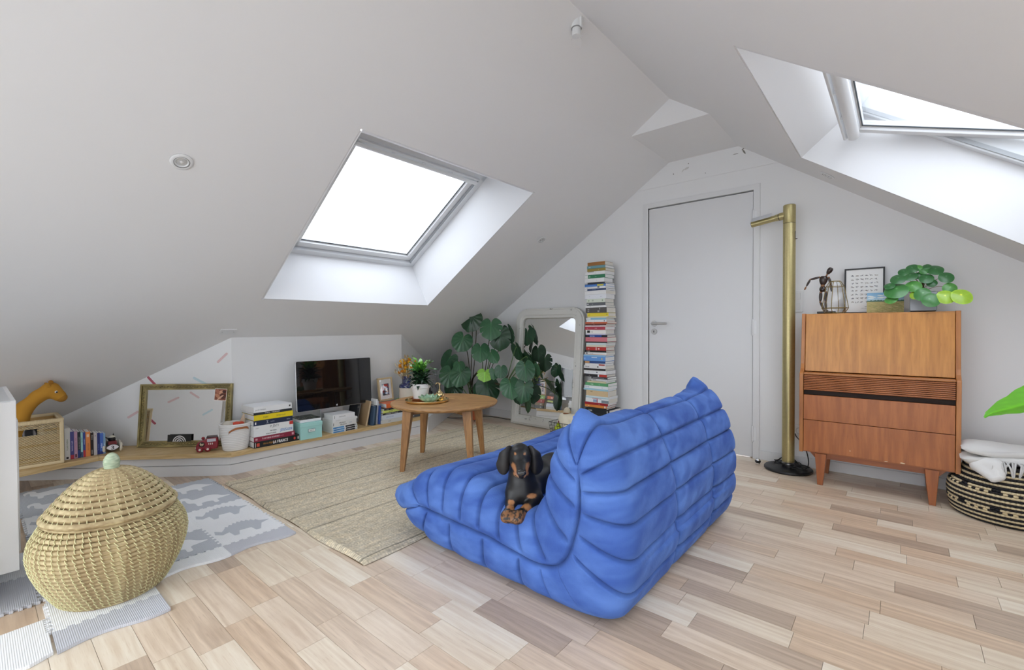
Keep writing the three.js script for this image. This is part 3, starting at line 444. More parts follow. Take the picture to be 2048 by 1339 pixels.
// ---------------------------------------------------------------- tower of books by the door wall
{
  const R = [];
  const add = (px, base, draw, label, o = {}) => R.push({ th: px * 0.000552, base, draw, label, ...o });
  const w = '#f1f1f0';
  add(55, '#a8743c', D(B(0, 1, '#8d5c2c', 0.3, 0.1)), 'brown book at the very top of the tall book tower', { L: 0.19 });
  add(42, '#6f9ea5', D(T('nouvelles', 0.1, 0.5, '#e0ecee')), 'teal book second from the top of the book tower', { L: 0.2, pg: 1 });
  add(45, '#a08a3c', D(T('terre', 0.6, 0.4, '#e4d9a8')), 'mustard book third from the top of the book tower', { L: 0.2 });
  add(50, w, D(B(0.15, 0.3, '#333', 0, 0.15), T('récits', 0.5, 0.3, '#888', '')), 'white book directly below the mustard one in the tower', { L: 0.215, dx: -0.012, pg: 1 });
  add(55, '#2f7d55', D(B(0, 0.16, w), T('jardins', 0.2, 0.5, '#e3f0e8'), T('botanique', 0.5, 0.4, '#a9d5bc', '')), 'green book with white end near the top of the tower', { L: 0.22, dx: -0.014, pg: 1 });
  add(62, w, D(T('poésies', 0.6, 0.3, '#bbb', '')), 'white book lying just above the dark gap in the tower', { L: 0.215, dx: -0.016, pg: 1 });
  add(24, '#26282c', D(), 'thin black book in the dark gap near the tower top', { L: 0.19, dx: 0.0 });
  add(42, '#4f86cf', D(B(0, 1, '#28365a', 0, 0.25), B(0.6, 0.3, '#d8cf52', 0.2, 0.6)), 'blue book with yellow block below the dark gap in the tower', { L: 0.23, dx: -0.01, pg: 1 });
  add(30, w, D(T('lumière', 0.1, 0.5, '#777', ''), B(0.62, 0.1, '#333', 0.1, 0.5)), 'thin white book under the blue and yellow one', { L: 0.228, dx: -0.01, pg: 1 });
  add(30, '#38496f', D(B(0, 0.12, w), T('mémoires d’hier', 0.35, 0.5, '#b4c2de', '')), 'navy book with white end in the upper tower', { L: 0.23, dx: -0.008, pg: 1 });
  add(58, w, D(T('a', 0.1, 0.3, '#c99', '')), 'plain white book, upper of two thick ones in the tower', { L: 0.235, dx: -0.01 });
  add(68, '#eceef2', D(T('sociologie', 0.2, 0.2, '#999', ''), T('essai', 0.75, 0.3, '#557', '')), 'thick pale book, lower of two thick ones in the tower', { L: 0.235, dx: -0.01, pg: 1 });
  add(56, '#dfe6d6', D(T('GRIMMS', 0.3, 0.5, '#8d9c84'), B(0.1, 0.06, '#9aa98f', 0.3, 0.4), B(0.85, 0.06, '#9aa98f', 0.3, 0.4)), 'cream book with green pattern in the upper tower', { L: 0.2, dx: -0.004 });
  add(48, '#63666a', D(T('dossier', 0.3, 0.4, '#c9c9c9', ''), B(0.04, 0.08, '#c9c9c9', 0.3, 0.4)), 'mid grey book above the large grey one', { L: 0.205, dx: -0.004 });
  add(30, w, D(T('solitudes', 0.2, 0.4, '#777', '')), 'thin white book resting on the large grey one', { L: 0.23, dx: -0.005 });
  add(82, '#57534f', D(T('KEN', 0.66, 0.38, '#eee', 'bold', 'serif', 0.28), T('FOLLETT', 0.58, 0.4, '#eee', 'bold', 'serif', 0.7), T('LE SCANDALE', 0.1, 0.26, '#ddd', '', 'serif', 0.35), T('MODIGLIANI', 0.1, 0.26, '#ddd', '', 'serif', 0.68)), 'thick dark grey book with large white author lettering in the tower', { L: 0.235, dx: -0.002 });
  add(55, '#ecd53a', D(T('petit traité', 0.05, 0.4, '#8a7a1a', ''), B(0.92, 0.03, '#555', 0.3, 0.4)), 'bright yellow book high in the tower', { L: 0.225, dx: 0.014, j: 0.05 });
  add(20, '#e6dfc0', D(), 'thin cream book under the bright yellow one', { L: 0.22, dx: 0.01 });
  add(28, '#8fc3dc', D(B(0, 0.24, w)), 'light blue thin book below the cream one', { L: 0.22, dx: -0.002 });
  add(36, '#f0f2f3', D(T('atelier', 0.05, 0.5, '#666', ''), T('ville', 0.4, 0.4, '#9bb', ''), B(0.88, 0.03, '#333', 0.2, 0.6)), 'white book with small lettering above the orange one', { L: 0.22, dx: 0 });
  add(26, '#cf6a45', D(T('LA GUERRE', 0.3, 0.5, '#f3d9cd', '')), 'orange-red thin book in the tower middle', { L: 0.245, dx: -0.002 });
  add(26, '#6f3d35', D(T('route', 0.4, 0.5, '#c9a79f', '')), 'brown-red thin book under the orange-red one', { L: 0.23, dx: -0.006 });
  add(18, '#f1eeec', D(B(0.3, 0.4, '#d7a39f', 0.3, 0.4)), 'thin white book between brown-red and crimson ones', { L: 0.235, dx: -0.006 });
  add(50, '#b83f50', D(T('ma vie', 0.1, 0.4, '#eec3c9', ''), T('une histoire', 0.5, 0.45, '#eec3c9', '')), 'crimson book with faded lettering in the tower', { L: 0.23, dx: -0.012, pg: 1, j: -0.03 });
  add(60, '#f3f1ec', D(B(0.08, 0.14, '#1d1d1d', 0.15, 0.6), T('carnets de voyage', 0.26, 0.3, '#444', '')), 'white book with black square on the spine', { L: 0.22, dx: -0.006 });
  add(18, '#cfcbe2', D(), 'thin lavender book under the black-square one', { L: 0.22, dx: -0.006 });
  add(36, '#1d2430', D(B(0.2, 0.55, '#2a4c9c', 0.1, 0.8), T('Kate Mc Guinn', 0.23, 0.6, '#dfe6f5', 'bold', 'serif')), 'black and royal blue book in the tower middle', { L: 0.24, dx: -0.002 });
  add(66, '#d77a84', D(T('les passants du soir', 0.1, 0.34, '#a34a57', '')), 'thick rose pink book in the tower middle', { L: 0.24, dx: 0 });
  add(20, '#33282a', D(), 'thin dark book under the rose pink one', { L: 0.235, dx: 0 });
  add(34, '#d5e5e3', D(T('eau', 0.3, 0.4, '#8ab', '')), 'pale mint book under the dark thin one', { L: 0.225, dx: -0.004, pg: 1 });
  add(28, '#e3d9c4', D(), 'beige thin book above the bright red one', { L: 0.22, dx: -0.004 });
  add(54, '#c2342f', D(B(0.5, 0.03, '#fff', 0.1, 0.8), B(0.6, 0.08, '#f2d2cf', 0.3, 0.4), T('rouge', 0.1, 0.5, '#f4d0cc')), 'bright red thick book in the lower tower', { L: 0.22, dx: -0.004 });
  add(28, '#1d1a1a', D(T('T. C. BOYLE', 0.1, 0.6, '#f1e3d0')), 'thin black book under the bright red one', { L: 0.235, dx: -0.008 });
  add(40, '#f2efec', D(B(0, 1, '#e0a478', 0.8, 0.2), B(0.06, 0.08, '#678', 0.2, 0.5), T('le tour du monde', 0.25, 0.4, '#888', 'italic')), 'white book with orange lower band in the tower', { L: 0.24, dx: -0.008 });
  add(26, '#8fc0e6', D(), 'thin sky blue book above the thick blue one', { L: 0.245, dx: -0.016, pg: 1 });
  add(68, '#6b9fe0', D(B(0.04, 0.06, '#9cc2f0', 0.3, 0.4), B(0.38, 0.25, '#dce9fa', 0.1, 0.2), B(0.82, 0.05, '#e0c060', 0.3, 0.4)), 'thick cornflower blue book in the lower tower', { L: 0.245, dx: -0.02, pg: 1 });
  add(36, '#324e86', D(B(0, 0.24, '#c79a6a')), 'navy book with orange end below the cornflower one', { L: 0.225, dx: -0.012, pg: 1 });
  add(34, '#f1f0ef', D(B(0.68, 0.28, '#a8322f', 0.3, 0.6), T('été', 0.2, 0.3, '#888', '')), 'white book with red end block in the tower', { L: 0.225, dx: -0.012, pg: 1 });
  add(46, '#eeecea', D(T('EXPLORING MONEY', 0.04, 0.5, '#333'), B(0.62, 0.06, '#333', 0.2, 0.4)), 'white book with black capitals in the lower tower', { L: 0.245, dx: -0.018 });
  add(28, '#1f1b19', D(T('·', 0.1, 0.8, '#eee')), 'thin black book under the black-capitals book', { L: 0.24, dx: -0.016 });
  add(58, '#f0f1f2', D(T('géographies', 0.2, 0.24, '#aaa', ''), (c, w2, h) => { c.fillStyle = '#556'; c.beginPath(); c.ellipse(w2 * 0.6, h * 0.5, 14, h * 0.2, 0, 0, 7); c.fill(); }), 'thick white book with dark oval in the lower tower', { L: 0.25, dx: -0.016, pg: 1 });
  add(40, '#2c2b2f', D(B(0.6, 0.06, '#f1f1f1'), B(0.66, 0.34, '#c33a30'), T('tango', 0.2, 0.4, '#ccc', '')), 'black book with white and red end in the lower tower', { L: 0.245, dx: -0.008 });
  add(34, '#4a4c52', D(B(0.1, 0.7, '#8f9298', 0.3, 0.3)), 'small dark grey book set back in the lower tower', { L: 0.18, dx: 0.02, dz: -0.02, pg: 1 });
  add(32, '#d8d9da', D(T('NEW YORK TIMES', 0.1, 0.5, '#444')), 'small pale grey book set back in the lower tower', { L: 0.18, dx: 0.02, dz: -0.02, pg: 1 });
  add(26, '#d9cfae', D(), 'beige book above the leaf green one', { L: 0.21, dx: 0.002, pg: 1 });
  add(46, '#63a873', D(T('le potager', 0.25, 0.5, '#e1f2e4'), T('facile', 0.6, 0.4, '#bfe0c6', '')), 'leaf green book in the lower tower', { L: 0.255, dx: 0.002, pg: 1 });
  add(44, '#eef3f5', D(T('je suis pour familier', 0.03, 0.46, '#56a', ''), T('· quatrain', 0.72, 0.4, '#89a', '')), 'white book with blue lettering under the leaf green one', { L: 0.265, dx: -0.002, pg: 1 });
  add(28, '#a8d3e2', D(), 'thin pale turquoise book in the lower tower', { L: 0.27, dx: -0.006, pg: 1 });
  add(84, '#dcc298', D(T('LES RACINES DU CIEL', 0.2, 0.22, '#4a3a20', 'bold', 'sans-serif', 0.25)), 'thick tan book in the lower tower', { L: 0.24, dx: 0.006 });
  add(34, '#dfecf0', D(B(0, 1, '#a9cfdc', 0.6, 0.3)), 'pale blue-white thin book under the tan one', { L: 0.25, dx: 0.006, pg: 1 });
  add(68, '#eef1f4', D(B(0.34, 0.2, '#93a9c9', 0.3, 0.6), B(0.5, 0.03, '#b33', 0, 1), B(0.7, 0.3, '#7d8a94', 0.35, 0.6), B(0.3, 0.4, '#b8434a', 0, 0.12)), 'white book with blue and grey picture blocks in the tower', { L: 0.255, dx: 0.004 });
  add(36, '#a6222e', D(T('opéra', 0.6, 0.5, '#e8b8bb', '')), 'dark red book near the foot of the tower', { L: 0.255, dx: -0.002, pg: 1 });
  add(38, '#e08a3f', D(T('soleils', 0.15, 0.5, '#fbe6cf'), B(0.9, 0.05, '#fff', 0.1, 0.8)), 'orange book near the foot of the tower', { L: 0.24, dx: -0.006, pg: 1 });
  add(22, '#2a2a2c', D(), 'thin black book in the lower gap of the tower', { L: 0.2, dx: 0.01 });
  add(66, '#1d2127', D(T('ICI · DEMAIN', 0.15, 0.5, '#e9ecef'), B(0.9, 0.03, '#e9ecef', 0.2, 0.5)), 'thick black hardback with white lettering near the tower foot', { L: 0.27, dx: 0.008, pg: 1, hard: true, d: 0.2 });
  add(52, '#23282f', D(T('STUDIO', 0.05, 0.45, '#e9ecef'), T('2018', 0.8, 0.4, '#ccc', '')), 'black book with white capitals at the tower foot', { L: 0.22, dx: 0.012, pg: 1, d: 0.19 });
  add(58, '#e6d24a', D(T('Culture salades', 0.05, 0.5, '#8f9a2a', 'italic bold')), 'pale yellow book near the floor in the tower', { L: 0.285, dx: -0.012, pg: 1, d: 0.2 });
  add(56, '#efe9e8', D(B(0.15, 0.6, '#b9505c', 0.2, 0.2), B(0.05, 0.7, '#8a93ad', 0.5, 0.15), T('fêtes', 0.5, 0.4, '#a33', '')), 'white book with red speckles low in the tower', { L: 0.28, dx: -0.012, pg: 1, d: 0.2 });
  add(50, '#3f56b0', D(T('mers', 0.1, 0.5, '#d9dff2')), 'royal blue book lowest visible in the tower', { L: 0.28, dx: -0.012, pg: 1, d: 0.2 });
  const hid = 3; for (let i = 0; i < hid; i++) add(60, ['#c9c4ba', '#6d7f8c', '#b7a48a'][i], D(T('album', 0.2, 0.4, '#444', '')), ['pale', 'slate', 'sand'][i] + ' large book hidden low behind the sofa in the tower', { L: 0.27, dx: -0.01, pg: 1, d: 0.2 });
  const m = M([1, 1, 1], 0.45, { map: spineAtlas(R, 512, 24) });
  const total = R.reduce((s, r) => s + r.th, 0), k = (1.585 - 0.012) / total;
  let y = 1.585;
  R.forEach((r, i) => {
    const o = thing('book', r.label, 'book', [0, 0, 0], 0, 'books of the tall tower'), dep = r.d ?? lerp(0.145, 0.172, hash(i, 3, 9)), th = r.th * k;
    bookParts(o, r.L * 0.92, th - 0.0003, dep, m, i, R.length, r.hard, r.pg ? PAGEW : PAGE);
    y -= th; o.position.set(-2.062 + (r.dx ?? 0), y, 0.268 + (r.dz ?? 0) + rr(-0.004, 0.004)); o.rotation.y = (r.j ?? 0) + rr(-0.025, 0.025) - 0.02;
  });
  const t = thing('book_tower_stand', 'slim black metal stand behind the tall stack of books', 'bookcase', [-2.06, 0, 0.06]);
  part(t, 'base', rb(0.28, 0.011, 0.28, 0.003, 0, 0.0055, 0.1), BLACK); part(t, 'column', rb(0.18, 1.5, 0.02, 0.004, -0.05, 0.755, -0.012), BLACK);
}
// ---------------------------------------------------------------- things on the bench
// implicit bodies: smooth union of tapered capsules, meshed on a grid
function blob(bones, k, cell, pad = 0.03, extra) {
  const lo = V(1e9, 1e9, 1e9), hi = V(-1e9, -1e9, -1e9);
  for (const [a, b, r1, r2] of bones) for (const [p, r] of [[a, r1], [b, r2]]) { lo.min(V(p[0] - r, p[1] - r, p[2] - r)); hi.max(V(p[0] + r, p[1] + r, p[2] + r)); }
  lo.subScalar(pad); hi.addScalar(pad); const size = Math.max(hi.x - lo.x, hi.y - lo.y, hi.z - lo.z), c = lo.clone().add(hi).multiplyScalar(0.5), n = Math.ceil(size / cell) + 2;
  const mc = new MarchingCubes(n, new THREE.MeshBasicMaterial(), false, false, 400000); mc.isolation = 0;
  const half = size / 2, at = (i) => ((i - n / 2) / (n / 2)) * half;
  for (let z = 0; z < n; z++) for (let y = 0; y < n; y++) for (let x = 0; x < n; x++) {
    const px = c.x + at(x), py = c.y + at(y), pz = c.z + at(z); let s = 0;
    for (const [a, b, r1, r2, kk] of bones) {
      const bx0 = b[0] - a[0], by0 = b[1] - a[1], bz0 = b[2] - a[2], l2 = bx0 * bx0 + by0 * by0 + bz0 * bz0 || 1e-9;
      const t = clamp(((px - a[0]) * bx0 + (py - a[1]) * by0 + (pz - a[2]) * bz0) / l2), dx = px - a[0] - bx0 * t, dy = py - a[1] - by0 * t, dz = pz - a[2] - bz0 * t;
      s += Math.exp(-(Math.sqrt(dx * dx + dy * dy + dz * dz) - lerp(r1, r2, t)) / k);
    }
    let d = s > 0 ? -k * Math.log(s) : 1; if (extra) d = extra(px, py, pz, d);
    mc.field[x + y * n + z * n * n] = -d;
  }
  mc.update(); const cnt = mc.count, pos = mc.positionArray.slice(0, cnt * 3), g = new THREE.BufferGeometry();
  for (let i = 0; i < pos.length; i += 3) { pos[i] = c.x + pos[i] * half; pos[i + 1] = c.y + pos[i + 1] * half; pos[i + 2] = c.z + pos[i + 2] * half; }
  g.setAttribute('position', new THREE.BufferAttribute(pos, 3)); const w = mergeVertices(g, cell * 0.02); w.computeVertexNormals();
  const nn = w.attributes.normal; // make normals point outwards
  let vol = 0; const q = w.attributes.position, ix = w.index.array; for (let i = 0; i < ix.length; i += 3) { const a = ix[i], b = ix[i + 1], e = ix[i + 2]; vol += q.getX(a) * (q.getY(b) * q.getZ(e) - q.getZ(b) * q.getY(e)) - q.getY(a) * (q.getX(b) * q.getZ(e) - q.getZ(b) * q.getX(e)) + q.getZ(a) * (q.getX(b) * q.getY(e) - q.getY(b) * q.getX(e)); }
  if (vol < 0) { for (let i = 0; i < ix.length; i += 3) { const t = ix[i]; ix[i] = ix[i + 1]; ix[i + 1] = t; } w.computeVertexNormals(); }
  w.setAttribute('uv', new THREE.BufferAttribute(new Float32Array(q.count * 2), 2)); return w;
}
const paint = (g, fn) => { const p = g.attributes.position, c = new Float32Array(p.count * 3); for (let i = 0; i < p.count; i++) { const r = fn(p.getX(i), p.getY(i), p.getZ(i)); c.set(r, i * 3); } g.setAttribute('color', new THREE.BufferAttribute(c, 3)); return g; };
const lin = (h) => { const c = new THREE.Color(h); return [c.r, c.g, c.b]; };

// rattan box with a cut-out handle
{
  const t = thing('rattan_basket', 'square pale rattan basket with cut-out handle holding the giraffe', 'basket', [-4.225, PT, 3.655]);
  const W = 0.3, L = 0.33, H = 0.285, cane = M('#e3cfa6', 0.6), cane2 = M('#d9bd88', 0.6), dark = M('#cba468', 0.7);
  const strand = (y, side, len, ph, hole) => { // wavy strand along z on face x
    const pts = []; for (let i = 0; i <= 46; i++) { const u = -len / 2 + (len * i) / 46; if (hole && Math.abs(u) < 0.05) continue; pts.push(V(0.003 * Math.cos(i * Math.PI + ph), y, u)); } return pts; };
  const mk = (pts) => tube(pts, 0.0028, pts.length * 2, 5);
  const face = (turn, off, len, hole) => { const a = [], b = []; for (let r = 0; r < 34; r++) { const y = 0.018 + r * 0.0074; const h = hole && y > 0.2 && y < 0.237; const list = [];
      if (h) { const p = strand(y, 0, len, r * Math.PI, false); list.push(mk(p.filter((q) => q.z < -0.052)), mk(p.filter((q) => q.z > 0.052))); } else list.push(mk(strand(y, 0, len, r * Math.PI)));
      for (const g of list) { g.translate(off, 0, 0).rotateY(turn); ((r % 11 === 5 || r % 13 === 2) ? b : a).push(g); } } return [a, b]; };
  const fr = [face(0, W / 2, L, true), face(Math.PI, W / 2, L, true), face(Math.PI / 2, L / 2, W, false), face(-Math.PI / 2, L / 2, W, false)];
  part(t, 'weave', fr.flatMap((f) => f[0]), cane).userData.kind = 'stuff'; part(t, 'weave_band', fr.flatMap((f) => f[1]), cane2).userData.kind = 'stuff';
  const posts = [], stakes = []; for (const sx of [-1, 1]) for (const sz of [-1, 1]) posts.push(rb(0.02, H, 0.02, 0.006, sx * W / 2, H / 2, sz * L / 2, 'y'));
  for (const p of posts) part(t, 'corner_post', p, cane);
  part(t, 'rim', [rb(0.024, 0.022, L + 0.02, 0.008, W / 2, H - 0.008, 0), rb(0.024, 0.022, L + 0.02, 0.008, -W / 2, H - 0.008, 0), rb(W, 0.022, 0.024, 0.008, 0, H - 0.008, L / 2), rb(W, 0.022, 0.024, 0.008, 0, H - 0.008, -L / 2), ...Array.from({ length: 60 }, (_, i) => rb(0.026, 0.024, 0.0035, 0.001, W / 2, H - 0.008, -L / 2 + (i + 0.5) * L / 60))], cane);
  part(t, 'base_rim', [rb(0.018, 0.02, L, 0.006, W / 2, 0.01, 0), rb(0.018, 0.02, L, 0.006, -W / 2, 0.01, 0), rb(W, 0.02, 0.018, 0.006, 0, 0.01, L / 2), rb(W, 0.02, 0.018, 0.006, 0, 0.01, -L / 2)], cane);
  part(t, 'lining', [bx(0.006, 0.18, L - 0.02, W / 2 - 0.012, 0.1, 0), bx(0.006, 0.26, L - 0.02, -W / 2 + 0.012, 0.14, 0), bx(W - 0.02, 0.26, 0.006, 0, 0.14, L / 2 - 0.012), bx(W - 0.02, 0.26, 0.006, 0, 0.14, -L / 2 + 0.012), bx(W - 0.02, 0.006, L - 0.02, 0, 0.01, 0)], dark);
  solo('dark_cloth', 'crumpled dark cloth lying inside the rattan basket', 'cloth', paint(blob([[[-0.06, 0.22, -0.1], [0.05, 0.215, -0.12], 0.035, 0.03], [[0.02, 0.225, -0.06], [0.09, 0.21, -0.1], 0.03, 0.025], [[-0.05, 0.2, 0.02], [0.06, 0.2, -0.02], 0.05, 0.05], [[0, 0.15, 0.08], [0, 0.12, -0.08], 0.1, 0.1]], 0.012, 0.008, 0.02, (x, y, z, d) => d + 0.006 * Math.sin(x * 130 + z * 70)), (x, y, z) => lerp(0, 1, noise(x * 60, z * 60)) > 0.72 ? [0.35, 0.33, 0.34] : [0.03, 0.028, 0.032]), M([1, 1, 1], 0.9, { vertexColors: true }), [-4.225, PT, 3.655]);
}
// plush giraffe looking out of it
{
  const F = M('#c08a2e', 0.95, { sheen: 0.6, sheenColor: new THREE.Color('#e8b860'), sheenRoughness: 0.6 });
  const t = thing('plush_giraffe', 'mustard yellow plush giraffe with long curved neck in the rattan basket', 'plush toy', [-4.16, 0.0, 3.64]);
  // neck in the plane of z (towards -z = right in view) and y
  const body = blob([[[-0.01, 0.2, 0.05], [0, 0.44, 0.032], 0.046, 0.041], [[0, 0.44, 0.032], [0, 0.525, 0.004], 0.041, 0.037], [[0, 0.525, 0.004], [0.0, 0.588, -0.055], 0.037, 0.034], [[0, 0.588, -0.055], [0.005, 0.625, -0.108], 0.034, 0.036], [[0.005, 0.624, -0.112], [0.014, 0.583, -0.148], 0.043, 0.034]], 0.01, 0.006, 0.03);
  part(t, 'body', body, F);
  part(t, 'muzzle', blob([[[0.014, 0.583, -0.148], [0.018, 0.571, -0.158], 0.0345, 0.029]], 0.008, 0.004, 0.01), M('#a8772a', 0.95));
  for (const s of [-1, 1]) {
    part(t, 'ear', blob([[[0.01 + s * 0.03, 0.65, -0.1], [0.012 + s * 0.042, 0.665, -0.092], 0.011, 0.007]], 0.006, 0.003, 0.01), F);
    part(t, 'horn', blob([[[0.01 + s * 0.013, 0.66, -0.112], [0.01 + s * 0.015, 0.674, -0.112], 0.009, 0.011]], 0.005, 0.003, 0.01), M('#a8742a', 0.95));
    const e = part(t, 'eye', sph(0.008, 0.012 + s * 0.036, 0.612, -0.132, 14), M('#f3f0ea', 0.3)); part(e, 'pupil', sph(0.0055, 0.012 + s * 0.0405, 0.611, -0.134, 12), BLACK);
  }
}
// white shell-like scrap between basket and books
// toy race car
{
  const t = thing('toy_race_car', 'black and dark red toy race car with number 3 on its nose', 'toy car', [-4.205, PT, 3.228], -0.1); t.scale.set(1.12, 1.12, 1.12);
  const BK = M('#1d1a1b', 0.35), RD = M('#7a3034', 0.4), CR = M('#e6dfcd', 0.6);
  part(t, 'body', [ext(spline([[-0.075, 0.02], [-0.07, 0.055], [-0.03, 0.062], [0.02, 0.056], [0.05, 0.045], [0.052, 0.022], [0, 0.016]], true, 40), 0.05, 0.008).translate(0, 0, -0.025)], BK);
  part(t, 'hood', ext(spline([[-0.02, 0.055], [0.02, 0.064], [0.045, 0.05], [0.05, 0.042], [0, 0.045]], true, 30), 0.044, 0.006).translate(0, 0, -0.022), RD);
  const oval = spline([[-0.029, 0], [-0.014, 0.013], [0, 0.0165], [0.014, 0.013], [0.029, 0], [0.014, -0.013], [0, -0.0165], [-0.014, -0.013]], true, 40);
  const nose = part(t, 'number_plate', place(ext(oval.map(([x, y]) => [x * 1.12, y * 1.18]), 0.008, 0.002), [0.05, 0.033, 0], [0, Math.PI / 2, 0]), BK);
  const m3 = M([1, 1, 1], 0.45, { map: canvasTex(128, 80, (c) => { c.fillStyle = '#f0eef2'; c.fillRect(0, 0, 128, 80); c.fillStyle = '#141213'; c.font = 'bold 66px sans-serif'; c.textAlign = 'center'; c.textBaseline = 'middle'; c.fillText('3', 64, 43); }) });
  const og = ext(oval, 0.002); const u = og.attributes.uv, pp = og.attributes.position; for (let i = 0; i < u.count; i++) u.setXY(i, pp.getX(i) / 0.06 + 0.5, pp.getY(i) / 0.0375 + 0.5);
  part(nose, 'number', place(og, [0.0575, 0.033, 0], [0, Math.PI / 2, 0]), m3, 'white oval with black number 3');
  for (const [x, z] of [[0.03, 0.04], [0.03, -0.04], [-0.055, 0.038], [-0.055, -0.038]]) { const w = part(t, 'wheel', place(lathe([[0, -0.007], [0.022, -0.007], [0.027, -0.003], [0.027, 0.003], [0.022, 0.007], [0, 0.007]], 30), [x, 0.027, z], [Math.PI / 2, 0, 0]), CR); part(w, 'axle_cap', place(cyl(0.005, 0.005, 0.004, 0, 0, 0, 12), [x, 0.027, z + Math.sign(z) * 0.009], [Math.PI / 2, 0, 0]), BK); }
  const h = part(t, 'driver', [sph(0.02, -0.018, 0.07, 0, 18)], BK, 'black driver head with white cap'); part(h, 'cap', tr(new THREE.SphereGeometry(0.0205, 18, 8, 0, Math.PI * 2, 0, 1.1), -0.017, 0.074, 0), CR);
  part(h, 'scarf', tube([[-0.02, 0.075, 0.015], [-0.03, 0.085, 0.03], [-0.035, 0.092, 0.04]], 0.0035, 8, 6), BK); part(h, 'ear', cyl(0.0005, 0.006, 0.02, -0.02, 0.098, -0.008, 10), BK);
  for (const s of [-1, 1]) part(t, 'headlight', sph(0.0045, 0.002, 0.068, s * 0.02, 10), CHROME);
}
// carved gilt mirror
const MIRROR = M([0.92, 0.93, 0.93], 0.01, { metalness: 1 });
{
  const W = 0.646, H = 0.45, f = 0.042, t = thing('gilt_mirror', 'low wide mirror in a carved antique gold frame leaning on the bench', 'mirror', [-3.952, PT, 2.862]);
  t.rotation.set(-0.1, Math.atan2(0.68, 0.725), 0, 'YXZ');
  const GD = M([1, 1, 1], 0.45, { metalness: 0.3, map: tex(128, 128, (u, v) => { const a = fbm(u * 9, v * 9, 4); return mix3([0.40, 0.36, 0.24], [0.78, 0.71, 0.48], clamp(a * 1.8 - 0.35)); }) });
  const prof = (l) => ext([[-l / 2, 0], [l / 2, 0], [l / 2 - f, f], [-l / 2 + f, f]], 0.012, 0.001);
  const rail = (l) => J([prof(l), ext([[-l / 2, 0], [l / 2, 0], [l / 2 - 0.012, 0.012], [-l / 2 + 0.012, 0.012]], 0.024, 0.002), ext([[-l / 2 + 0.032, 0.032], [l / 2 - 0.032, 0.032], [l / 2 - f, f], [-l / 2 + f, f]], 0.02, 0.002)]);
  const orn = (l) => { const n = Math.round((l - 0.07) / 0.022), a = []; for (let i = 0; i < n; i++) { const x = -l / 2 + 0.045 + (i + 0.5) * (l - 0.09) / n; a.push(place(sph(0.008, 0, 0, 0, 8).scale(1, 1, 0.8), [x, 0.022, 0.012]), place(sph(0.0045, 0, 0, 0, 6), [x + 0.01, 0.017 + (i % 2) * 0.01, 0.013])); } return J(a); };
  const put = (g, k) => k === 0 ? g.translate(0, 0, 0) : k === 1 ? g.rotateZ(Math.PI).translate(0, H, 0) : k === 2 ? g.rotateZ(Math.PI / 2).translate(W / 2, H / 2, 0) : g.rotateZ(-Math.PI / 2).translate(-W / 2, H / 2, 0);
  for (let k = 0; k < 4; k++) { const r = part(t, 'frame_rail', put(rail(k < 2 ? W : H), k), GD); part(r, 'carving', put(orn(k < 2 ? W : H), k), GD).userData.kind = 'stuff'; }
  part(t, 'mirror_glass', bx(W - 2 * f + 0.004, H - 2 * f + 0.004, 0.003, 0, H / 2, 0.008), MIRROR);
  part(t, 'backing', bx(W - 0.02, H - 0.02, 0.006, 0, H / 2, 0.0), M('#6e5a3e', 0.9));
  const at = (o, x, y, z) => { o.position.copy(V(x, y, z).applyEuler(t.rotation).add(t.position)); o.rotation.copy(t.rotation); };
  const photo = canvasTex(128, 128, (c) => { c.fillStyle = '#efe9e2'; c.fillRect(0, 0, 128, 128); c.fillStyle = '#8a4a34'; c.fillRect(4, 4, 120, 116); const sp2 = [['#c98a6a', 40, 80, 40, 18, 0.6], ['#d9a283', 70, 40, 30, 22, -0.3], ['#5c2c20', 90, 75, 34, 30, 0.2], ['#b5735a', 30, 30, 26, 18, 0.9], ['#e0b498', 64, 92, 44, 9, -0.7], ['#46201a', 100, 30, 20, 14, 0]]; for (const [f2, x, y, a, b, r] of sp2) { c.fillStyle = f2; c.beginPath(); c.ellipse(x, y, a, b, r, 0, 7); c.fill(); } });
  const ph = solo('photo_print', 'small reddish-brown photograph tucked into the gilt mirror corner', 'photo', bx(0.085, 0.088, 0.0008), M([1, 1, 1], 0.4, { map: photo })); fitUV(ph.geometry); at(ph, W / 2 - f - 0.036, H - f - 0.04, 0.0225); ph.rotateZ(-0.06);
  const cd = solo('photo_card', 'black card with white arcs tucked into the mirror bottom', 'card', bx(0.165, 0.05, 0.0008), M([1, 1, 1], 0.5, { map: canvasTex(256, 80, (c) => { c.fillStyle = '#1e1f20'; c.fillRect(0, 0, 256, 80); c.strokeStyle = '#eee'; c.lineWidth = 11; for (const r of [24, 46, 66]) { c.beginPath(); c.arc(128, 84, r, Math.PI, 0); c.stroke(); } c.fillStyle = '#eee'; c.beginPath(); c.arc(128, 84, 10, 0, 7); c.fill(); }) })); fitUV(cd.geometry); at(cd, -0.03, f + 0.02, 0.0225);
}
function fitUV(g) { g.computeBoundingBox(); const b = g.boundingBox, p = g.attributes.position, u = g.attributes.uv; for (let i = 0; i < p.count; i++) u.setXY(i, (p.getX(i) - b.min.x) / (b.max.x - b.min.x), (p.getY(i) - b.min.y) / (b.max.y - b.min.y)); }
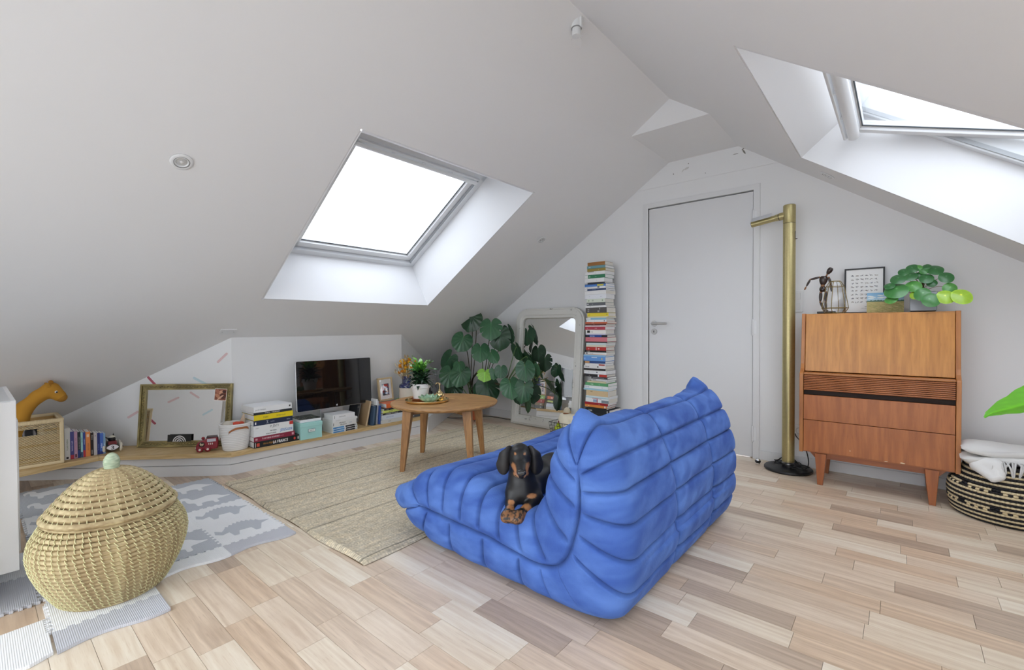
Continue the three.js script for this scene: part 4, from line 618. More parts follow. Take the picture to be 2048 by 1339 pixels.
// red toy bus
{
  const t = thing('toy_bus', 'dark red wooden toy bus with a round-headed driver beside the mirror', 'toy car', [-3.685, PT, 2.80], Math.atan2(0.94, 0.35));
  const RD = M('#8e2530', 0.35), IV = M('#ecdfd6', 0.5), GRY = M('#c9c6cf', 0.4);
  part(t, 'body', ext(spline([[-0.064, 0.016], [-0.066, 0.035], [-0.055, 0.062], [-0.035, 0.074], [-0.012, 0.08], [0.0, 0.09], [0.055, 0.094], [0.062, 0.088], [0.062, 0.02], [0.05, 0.014], [0, 0.014]], true, 60), 0.06, 0.008).translate(0, 0, -0.03), RD);
  part(t, 'roof', rb(0.064, 0.008, 0.058, 0.003, 0.028, 0.096, 0), M('#4a3336', 0.5));
  part(t, 'beacon', sph(0.011, -0.024, 0.089, 0, 14), RD);
  for (const s of [-1, 1]) {
    part(t, 'window', rb(0.052, 0.021, 0.003, 0.0015, 0.026, 0.077, s * 0.0305), GRY);
    for (let i = 0; i < 3; i++) part(t, 'slot', rb(0.005, 0.013, 0.002, 0.0009, 0.01 + i * 0.0105, 0.053, s * 0.0308), IV);
    part(t, 'door_opening', place(cyl(0.017, 0.017, 0.002, 0, 0, 0, 26), [-0.03, 0.052, s * 0.0305], [Math.PI / 2, 0, 0]), M('#2a1714', 0.7));
    for (const x of [-0.042, 0.004]) { const w = part(t, 'wheel', place(lathe([[0, 0.008], [0.006, 0.0085], [0.015, 0.006], [0.0195, 0.002], [0.0195, -0.004], [0.015, -0.007], [0, -0.007]], 28), [x, 0.0195, s * 0.031], [s * Math.PI / 2, 0, 0]), RD); part(w, 'hub', place(cyl(0.007, 0.007, 0.002, 0, 0, 0, 18), [x, 0.0195, s * 0.0405], [Math.PI / 2, 0, 0]), IV); }
  }
  const d = part(t, 'driver', sph(0.0135, -0.03, 0.055, 0.026, 16), M('#d9c6a8', 0.6)); part(d, 'hair', tr(new THREE.SphereGeometry(0.0139, 16, 8, 0, 6.3, 0, 1.2), -0.0285, 0.0555, 0.0258), M('#2a2420', 0.7)); part(d, 'nose', sph(0.0025, -0.031, 0.053, 0.0398, 8), M('#6a4a38', 0.6));
  part(t, 'bumper', [rb(0.006, 0.012, 0.05, 0.003, -0.066, 0.03, 0), rb(0.012, 0.01, 0.05, 0.004, 0.054, 0.024, 0)], IV);
}
// white ribbed rope basket
{
  const t = thing('rope_basket', 'white ribbed rope basket with tan leather handle on the bench corner', 'basket', [-3.59, PT, 2.655], 0.0);
  const prof = (y) => lerp(0.071, 0.094, Math.pow(y / 0.185, 0.85)); const pts = []; for (let i = 0; i <= 96; i++) { const y = (i / 96) * 0.185; pts.push([prof(y) + 0.0022 * Math.abs(Math.sin((i / 96) * Math.PI * 15)), y]); }
  part(t, 'body', lathe([[0, 0], [0.068, 0], ...pts, [0.091, 0.187], [0.086, 0.183], [0.066, 0.01], [0, 0.01]], 64).scale(1, 1, 1.06), M([0.84, 0.83, 0.81], 0.85));
  // leather strap in front, a curved strip on rivets
  const strip = (pts2, w) => { const c = new THREE.CatmullRomCurve3(pts2.map((p) => V(...p))), n = 30, s = []; for (let i = 0; i <= n; i++) s.push(c.getPoint(i / n)); const g = []; for (let i = 0; i < n; i++) { const a = s[i], b = s[i + 1], up = V(0, w / 2, 0), o = V(a.x, 0, a.z).normalize().multiplyScalar(0.0012); for (const q of [[a.clone().add(up).add(o), a.clone().sub(up).add(o), b.clone().sub(up).add(o), b.clone().add(up).add(o)], [b.clone().add(up).sub(o), b.clone().sub(up).sub(o), a.clone().sub(up).sub(o), a.clone().add(up).sub(o)], [a.clone().add(up).sub(o), a.clone().add(up).add(o), b.clone().add(up).add(o), b.clone().add(up).sub(o)], [a.clone().sub(up).add(o), a.clone().sub(up).sub(o), b.clone().sub(up).sub(o), b.clone().sub(up).add(o)]]) g.push(q[0], q[1], q[2], q[0], q[2], q[3]); } const G = new THREE.BufferGeometry().setFromPoints(g); G.computeVertexNormals(); return G; };
  const P2 = (a, y, k = 1) => [Math.cos(a) * prof(y) * k, y, -Math.sin(a) * prof(y) * k * 1.06];
  const h = part(t, 'handle', strip([P2(-0.75, 0.13, 1.05), P2(-0.55, 0.146, 1.09), P2(-0.25, 0.16, 1.14), P2(0.1, 0.162, 1.15), P2(0.4, 0.158, 1.1), P2(0.62, 0.148, 1.05)], 0.014), M('#a9683a', 0.55));
  for (const [a, y] of [[-0.7, 0.134], [0.57, 0.15]]) part(h, 'rivet', sph(0.004, ...P2(a, y, 1.09), 10), CHROME);
  solo('toy_ball', 'grey-beige ball at the left inside the rope basket', 'ball', sph(0.04, 0, 0, 0, 24), M('#c9c2b6', 0.8), [-3.595, PT + 0.165, 2.703]);
  solo('wooden_toy', 'red wooden toy piece lying inside the rope basket', 'toy', blob([[[0, 0, 0.03], [0, 0.004, -0.03], 0.018, 0.016], [[0.015, 0.006, 0], [-0.015, 0.004, 0], 0.014, 0.014]], 0.006, 0.004, 0.01), M('#d24a33', 0.4), [-3.585, PT + 0.17, 2.645]);
  solo('toy_wedge', 'pale wooden wedge standing up in the rope basket', 'toy', place(ext([[-0.03, -0.045], [0.03, -0.045], [0.022, 0.055], [0.016, 0.06]], 0.018, 0.003), [0, 0, 0], [0, 1.2, 0]), M('#cbb79e', 0.7), [-3.61, PT + 0.185, 2.61]);
  solo('toy_bed', 'folded cloth filling the rope basket below the toys', 'cloth', lathe([[0, 0.13], [0.05, 0.135], [0.082, 0.128], [0.08, 0.1], [0.072, 0.02], [0, 0.02]], 40), M('#b9b3aa', 0.9), [-3.59, PT, 2.655]);
}
// mint box with a patterned box on top
{
  const t = thing('mint_box', 'mint green cardboard box with a small label holder', 'box', [-3.56, PT, 2.163], -0.06);
  const MT = M('#a8dbd6', 0.6);
  part(t, 'box_body', rb(0.2, 0.105, 0.165, 0.002, 0, 0.0525, 0), MT); part(t, 'lid', [rb(0.206, 0.03, 0.171, 0.002, 0, 0.111, 0)], MT);
  const l = part(t, 'label_holder', [rb(0.003, 0.026, 0.055, 0.001, 0.1045, 0.066, 0.0)], M('#8aa3a3', 0.4)); part(l, 'label_card', (() => { const g = bx(0.0015, 0.018, 0.047, 0.1062, 0.066, 0); const u = g.attributes.uv, p = g.attributes.position; for (let i = 0; i < u.count; i++) u.setXY(i, 0.5 - p.getZ(i) / 0.047, (p.getY(i) - 0.057) / 0.018); return g; })(), M([1, 1, 1], 0.6, { map: canvasTex(96, 36, (c) => { c.fillStyle = '#eef3f2'; c.fillRect(0, 0, 96, 36); c.fillStyle = '#555'; c.font = 'bold 17px sans-serif'; c.textAlign = 'center'; c.fillText('PHOTOS', 48, 24); }) }));
  const flo = canvasTex(128, 128, (c) => { c.fillStyle = '#1e211f'; c.fillRect(0, 0, 128, 128); for (let i = 0; i < 90; i++) { c.fillStyle = ['#9fb0a2', '#6f8a72', '#d9d2bd', '#4d6350'][i % 4]; c.beginPath(); c.ellipse(hash(i, 1, 2) * 128, hash(i, 2, 2) * 128, 3 + hash(i, 3, 2) * 5, 2, hash(i, 4, 2) * 6, 0, 7); c.fill(); } });
  const b = thing('patterned_box', 'flat white box with black floral lid on the mint box', 'box', [-3.575, PT + 0.1263, 2.158], -0.04);
  part(b, 'box_body', rb(0.19, 0.022, 0.165, 0.004, 0, 0.011, 0), M([0.85, 0.85, 0.86], 0.4)); const cv = bx(0.186, 0.003, 0.16, 0, 0.0235, 0); const u = cv.attributes.uv, p = cv.attributes.position; for (let i = 0; i < u.count; i++) u.setXY(i, p.getX(i) / 0.19 + 0.5, p.getZ(i) / 0.165 + 0.5); part(b, 'lid', cv, M([1, 1, 1], 0.4, { map: flo }));
}
// computer monitor
{
  const t = thing('monitor', 'large black glossy computer monitor with thin aluminium rim on the bench', 'monitor', [-3.6, 0, 1.881]);
  const AL = M([0.72, 0.73, 0.74], 0.3, { metalness: 0.85 }), W = 0.668, H = 0.402, y0 = 0.349;
  const sh = (w, h, r) => { const s = new THREE.Shape(); s.moveTo(-w / 2 + r, -h / 2); s.lineTo(w / 2 - r, -h / 2); s.absarc(w / 2 - r, -h / 2 + r, r, -Math.PI / 2, 0); s.lineTo(w / 2, h / 2 - r); s.absarc(w / 2 - r, h / 2 - r, r, 0, Math.PI / 2); s.lineTo(-w / 2 + r, h / 2); s.absarc(-w / 2 + r, h / 2 - r, r, Math.PI / 2, Math.PI); s.lineTo(-w / 2, -h / 2 + r); s.absarc(-w / 2 + r, -h / 2 + r, r, Math.PI, Math.PI * 1.5); return s; };
  const fr = (g) => g.rotateY(Math.PI / 2).translate(0, y0 + H / 2, 0);
  const tilt = (g) => { g.translate(0, -y0, 0).rotateZ(0.05).translate(0, y0, 0); return g; };
  part(t, 'case', tilt(fr(ext(sh(W, H, 0.014), 0.024, 0.003).translate(0, 0, -0.025))), AL);
  const scr = part(t, 'screen', tilt(fr(ext(sh(W - 0.008, H - 0.008, 0.011), 0.002).translate(0, 0, -0.0005))), M([0.006, 0.006, 0.007], 0.03, { ior: 1.6 }));
  // small pale fruit-shaped emblem under the picture
  const ap = new THREE.Shape(); [[0, -0.0062], [0.0035, -0.0068], [0.0062, -0.003], [0.0048, 0.0], [0.0058, 0.0035], [0.003, 0.0058], [0, 0.0048], [-0.003, 0.0058], [-0.006, 0.003], [-0.0058, -0.002], [-0.0035, -0.0068]].forEach(([x, y], i) => i ? ap.lineTo(x, y) : ap.moveTo(x, y));
  const leaf = new THREE.Shape(); leaf.moveTo(0.0002, 0.0062); leaf.quadraticCurveTo(0.0005, 0.0095, 0.0032, 0.0098); leaf.quadraticCurveTo(0.0032, 0.0068, 0.0002, 0.0062);
  part(scr, 'emblem', tilt(J([ext(ap, 0.0006), ext(leaf, 0.0006)]).rotateY(Math.PI / 2).translate(0.0015, y0 + 0.02, 0)), M([0.7, 0.7, 0.72], 0.4));
  part(t, 'stand', [rb(0.19, 0.006, 0.2, 0.003, -0.02, PT + 0.003, 0.0), place(rb(0.008, 0.26, 0.2, 0.003), [-0.085, PT + 0.13, 0.0], [0, 0, 0.06])], AL);
  part(t, 'hinge', place(cyl(0.014, 0.014, 0.12, 0, 0, 0, 18), [-0.06, PT + 0.26, 0], [Math.PI / 2, 0, 0]), AL);
}
// framed photograph, vase with dried flowers, things behind
{
  const t = thing('framed_photograph', 'pale wooden photo frame with white mat standing on stacked books', 'picture frame', [-3.668, y3 + 0.001, 1.35]); t.rotation.set(0, Math.PI / 2 + 0.12, 0, 'YXZ'); t.rotateX(-0.12);
  const W = 0.17, H = 0.215, f = 0.016, WD = M([1, 1, 1], 0.55, { map: wood('#dcc9a4', '#b79c70', 150, { su: 0.4, sv: 0.1 }) });
  part(t, 'frame_rail', rb(W, f, 0.02, 0.002, 0, f / 2, 0), WD); part(t, 'frame_rail', rb(W, f, 0.02, 0.002, 0, H - f / 2, 0), WD); for (const s of [-1, 1]) part(t, 'frame_rail', rb(f, H - 2 * f, 0.02, 0.002, s * (W / 2 - f / 2), H / 2, 0, 'y'), WD);
  part(t, 'mat_board', bx(W - 2 * f, H - 2 * f, 0.003, 0, H / 2, 0.002), M([0.86, 0.86, 0.86], 0.8));
  const pg = bx(0.078, 0.108, 0.001, 0, H / 2 - 0.004, 0.0042); fitUV(pg);
  part(t, 'photograph', pg, M([1, 1, 1], 0.4, { map: canvasTex(128, 176, (c) => { c.fillStyle = '#2c2a3a'; c.fillRect(0, 0, 128, 176); const q = ['#b93a3a', '#3f4f8a', '#d9b9a8', '#486046', '#8a3040', '#c9c9d6', '#23242e', '#5c6f9e']; for (let i = 0; i < 60; i++) { c.fillStyle = q[Math.floor(hash(i, 1, 6) * q.length)]; c.beginPath(); c.ellipse(hash(i, 2, 6) * 128, 20 + hash(i, 3, 6) * 150, 6 + hash(i, 4, 6) * 14, 6 + hash(i, 5, 6) * 12, hash(i, 6, 6) * 3, 0, 7); c.fill(); } c.fillStyle = '#c94a42'; c.fillRect(28, 8, 80, 34); c.fillStyle = '#e2c0b0'; c.beginPath(); c.arc(50, 84, 11, 0, 7); c.arc(82, 92, 11, 0, 7); c.fill(); }) }));
  part(t, 'glass', bx(W - 2 * f, H - 2 * f, 0.001, 0, H / 2, 0.0075), GLASS); part(t, 'backing', bx(W - 0.01, H - 0.01, 0.004, 0, H / 2, -0.009), M('#8a7a60', 0.9)); part(t, 'easel_leg', place(bx(0.04, 0.15, 0.003), [0, 0.085, -0.03], [0.28, 0, 0]), M('#8a7a60', 0.9));
}
{
  const t = thing('flower_vase', 'bottle-shaped vase, cream below and glossy navy blue above', 'vase', [-3.615, y4, 1.155]);
  part(t, 'body', lathe([[0, 0], [0.068, 0], [0.073, 0.006], [0.073, 0.108], [0.072, 0.112]], 56), M('#ddd5c6', 0.75));
  part(t, 'neck', lathe([[0.0725, 0.11], [0.073, 0.125], [0.069, 0.138], [0.058, 0.147], [0.046, 0.152], [0.0435, 0.16], [0.0435, 0.212], [0.046, 0.218], [0.043, 0.22], [0.039, 0.212], [0.039, 0.16]], 56), M([0.018, 0.028, 0.12], 0.12, { clearcoat: 1, clearcoatRoughness: 0.05 }), 'glossy navy blue glazed shoulder and neck');
  const bq = thing('dried_flowers', 'bunch of dried yellow flowers and straw grasses in the vase', 'flowers', [-3.615, y4 + 0.2, 1.155]);
  const Y = [M('#e2a21a', 0.85), M('#d98a1c', 0.85), M('#edb83a', 0.85)], ST = M('#c9b489', 0.9), STR = [M('#d9cba6', 0.95), M('#b99a68', 0.95), M('#e6dcc4', 0.95)];
  const stems = [], grass = [[], [], []];
  seed = 99; for (let i = 0; i < 34; i++) {
    const a = rr(0, 6.283), sp = rr(0.02, 0.095), h = rr(0.06, 0.19) * (1 - sp * 2), top = V(Math.cos(a) * sp, h, Math.sin(a) * sp), low = V(Math.cos(a) * 0.02, -0.06, Math.sin(a) * 0.02);
    stems.push(tube([low, low.clone().lerp(top, 0.55).add(V(0, 0.015, 0)), top], 0.0013, 8, 4));
    const R = rr(0.015, 0.021), pet = []; for (let k = 0; k < 26; k++) { const y = 1 - (k / 25) * 1.7, r = Math.sqrt(Math.max(0, 1 - y * y)), th = k * 2.4; const d = V(Math.cos(th) * r, y, Math.sin(th) * r); const g = new THREE.SphereGeometry(R * 0.36, 6, 4).scale(1, 1, 0.5); g.lookAt(d); g.translate(top.x + d.x * R * 0.75, top.y + d.y * R * 0.75, top.z + d.z * R * 0.75); pet.push(g); }
    part(bq, 'flower_head', [sph(R * 0.8, top.x, top.y, top.z, 10), ...pet], Y[i % 3]);
  }
  for (let i = 0; i < 70; i++) { const a = rr(0, 6.283), sp = rr(0.01, 0.12), h = rr(0.03, 0.235) * (1 - sp * 3), top = V(Math.cos(a) * sp, h, Math.sin(a) * sp), low = V(Math.cos(a) * 0.02, -0.05, Math.sin(a) * 0.02); stems.push(tube([low, low.clone().lerp(top, 0.6).add(V(0, 0.012, 0)), top], 0.0009, 6, 3)); const d = top.clone().sub(low).normalize(), g = new THREE.SphereGeometry(1, 7, 5).scale(0.0055, rr(0.012, 0.026), 0.0055); g.applyQuaternion(new THREE.Quaternion().setFromUnitVectors(V(0, 1, 0), d)); g.translate(top.x, top.y, top.z); grass[i % 3].push(g); }
  part(bq, 'stems', stems, ST).userData.kind = 'stuff'; grass.forEach((g, i) => { part(bq, 'seed_heads', g, STR[i]).userData.kind = 'stuff'; });
}
{
  const b = thing('spirit_bottle', 'dark bottle with patterned white label behind the white plant pot', 'bottle', [-3.93, PT, 0.62]);
  part(b, 'bottle_glass', lathe([[0, 0], [0.036, 0], [0.038, 0.004], [0.038, 0.13], [0.033, 0.15], [0.016, 0.165], [0.0145, 0.19], [0.016, 0.192], [0.016, 0.205], [0, 0.206]], 36), M([0.03, 0.03, 0.033], 0.15)); 
  part(b, 'label', cyl(0.0386, 0.0386, 0.075, 0, 0.066, 0, 36, true), M([1, 1, 1], 0.6, { map: canvasTex(128, 48, (c) => { c.fillStyle = '#e4e2dc'; c.fillRect(0, 0, 128, 48); c.fillStyle = '#2e2e2e'; for (let i = 0; i < 16; i++) { c.fillRect(i * 8, 6, 4, 8); c.fillRect(i * 8 + 3, 20, 3, 22); } }) }));
  const r = thing('book', 'red hardback book standing behind the bottle at the bench end', 'book', [-4.08, PT, 0.60]); part(r, 'cover', [rb(0.14, 0.225, 0.003, 0.001, 0, 0.1125, 0.014), rb(0.14, 0.225, 0.003, 0.001, 0, 0.1125, -0.014), rb(0.003, 0.225, 0.031, 0.001, 0.07, 0.1125, 0)], M('#8f1f2b', 0.5)); part(r, 'pages', bx(0.136, 0.217, 0.025, -0.002, 0.1125, 0), PAGE);
  solo('grey_vase', 'dark grey cone-shaped vase behind the potted plant', 'vase', lathe([[0, 0], [0.05, 0], [0.058, 0.03], [0.06, 0.08], [0.045, 0.2], [0.026, 0.29], [0.024, 0.3], [0.02, 0.29], [0.038, 0.2], [0.05, 0.08], [0, 0.02]], 40), M('#55555a', 0.6), [-4.12, PT, 0.75]);
  solo('glass_tumbler', 'clear drinking glass at the bench end behind the table', 'glass', lathe([[0, 0], [0.03, 0], [0.034, 0.09], [0.032, 0.09], [0.0285, 0.006], [0, 0.006]], 36), GLASS, [-3.8, PT, 0.78]);
}
// ---------------------------------------------------------------- jute rug
const lc = (v) => { let c = Math.pow(clamp(v), 2.2); return c; };
{
  const x0 = -3.352, x1 = -1.735, z0 = 0.372, z1 = 2.80, nx = 404, nz = 420, pos = [], col = [], ix = [], rib = 0.0125;
  for (let j = 0; j <= nz; j++) for (let i = 0; i <= nx; i++) {
    const u = i / nx, v = j / nz, wob = 0.006 * Math.sin(v * 21) * Math.min(1, Math.abs(u - 0.5) * 2), wz = 0.006 * Math.sin(u * 17 + 1);
    let x = lerp(x0, x1, u) + wob, z = lerp(z0, z1, v) + (v > 0.98 ? wz : 0);
    const ph = (x - x0) / rib, r = Math.abs(Math.sin(ph * Math.PI)), row = Math.floor(ph), b = 0.5 + 0.5 * Math.sin((z + (row % 2) * 0.007) * 440 + hash(row, 3, 1) * 6);
    const edge = Math.min(1, Math.min(i, nx - i, j, nz - j) / 3);
    const wave = 0.006 * Math.max(0, Math.sin(v * 34 + 0.5)) * smooth(0.95, 1, u) * smooth(0.55, 0.8, v) + 0.01 * smooth(0.97, 1, v) * Math.max(0, Math.sin(u * 14 + 2.2));
    const y = 0.003 + edge * (0.0075 + 0.0028 * r * (0.6 + 0.4 * b) + 0.001 * noise(x * 120, z * 120)) + wave * edge; pos.push(x, y, z);
    const k = 0.72 + 0.28 * r * (0.5 + 0.5 * b) + 0.22 * (noise(x * 190, z * 150, 4) - 0.5) + 0.1 * (noise(row * 3.1, z * 6, 8) - 0.5) - (row % 41 === 7 || row % 53 === 20 ? 0.2 : 0);
    const t = noise(row * 0.7, z * 30, 12); col.push(lc(0.93 * k), lc(lerp(0.865, 0.885, t) * k), lc(lerp(0.74, 0.785, t) * k));
  }
  for (let j = 0; j < nz; j++) for (let i = 0; i < nx; i++) { const a = j * (nx + 1) + i, b = a + 1, c = a + nx + 1, d = c + 1; ix.push(a, c, b, b, c, d); }
  const g = new THREE.BufferGeometry(); g.setAttribute('position', new THREE.Float32BufferAttribute(pos, 3)); g.setAttribute('color', new THREE.Float32BufferAttribute(col, 3)); g.setIndex(ix); g.computeVertexNormals();
  const t = thing('jute_rug', 'large natural beige jute rug under the round table', 'rug');
  part(t, 'pile', g, M([1, 1, 1], 0.95, { vertexColors: true }));
  part(t, 'backing', plate([[x0 + 0.004, z0 + 0.004], [x1 - 0.004, z0 + 0.004], [x1 - 0.004, z1 - 0.004], [x0 + 0.004, z1 - 0.004]], 0.0005, 0.003), M('#6b5a42', 0.9));
}
// ---------------------------------------------------------------- round coffee table and what stands on it
const TT = 0.467, TC = [-2.579, 1.59];
{
  const t = thing('coffee_table', 'round oak coffee table with four tapered legs on the rug', 'table', [TC[0], 0, TC[1]], 0.61);
  const WM = M([1, 1, 1], 0.42, { map: wood('#c79a63', '#8a5f36', 201, { su: 1.0, sv: 0.3, streak: 30, arch: 0.8, amp: 1.1 }) }), WL = M([1, 1, 1], 0.45, { map: wood('#bd8d57', '#855a34', 215, { su: 0.7, sv: 0.12, streak: 20, arch: 0.6 }) });
  const top = lathe([[0, TT], [0.385, TT], [0.391, TT - 0.003], [0.392, TT - 0.008], [0.386, TT - 0.018], [0.372, TT - 0.024], [0, TT - 0.024]], 96);
  part(t, 'tabletop', boxUV(top, 'x'), WM);
  const rot = (a) => V(Math.cos(a), 0, Math.sin(a));
  for (let k = 0; k < 4; k++) {
    const a = k * Math.PI / 2 + Math.PI / 4, d = rot(a), s = (r, w, y) => [[-w, -w], [w, -w], [w, w], [-w, w]].map(([p, q]) => V(d.x * r + p, y, d.z * r + q)); // square section turned with the table
    const A = s(0.345, 0.0145, 0.012), B2 = s(0.295, 0.031, TT - 0.024), pts = []; const q = (a1, b1, c1, d1) => pts.push(a1, b1, c1, a1, c1, d1);
    for (let i = 0; i < 4; i++) { const j = (i + 1) % 4; q(A[j], A[i], B2[i], B2[j]); } q(A[0], A[1], A[2], A[3]); q(B2[3], B2[2], B2[1], B2[0]);
    const g = new THREE.BufferGeometry().setFromPoints(pts); g.computeVertexNormals(); part(t, 'leg', boxUV(g, 'y', [k * 0.3, k * 0.2]), WL);
  }
  for (let k = 0; k < 2; k++) part(t, 'rail', boxUV(place(new THREE.BoxGeometry(0.52, 0.045, 0.022), [0, TT - 0.046 - k * 0.0002, 0], [0, Math.PI / 4 + k * Math.PI / 2, 0]), 'x'), WL);
}
{
  const GOLD = M([0.78, 0.6, 0.3], 0.16, { metalness: 1 });
  const t = thing('tray', 'round shallow brass tray on the coffee table', 'tray', [-2.66, TT, 1.69]);
  part(t, 'plate', lathe([[0, 0.006], [0.148, 0.006], [0.152, 0.008], [0.154, 0.018], [0.157, 0.019], [0.159, 0.017], [0.156, 0.004], [0.152, 0.0], [0, 0.0]], 80), GOLD);
  part(t, 'base_ring', lathe([[0.14, 0], [0.153, 0.0005], [0.153, 0.0025], [0.14, 0.003]], 64), BLACK);
  const p = thing('potted_plant', 'glossy dark green leafy plant in a white flowerpot on the tray', 'potted plant', [-2.74, TT + 0.0062, 1.685]);
  part(p, 'saucer', lathe([[0, 0], [0.058, 0], [0.066, 0.014], [0.063, 0.014], [0.056, 0.004], [0, 0.004]], 48), M('#a8623f', 0.7), 'terracotta saucer');
  const pot = part(p, 'pot', lathe([[0, 0.004], [0.049, 0.004], [0.0515, 0.007], [0.064, 0.087], [0.0695, 0.088], [0.0725, 0.091], [0.0745, 0.12], [0.0715, 0.122], [0.068, 0.12], [0.064, 0.1], [0, 0.1]], 56), M([0.85, 0.85, 0.85], 0.4)); part(pot, 'soil', lathe([[0, 0.112], [0.03, 0.111], [0.068, 0.106]], 32), M('#2c221a', 1));
  // wavy strap leaves
  const strap = (len, w, droop, wave, ph) => { const n = 16, m = 4, P = [], U = [], I = []; for (let i = 0; i <= n; i++) for (let j = 0; j <= m; j++) { const u = i / n, v = j / m * 2 - 1, ww = w * Math.sin(Math.PI * Math.pow(u * 0.96 + 0.02, 0.8)) , a = droop * u; P.push(v * ww, len * u * (1 - 0.25 * a * u) + (Math.abs(v) * wave * 0.3), len * a * u * 0.75 + wave * Math.sin(u * 16 + ph + v * 1.3) * Math.abs(v) - ww * 0.25 * (1 - v * v)); U.push(u, v); } for (let i = 0; i < n; i++) for (let j = 0; j < m; j++) { const a = i * (m + 1) + j; I.push(a, a + 1, a + m + 1, a + 1, a + m + 2, a + m + 1); } const g = new THREE.BufferGeometry(); g.setAttribute('position', new THREE.Float32BufferAttribute(P, 3)); g.setAttribute('uv', new THREE.Float32BufferAttribute(U, 2)); g.setIndex(I); g.computeVertexNormals(); return g; };
  const vs = [strap(0.13, 0.02, 0.55, 0.006, 0), strap(0.11, 0.018, 0.9, 0.007, 2), strap(0.085, 0.02, 1.3, 0.006, 4)], leafM = (c) => M(c, 0.25, { side: THREE.DoubleSide, clearcoat: 0.4, clearcoatRoughness: 0.2 });
  const DK = [leafM('#1f3a26'), leafM('#28452c'), leafM('#36583a')], BR = leafM('#6fae3a'), BG = leafM('#4f8a3c');
  seed = 21; for (let i = 0; i < 66; i++) { const a = i * 2.399 + rr(-0.2, 0.2), u = i / 65, tier = u; const m = part(p, 'leaf', vs[u > 0.8 ? 0 : u > 0.4 ? 1 : 2], u > 0.9 ? BR : u > 0.72 ? BG : DK[i % 3]); m.position.set(Math.sin(a) * 0.02 * (1 - u * 0.6), 0.112 + 0.085 * u, Math.cos(a) * 0.02 * (1 - u * 0.6)); m.rotation.set(lerp(0.95, 0.15, u) + rr(-0.15, 0.15), a, rr(-0.25, 0.25), 'YXZ'); const s = rr(0.9, 1.2) * (u < 0.3 ? 0.85 : 1); m.scale.set(s, s, s); }
  part(p, 'stem', rod([0, 0.1, 0], [0, 0.2, 0], 0.008, 0.006), M('#3d5a35', 0.6));
  // celadon lotus bowl
  const b = thing('lotus_bowl', 'pale green ceramic bowl shaped like a lotus flower on the tray', 'bowl', [-2.592, TT + 0.0062, 1.725]);
  const CE = M('#9fc4a4', 0.18, { clearcoat: 1, clearcoatRoughness: 0.08 }), petal = (len, w) => { const n = 10, m = 8, P = [], I = []; for (let i = 0; i <= n; i++) for (let j = 0; j <= m; j++) { const u = i / n, v = j / m * 2 - 1, ww = w * Math.pow(Math.sin(Math.PI * (0.16 + u * 0.84)), 0.8); P.push(v * ww, len * u, 0.012 * (1 - v * v) * Math.sin(u * 3.1) - 0.01 * u * u * -1); } for (let i = 0; i < n; i++) for (let j = 0; j < m; j++) { const a = i * (m + 1) + j; I.push(a, a + 1, a + m + 1, a + 1, a + m + 2, a + m + 1); } const k = P.length / 3, Q = P.slice(); for (let i = 0; i < k; i++) { Q.push(P[i * 3], P[i * 3 + 1], P[i * 3 + 2] - 0.004); } const I2 = I.slice(); for (let i = 0; i < I.length; i += 3) I2.push(I[i] + k, I[i + 2] + k, I[i + 1] + k); const g = new THREE.BufferGeometry(); g.setAttribute('position', new THREE.Float32BufferAttribute(Q, 3)); g.setIndex(I2); g.computeVertexNormals(); return g; };
  part(b, 'bowl_base', lathe([[0, 0], [0.03, 0], [0.036, 0.004], [0.05, 0.02], [0.055, 0.04], [0.05, 0.04], [0.044, 0.02], [0, 0.008]], 40), CE);
  for (let r = 0; r < 2; r++) for (let k = 0; k < 8; k++) { const m = part(b, 'petal', (r ? petal(0.052, 0.022) : petal(0.062, 0.026)).applyMatrix4(new THREE.Matrix4().makeRotationX(r ? 0.5 : 0.78)), CE); m.rotation.y = (k + r * 0.5) * Math.PI / 4; m.position.set(Math.sin(m.rotation.y) * 0.03, 0.006 + r * 0.006, Math.cos(m.rotation.y) * 0.03); }
  const s = thing('soap_dispenser', 'small round gold dispenser with hooked pump on the tray', 'dispenser', [-2.583, TT + 0.0062, 1.635]);
  part(s, 'body', lathe([[0, 0], [0.024, 0], [0.028, 0.004], [0.031, 0.02], [0.031, 0.045], [0.026, 0.06], [0.014, 0.07], [0.009, 0.074], [0.009, 0.082], [0, 0.084]], 40), GOLD); part(s, 'pump', [rod([0, 0.08, 0], [0, 0.12, 0], 0.0045), cyl(0.008, 0.008, 0.012, 0, 0.122, 0, 18), tube([[0, 0.128, 0], [-0.005, 0.132, 0.012], [-0.006, 0.13, 0.026], [-0.006, 0.122, 0.032]], 0.003, 12, 8)], GOLD);
}
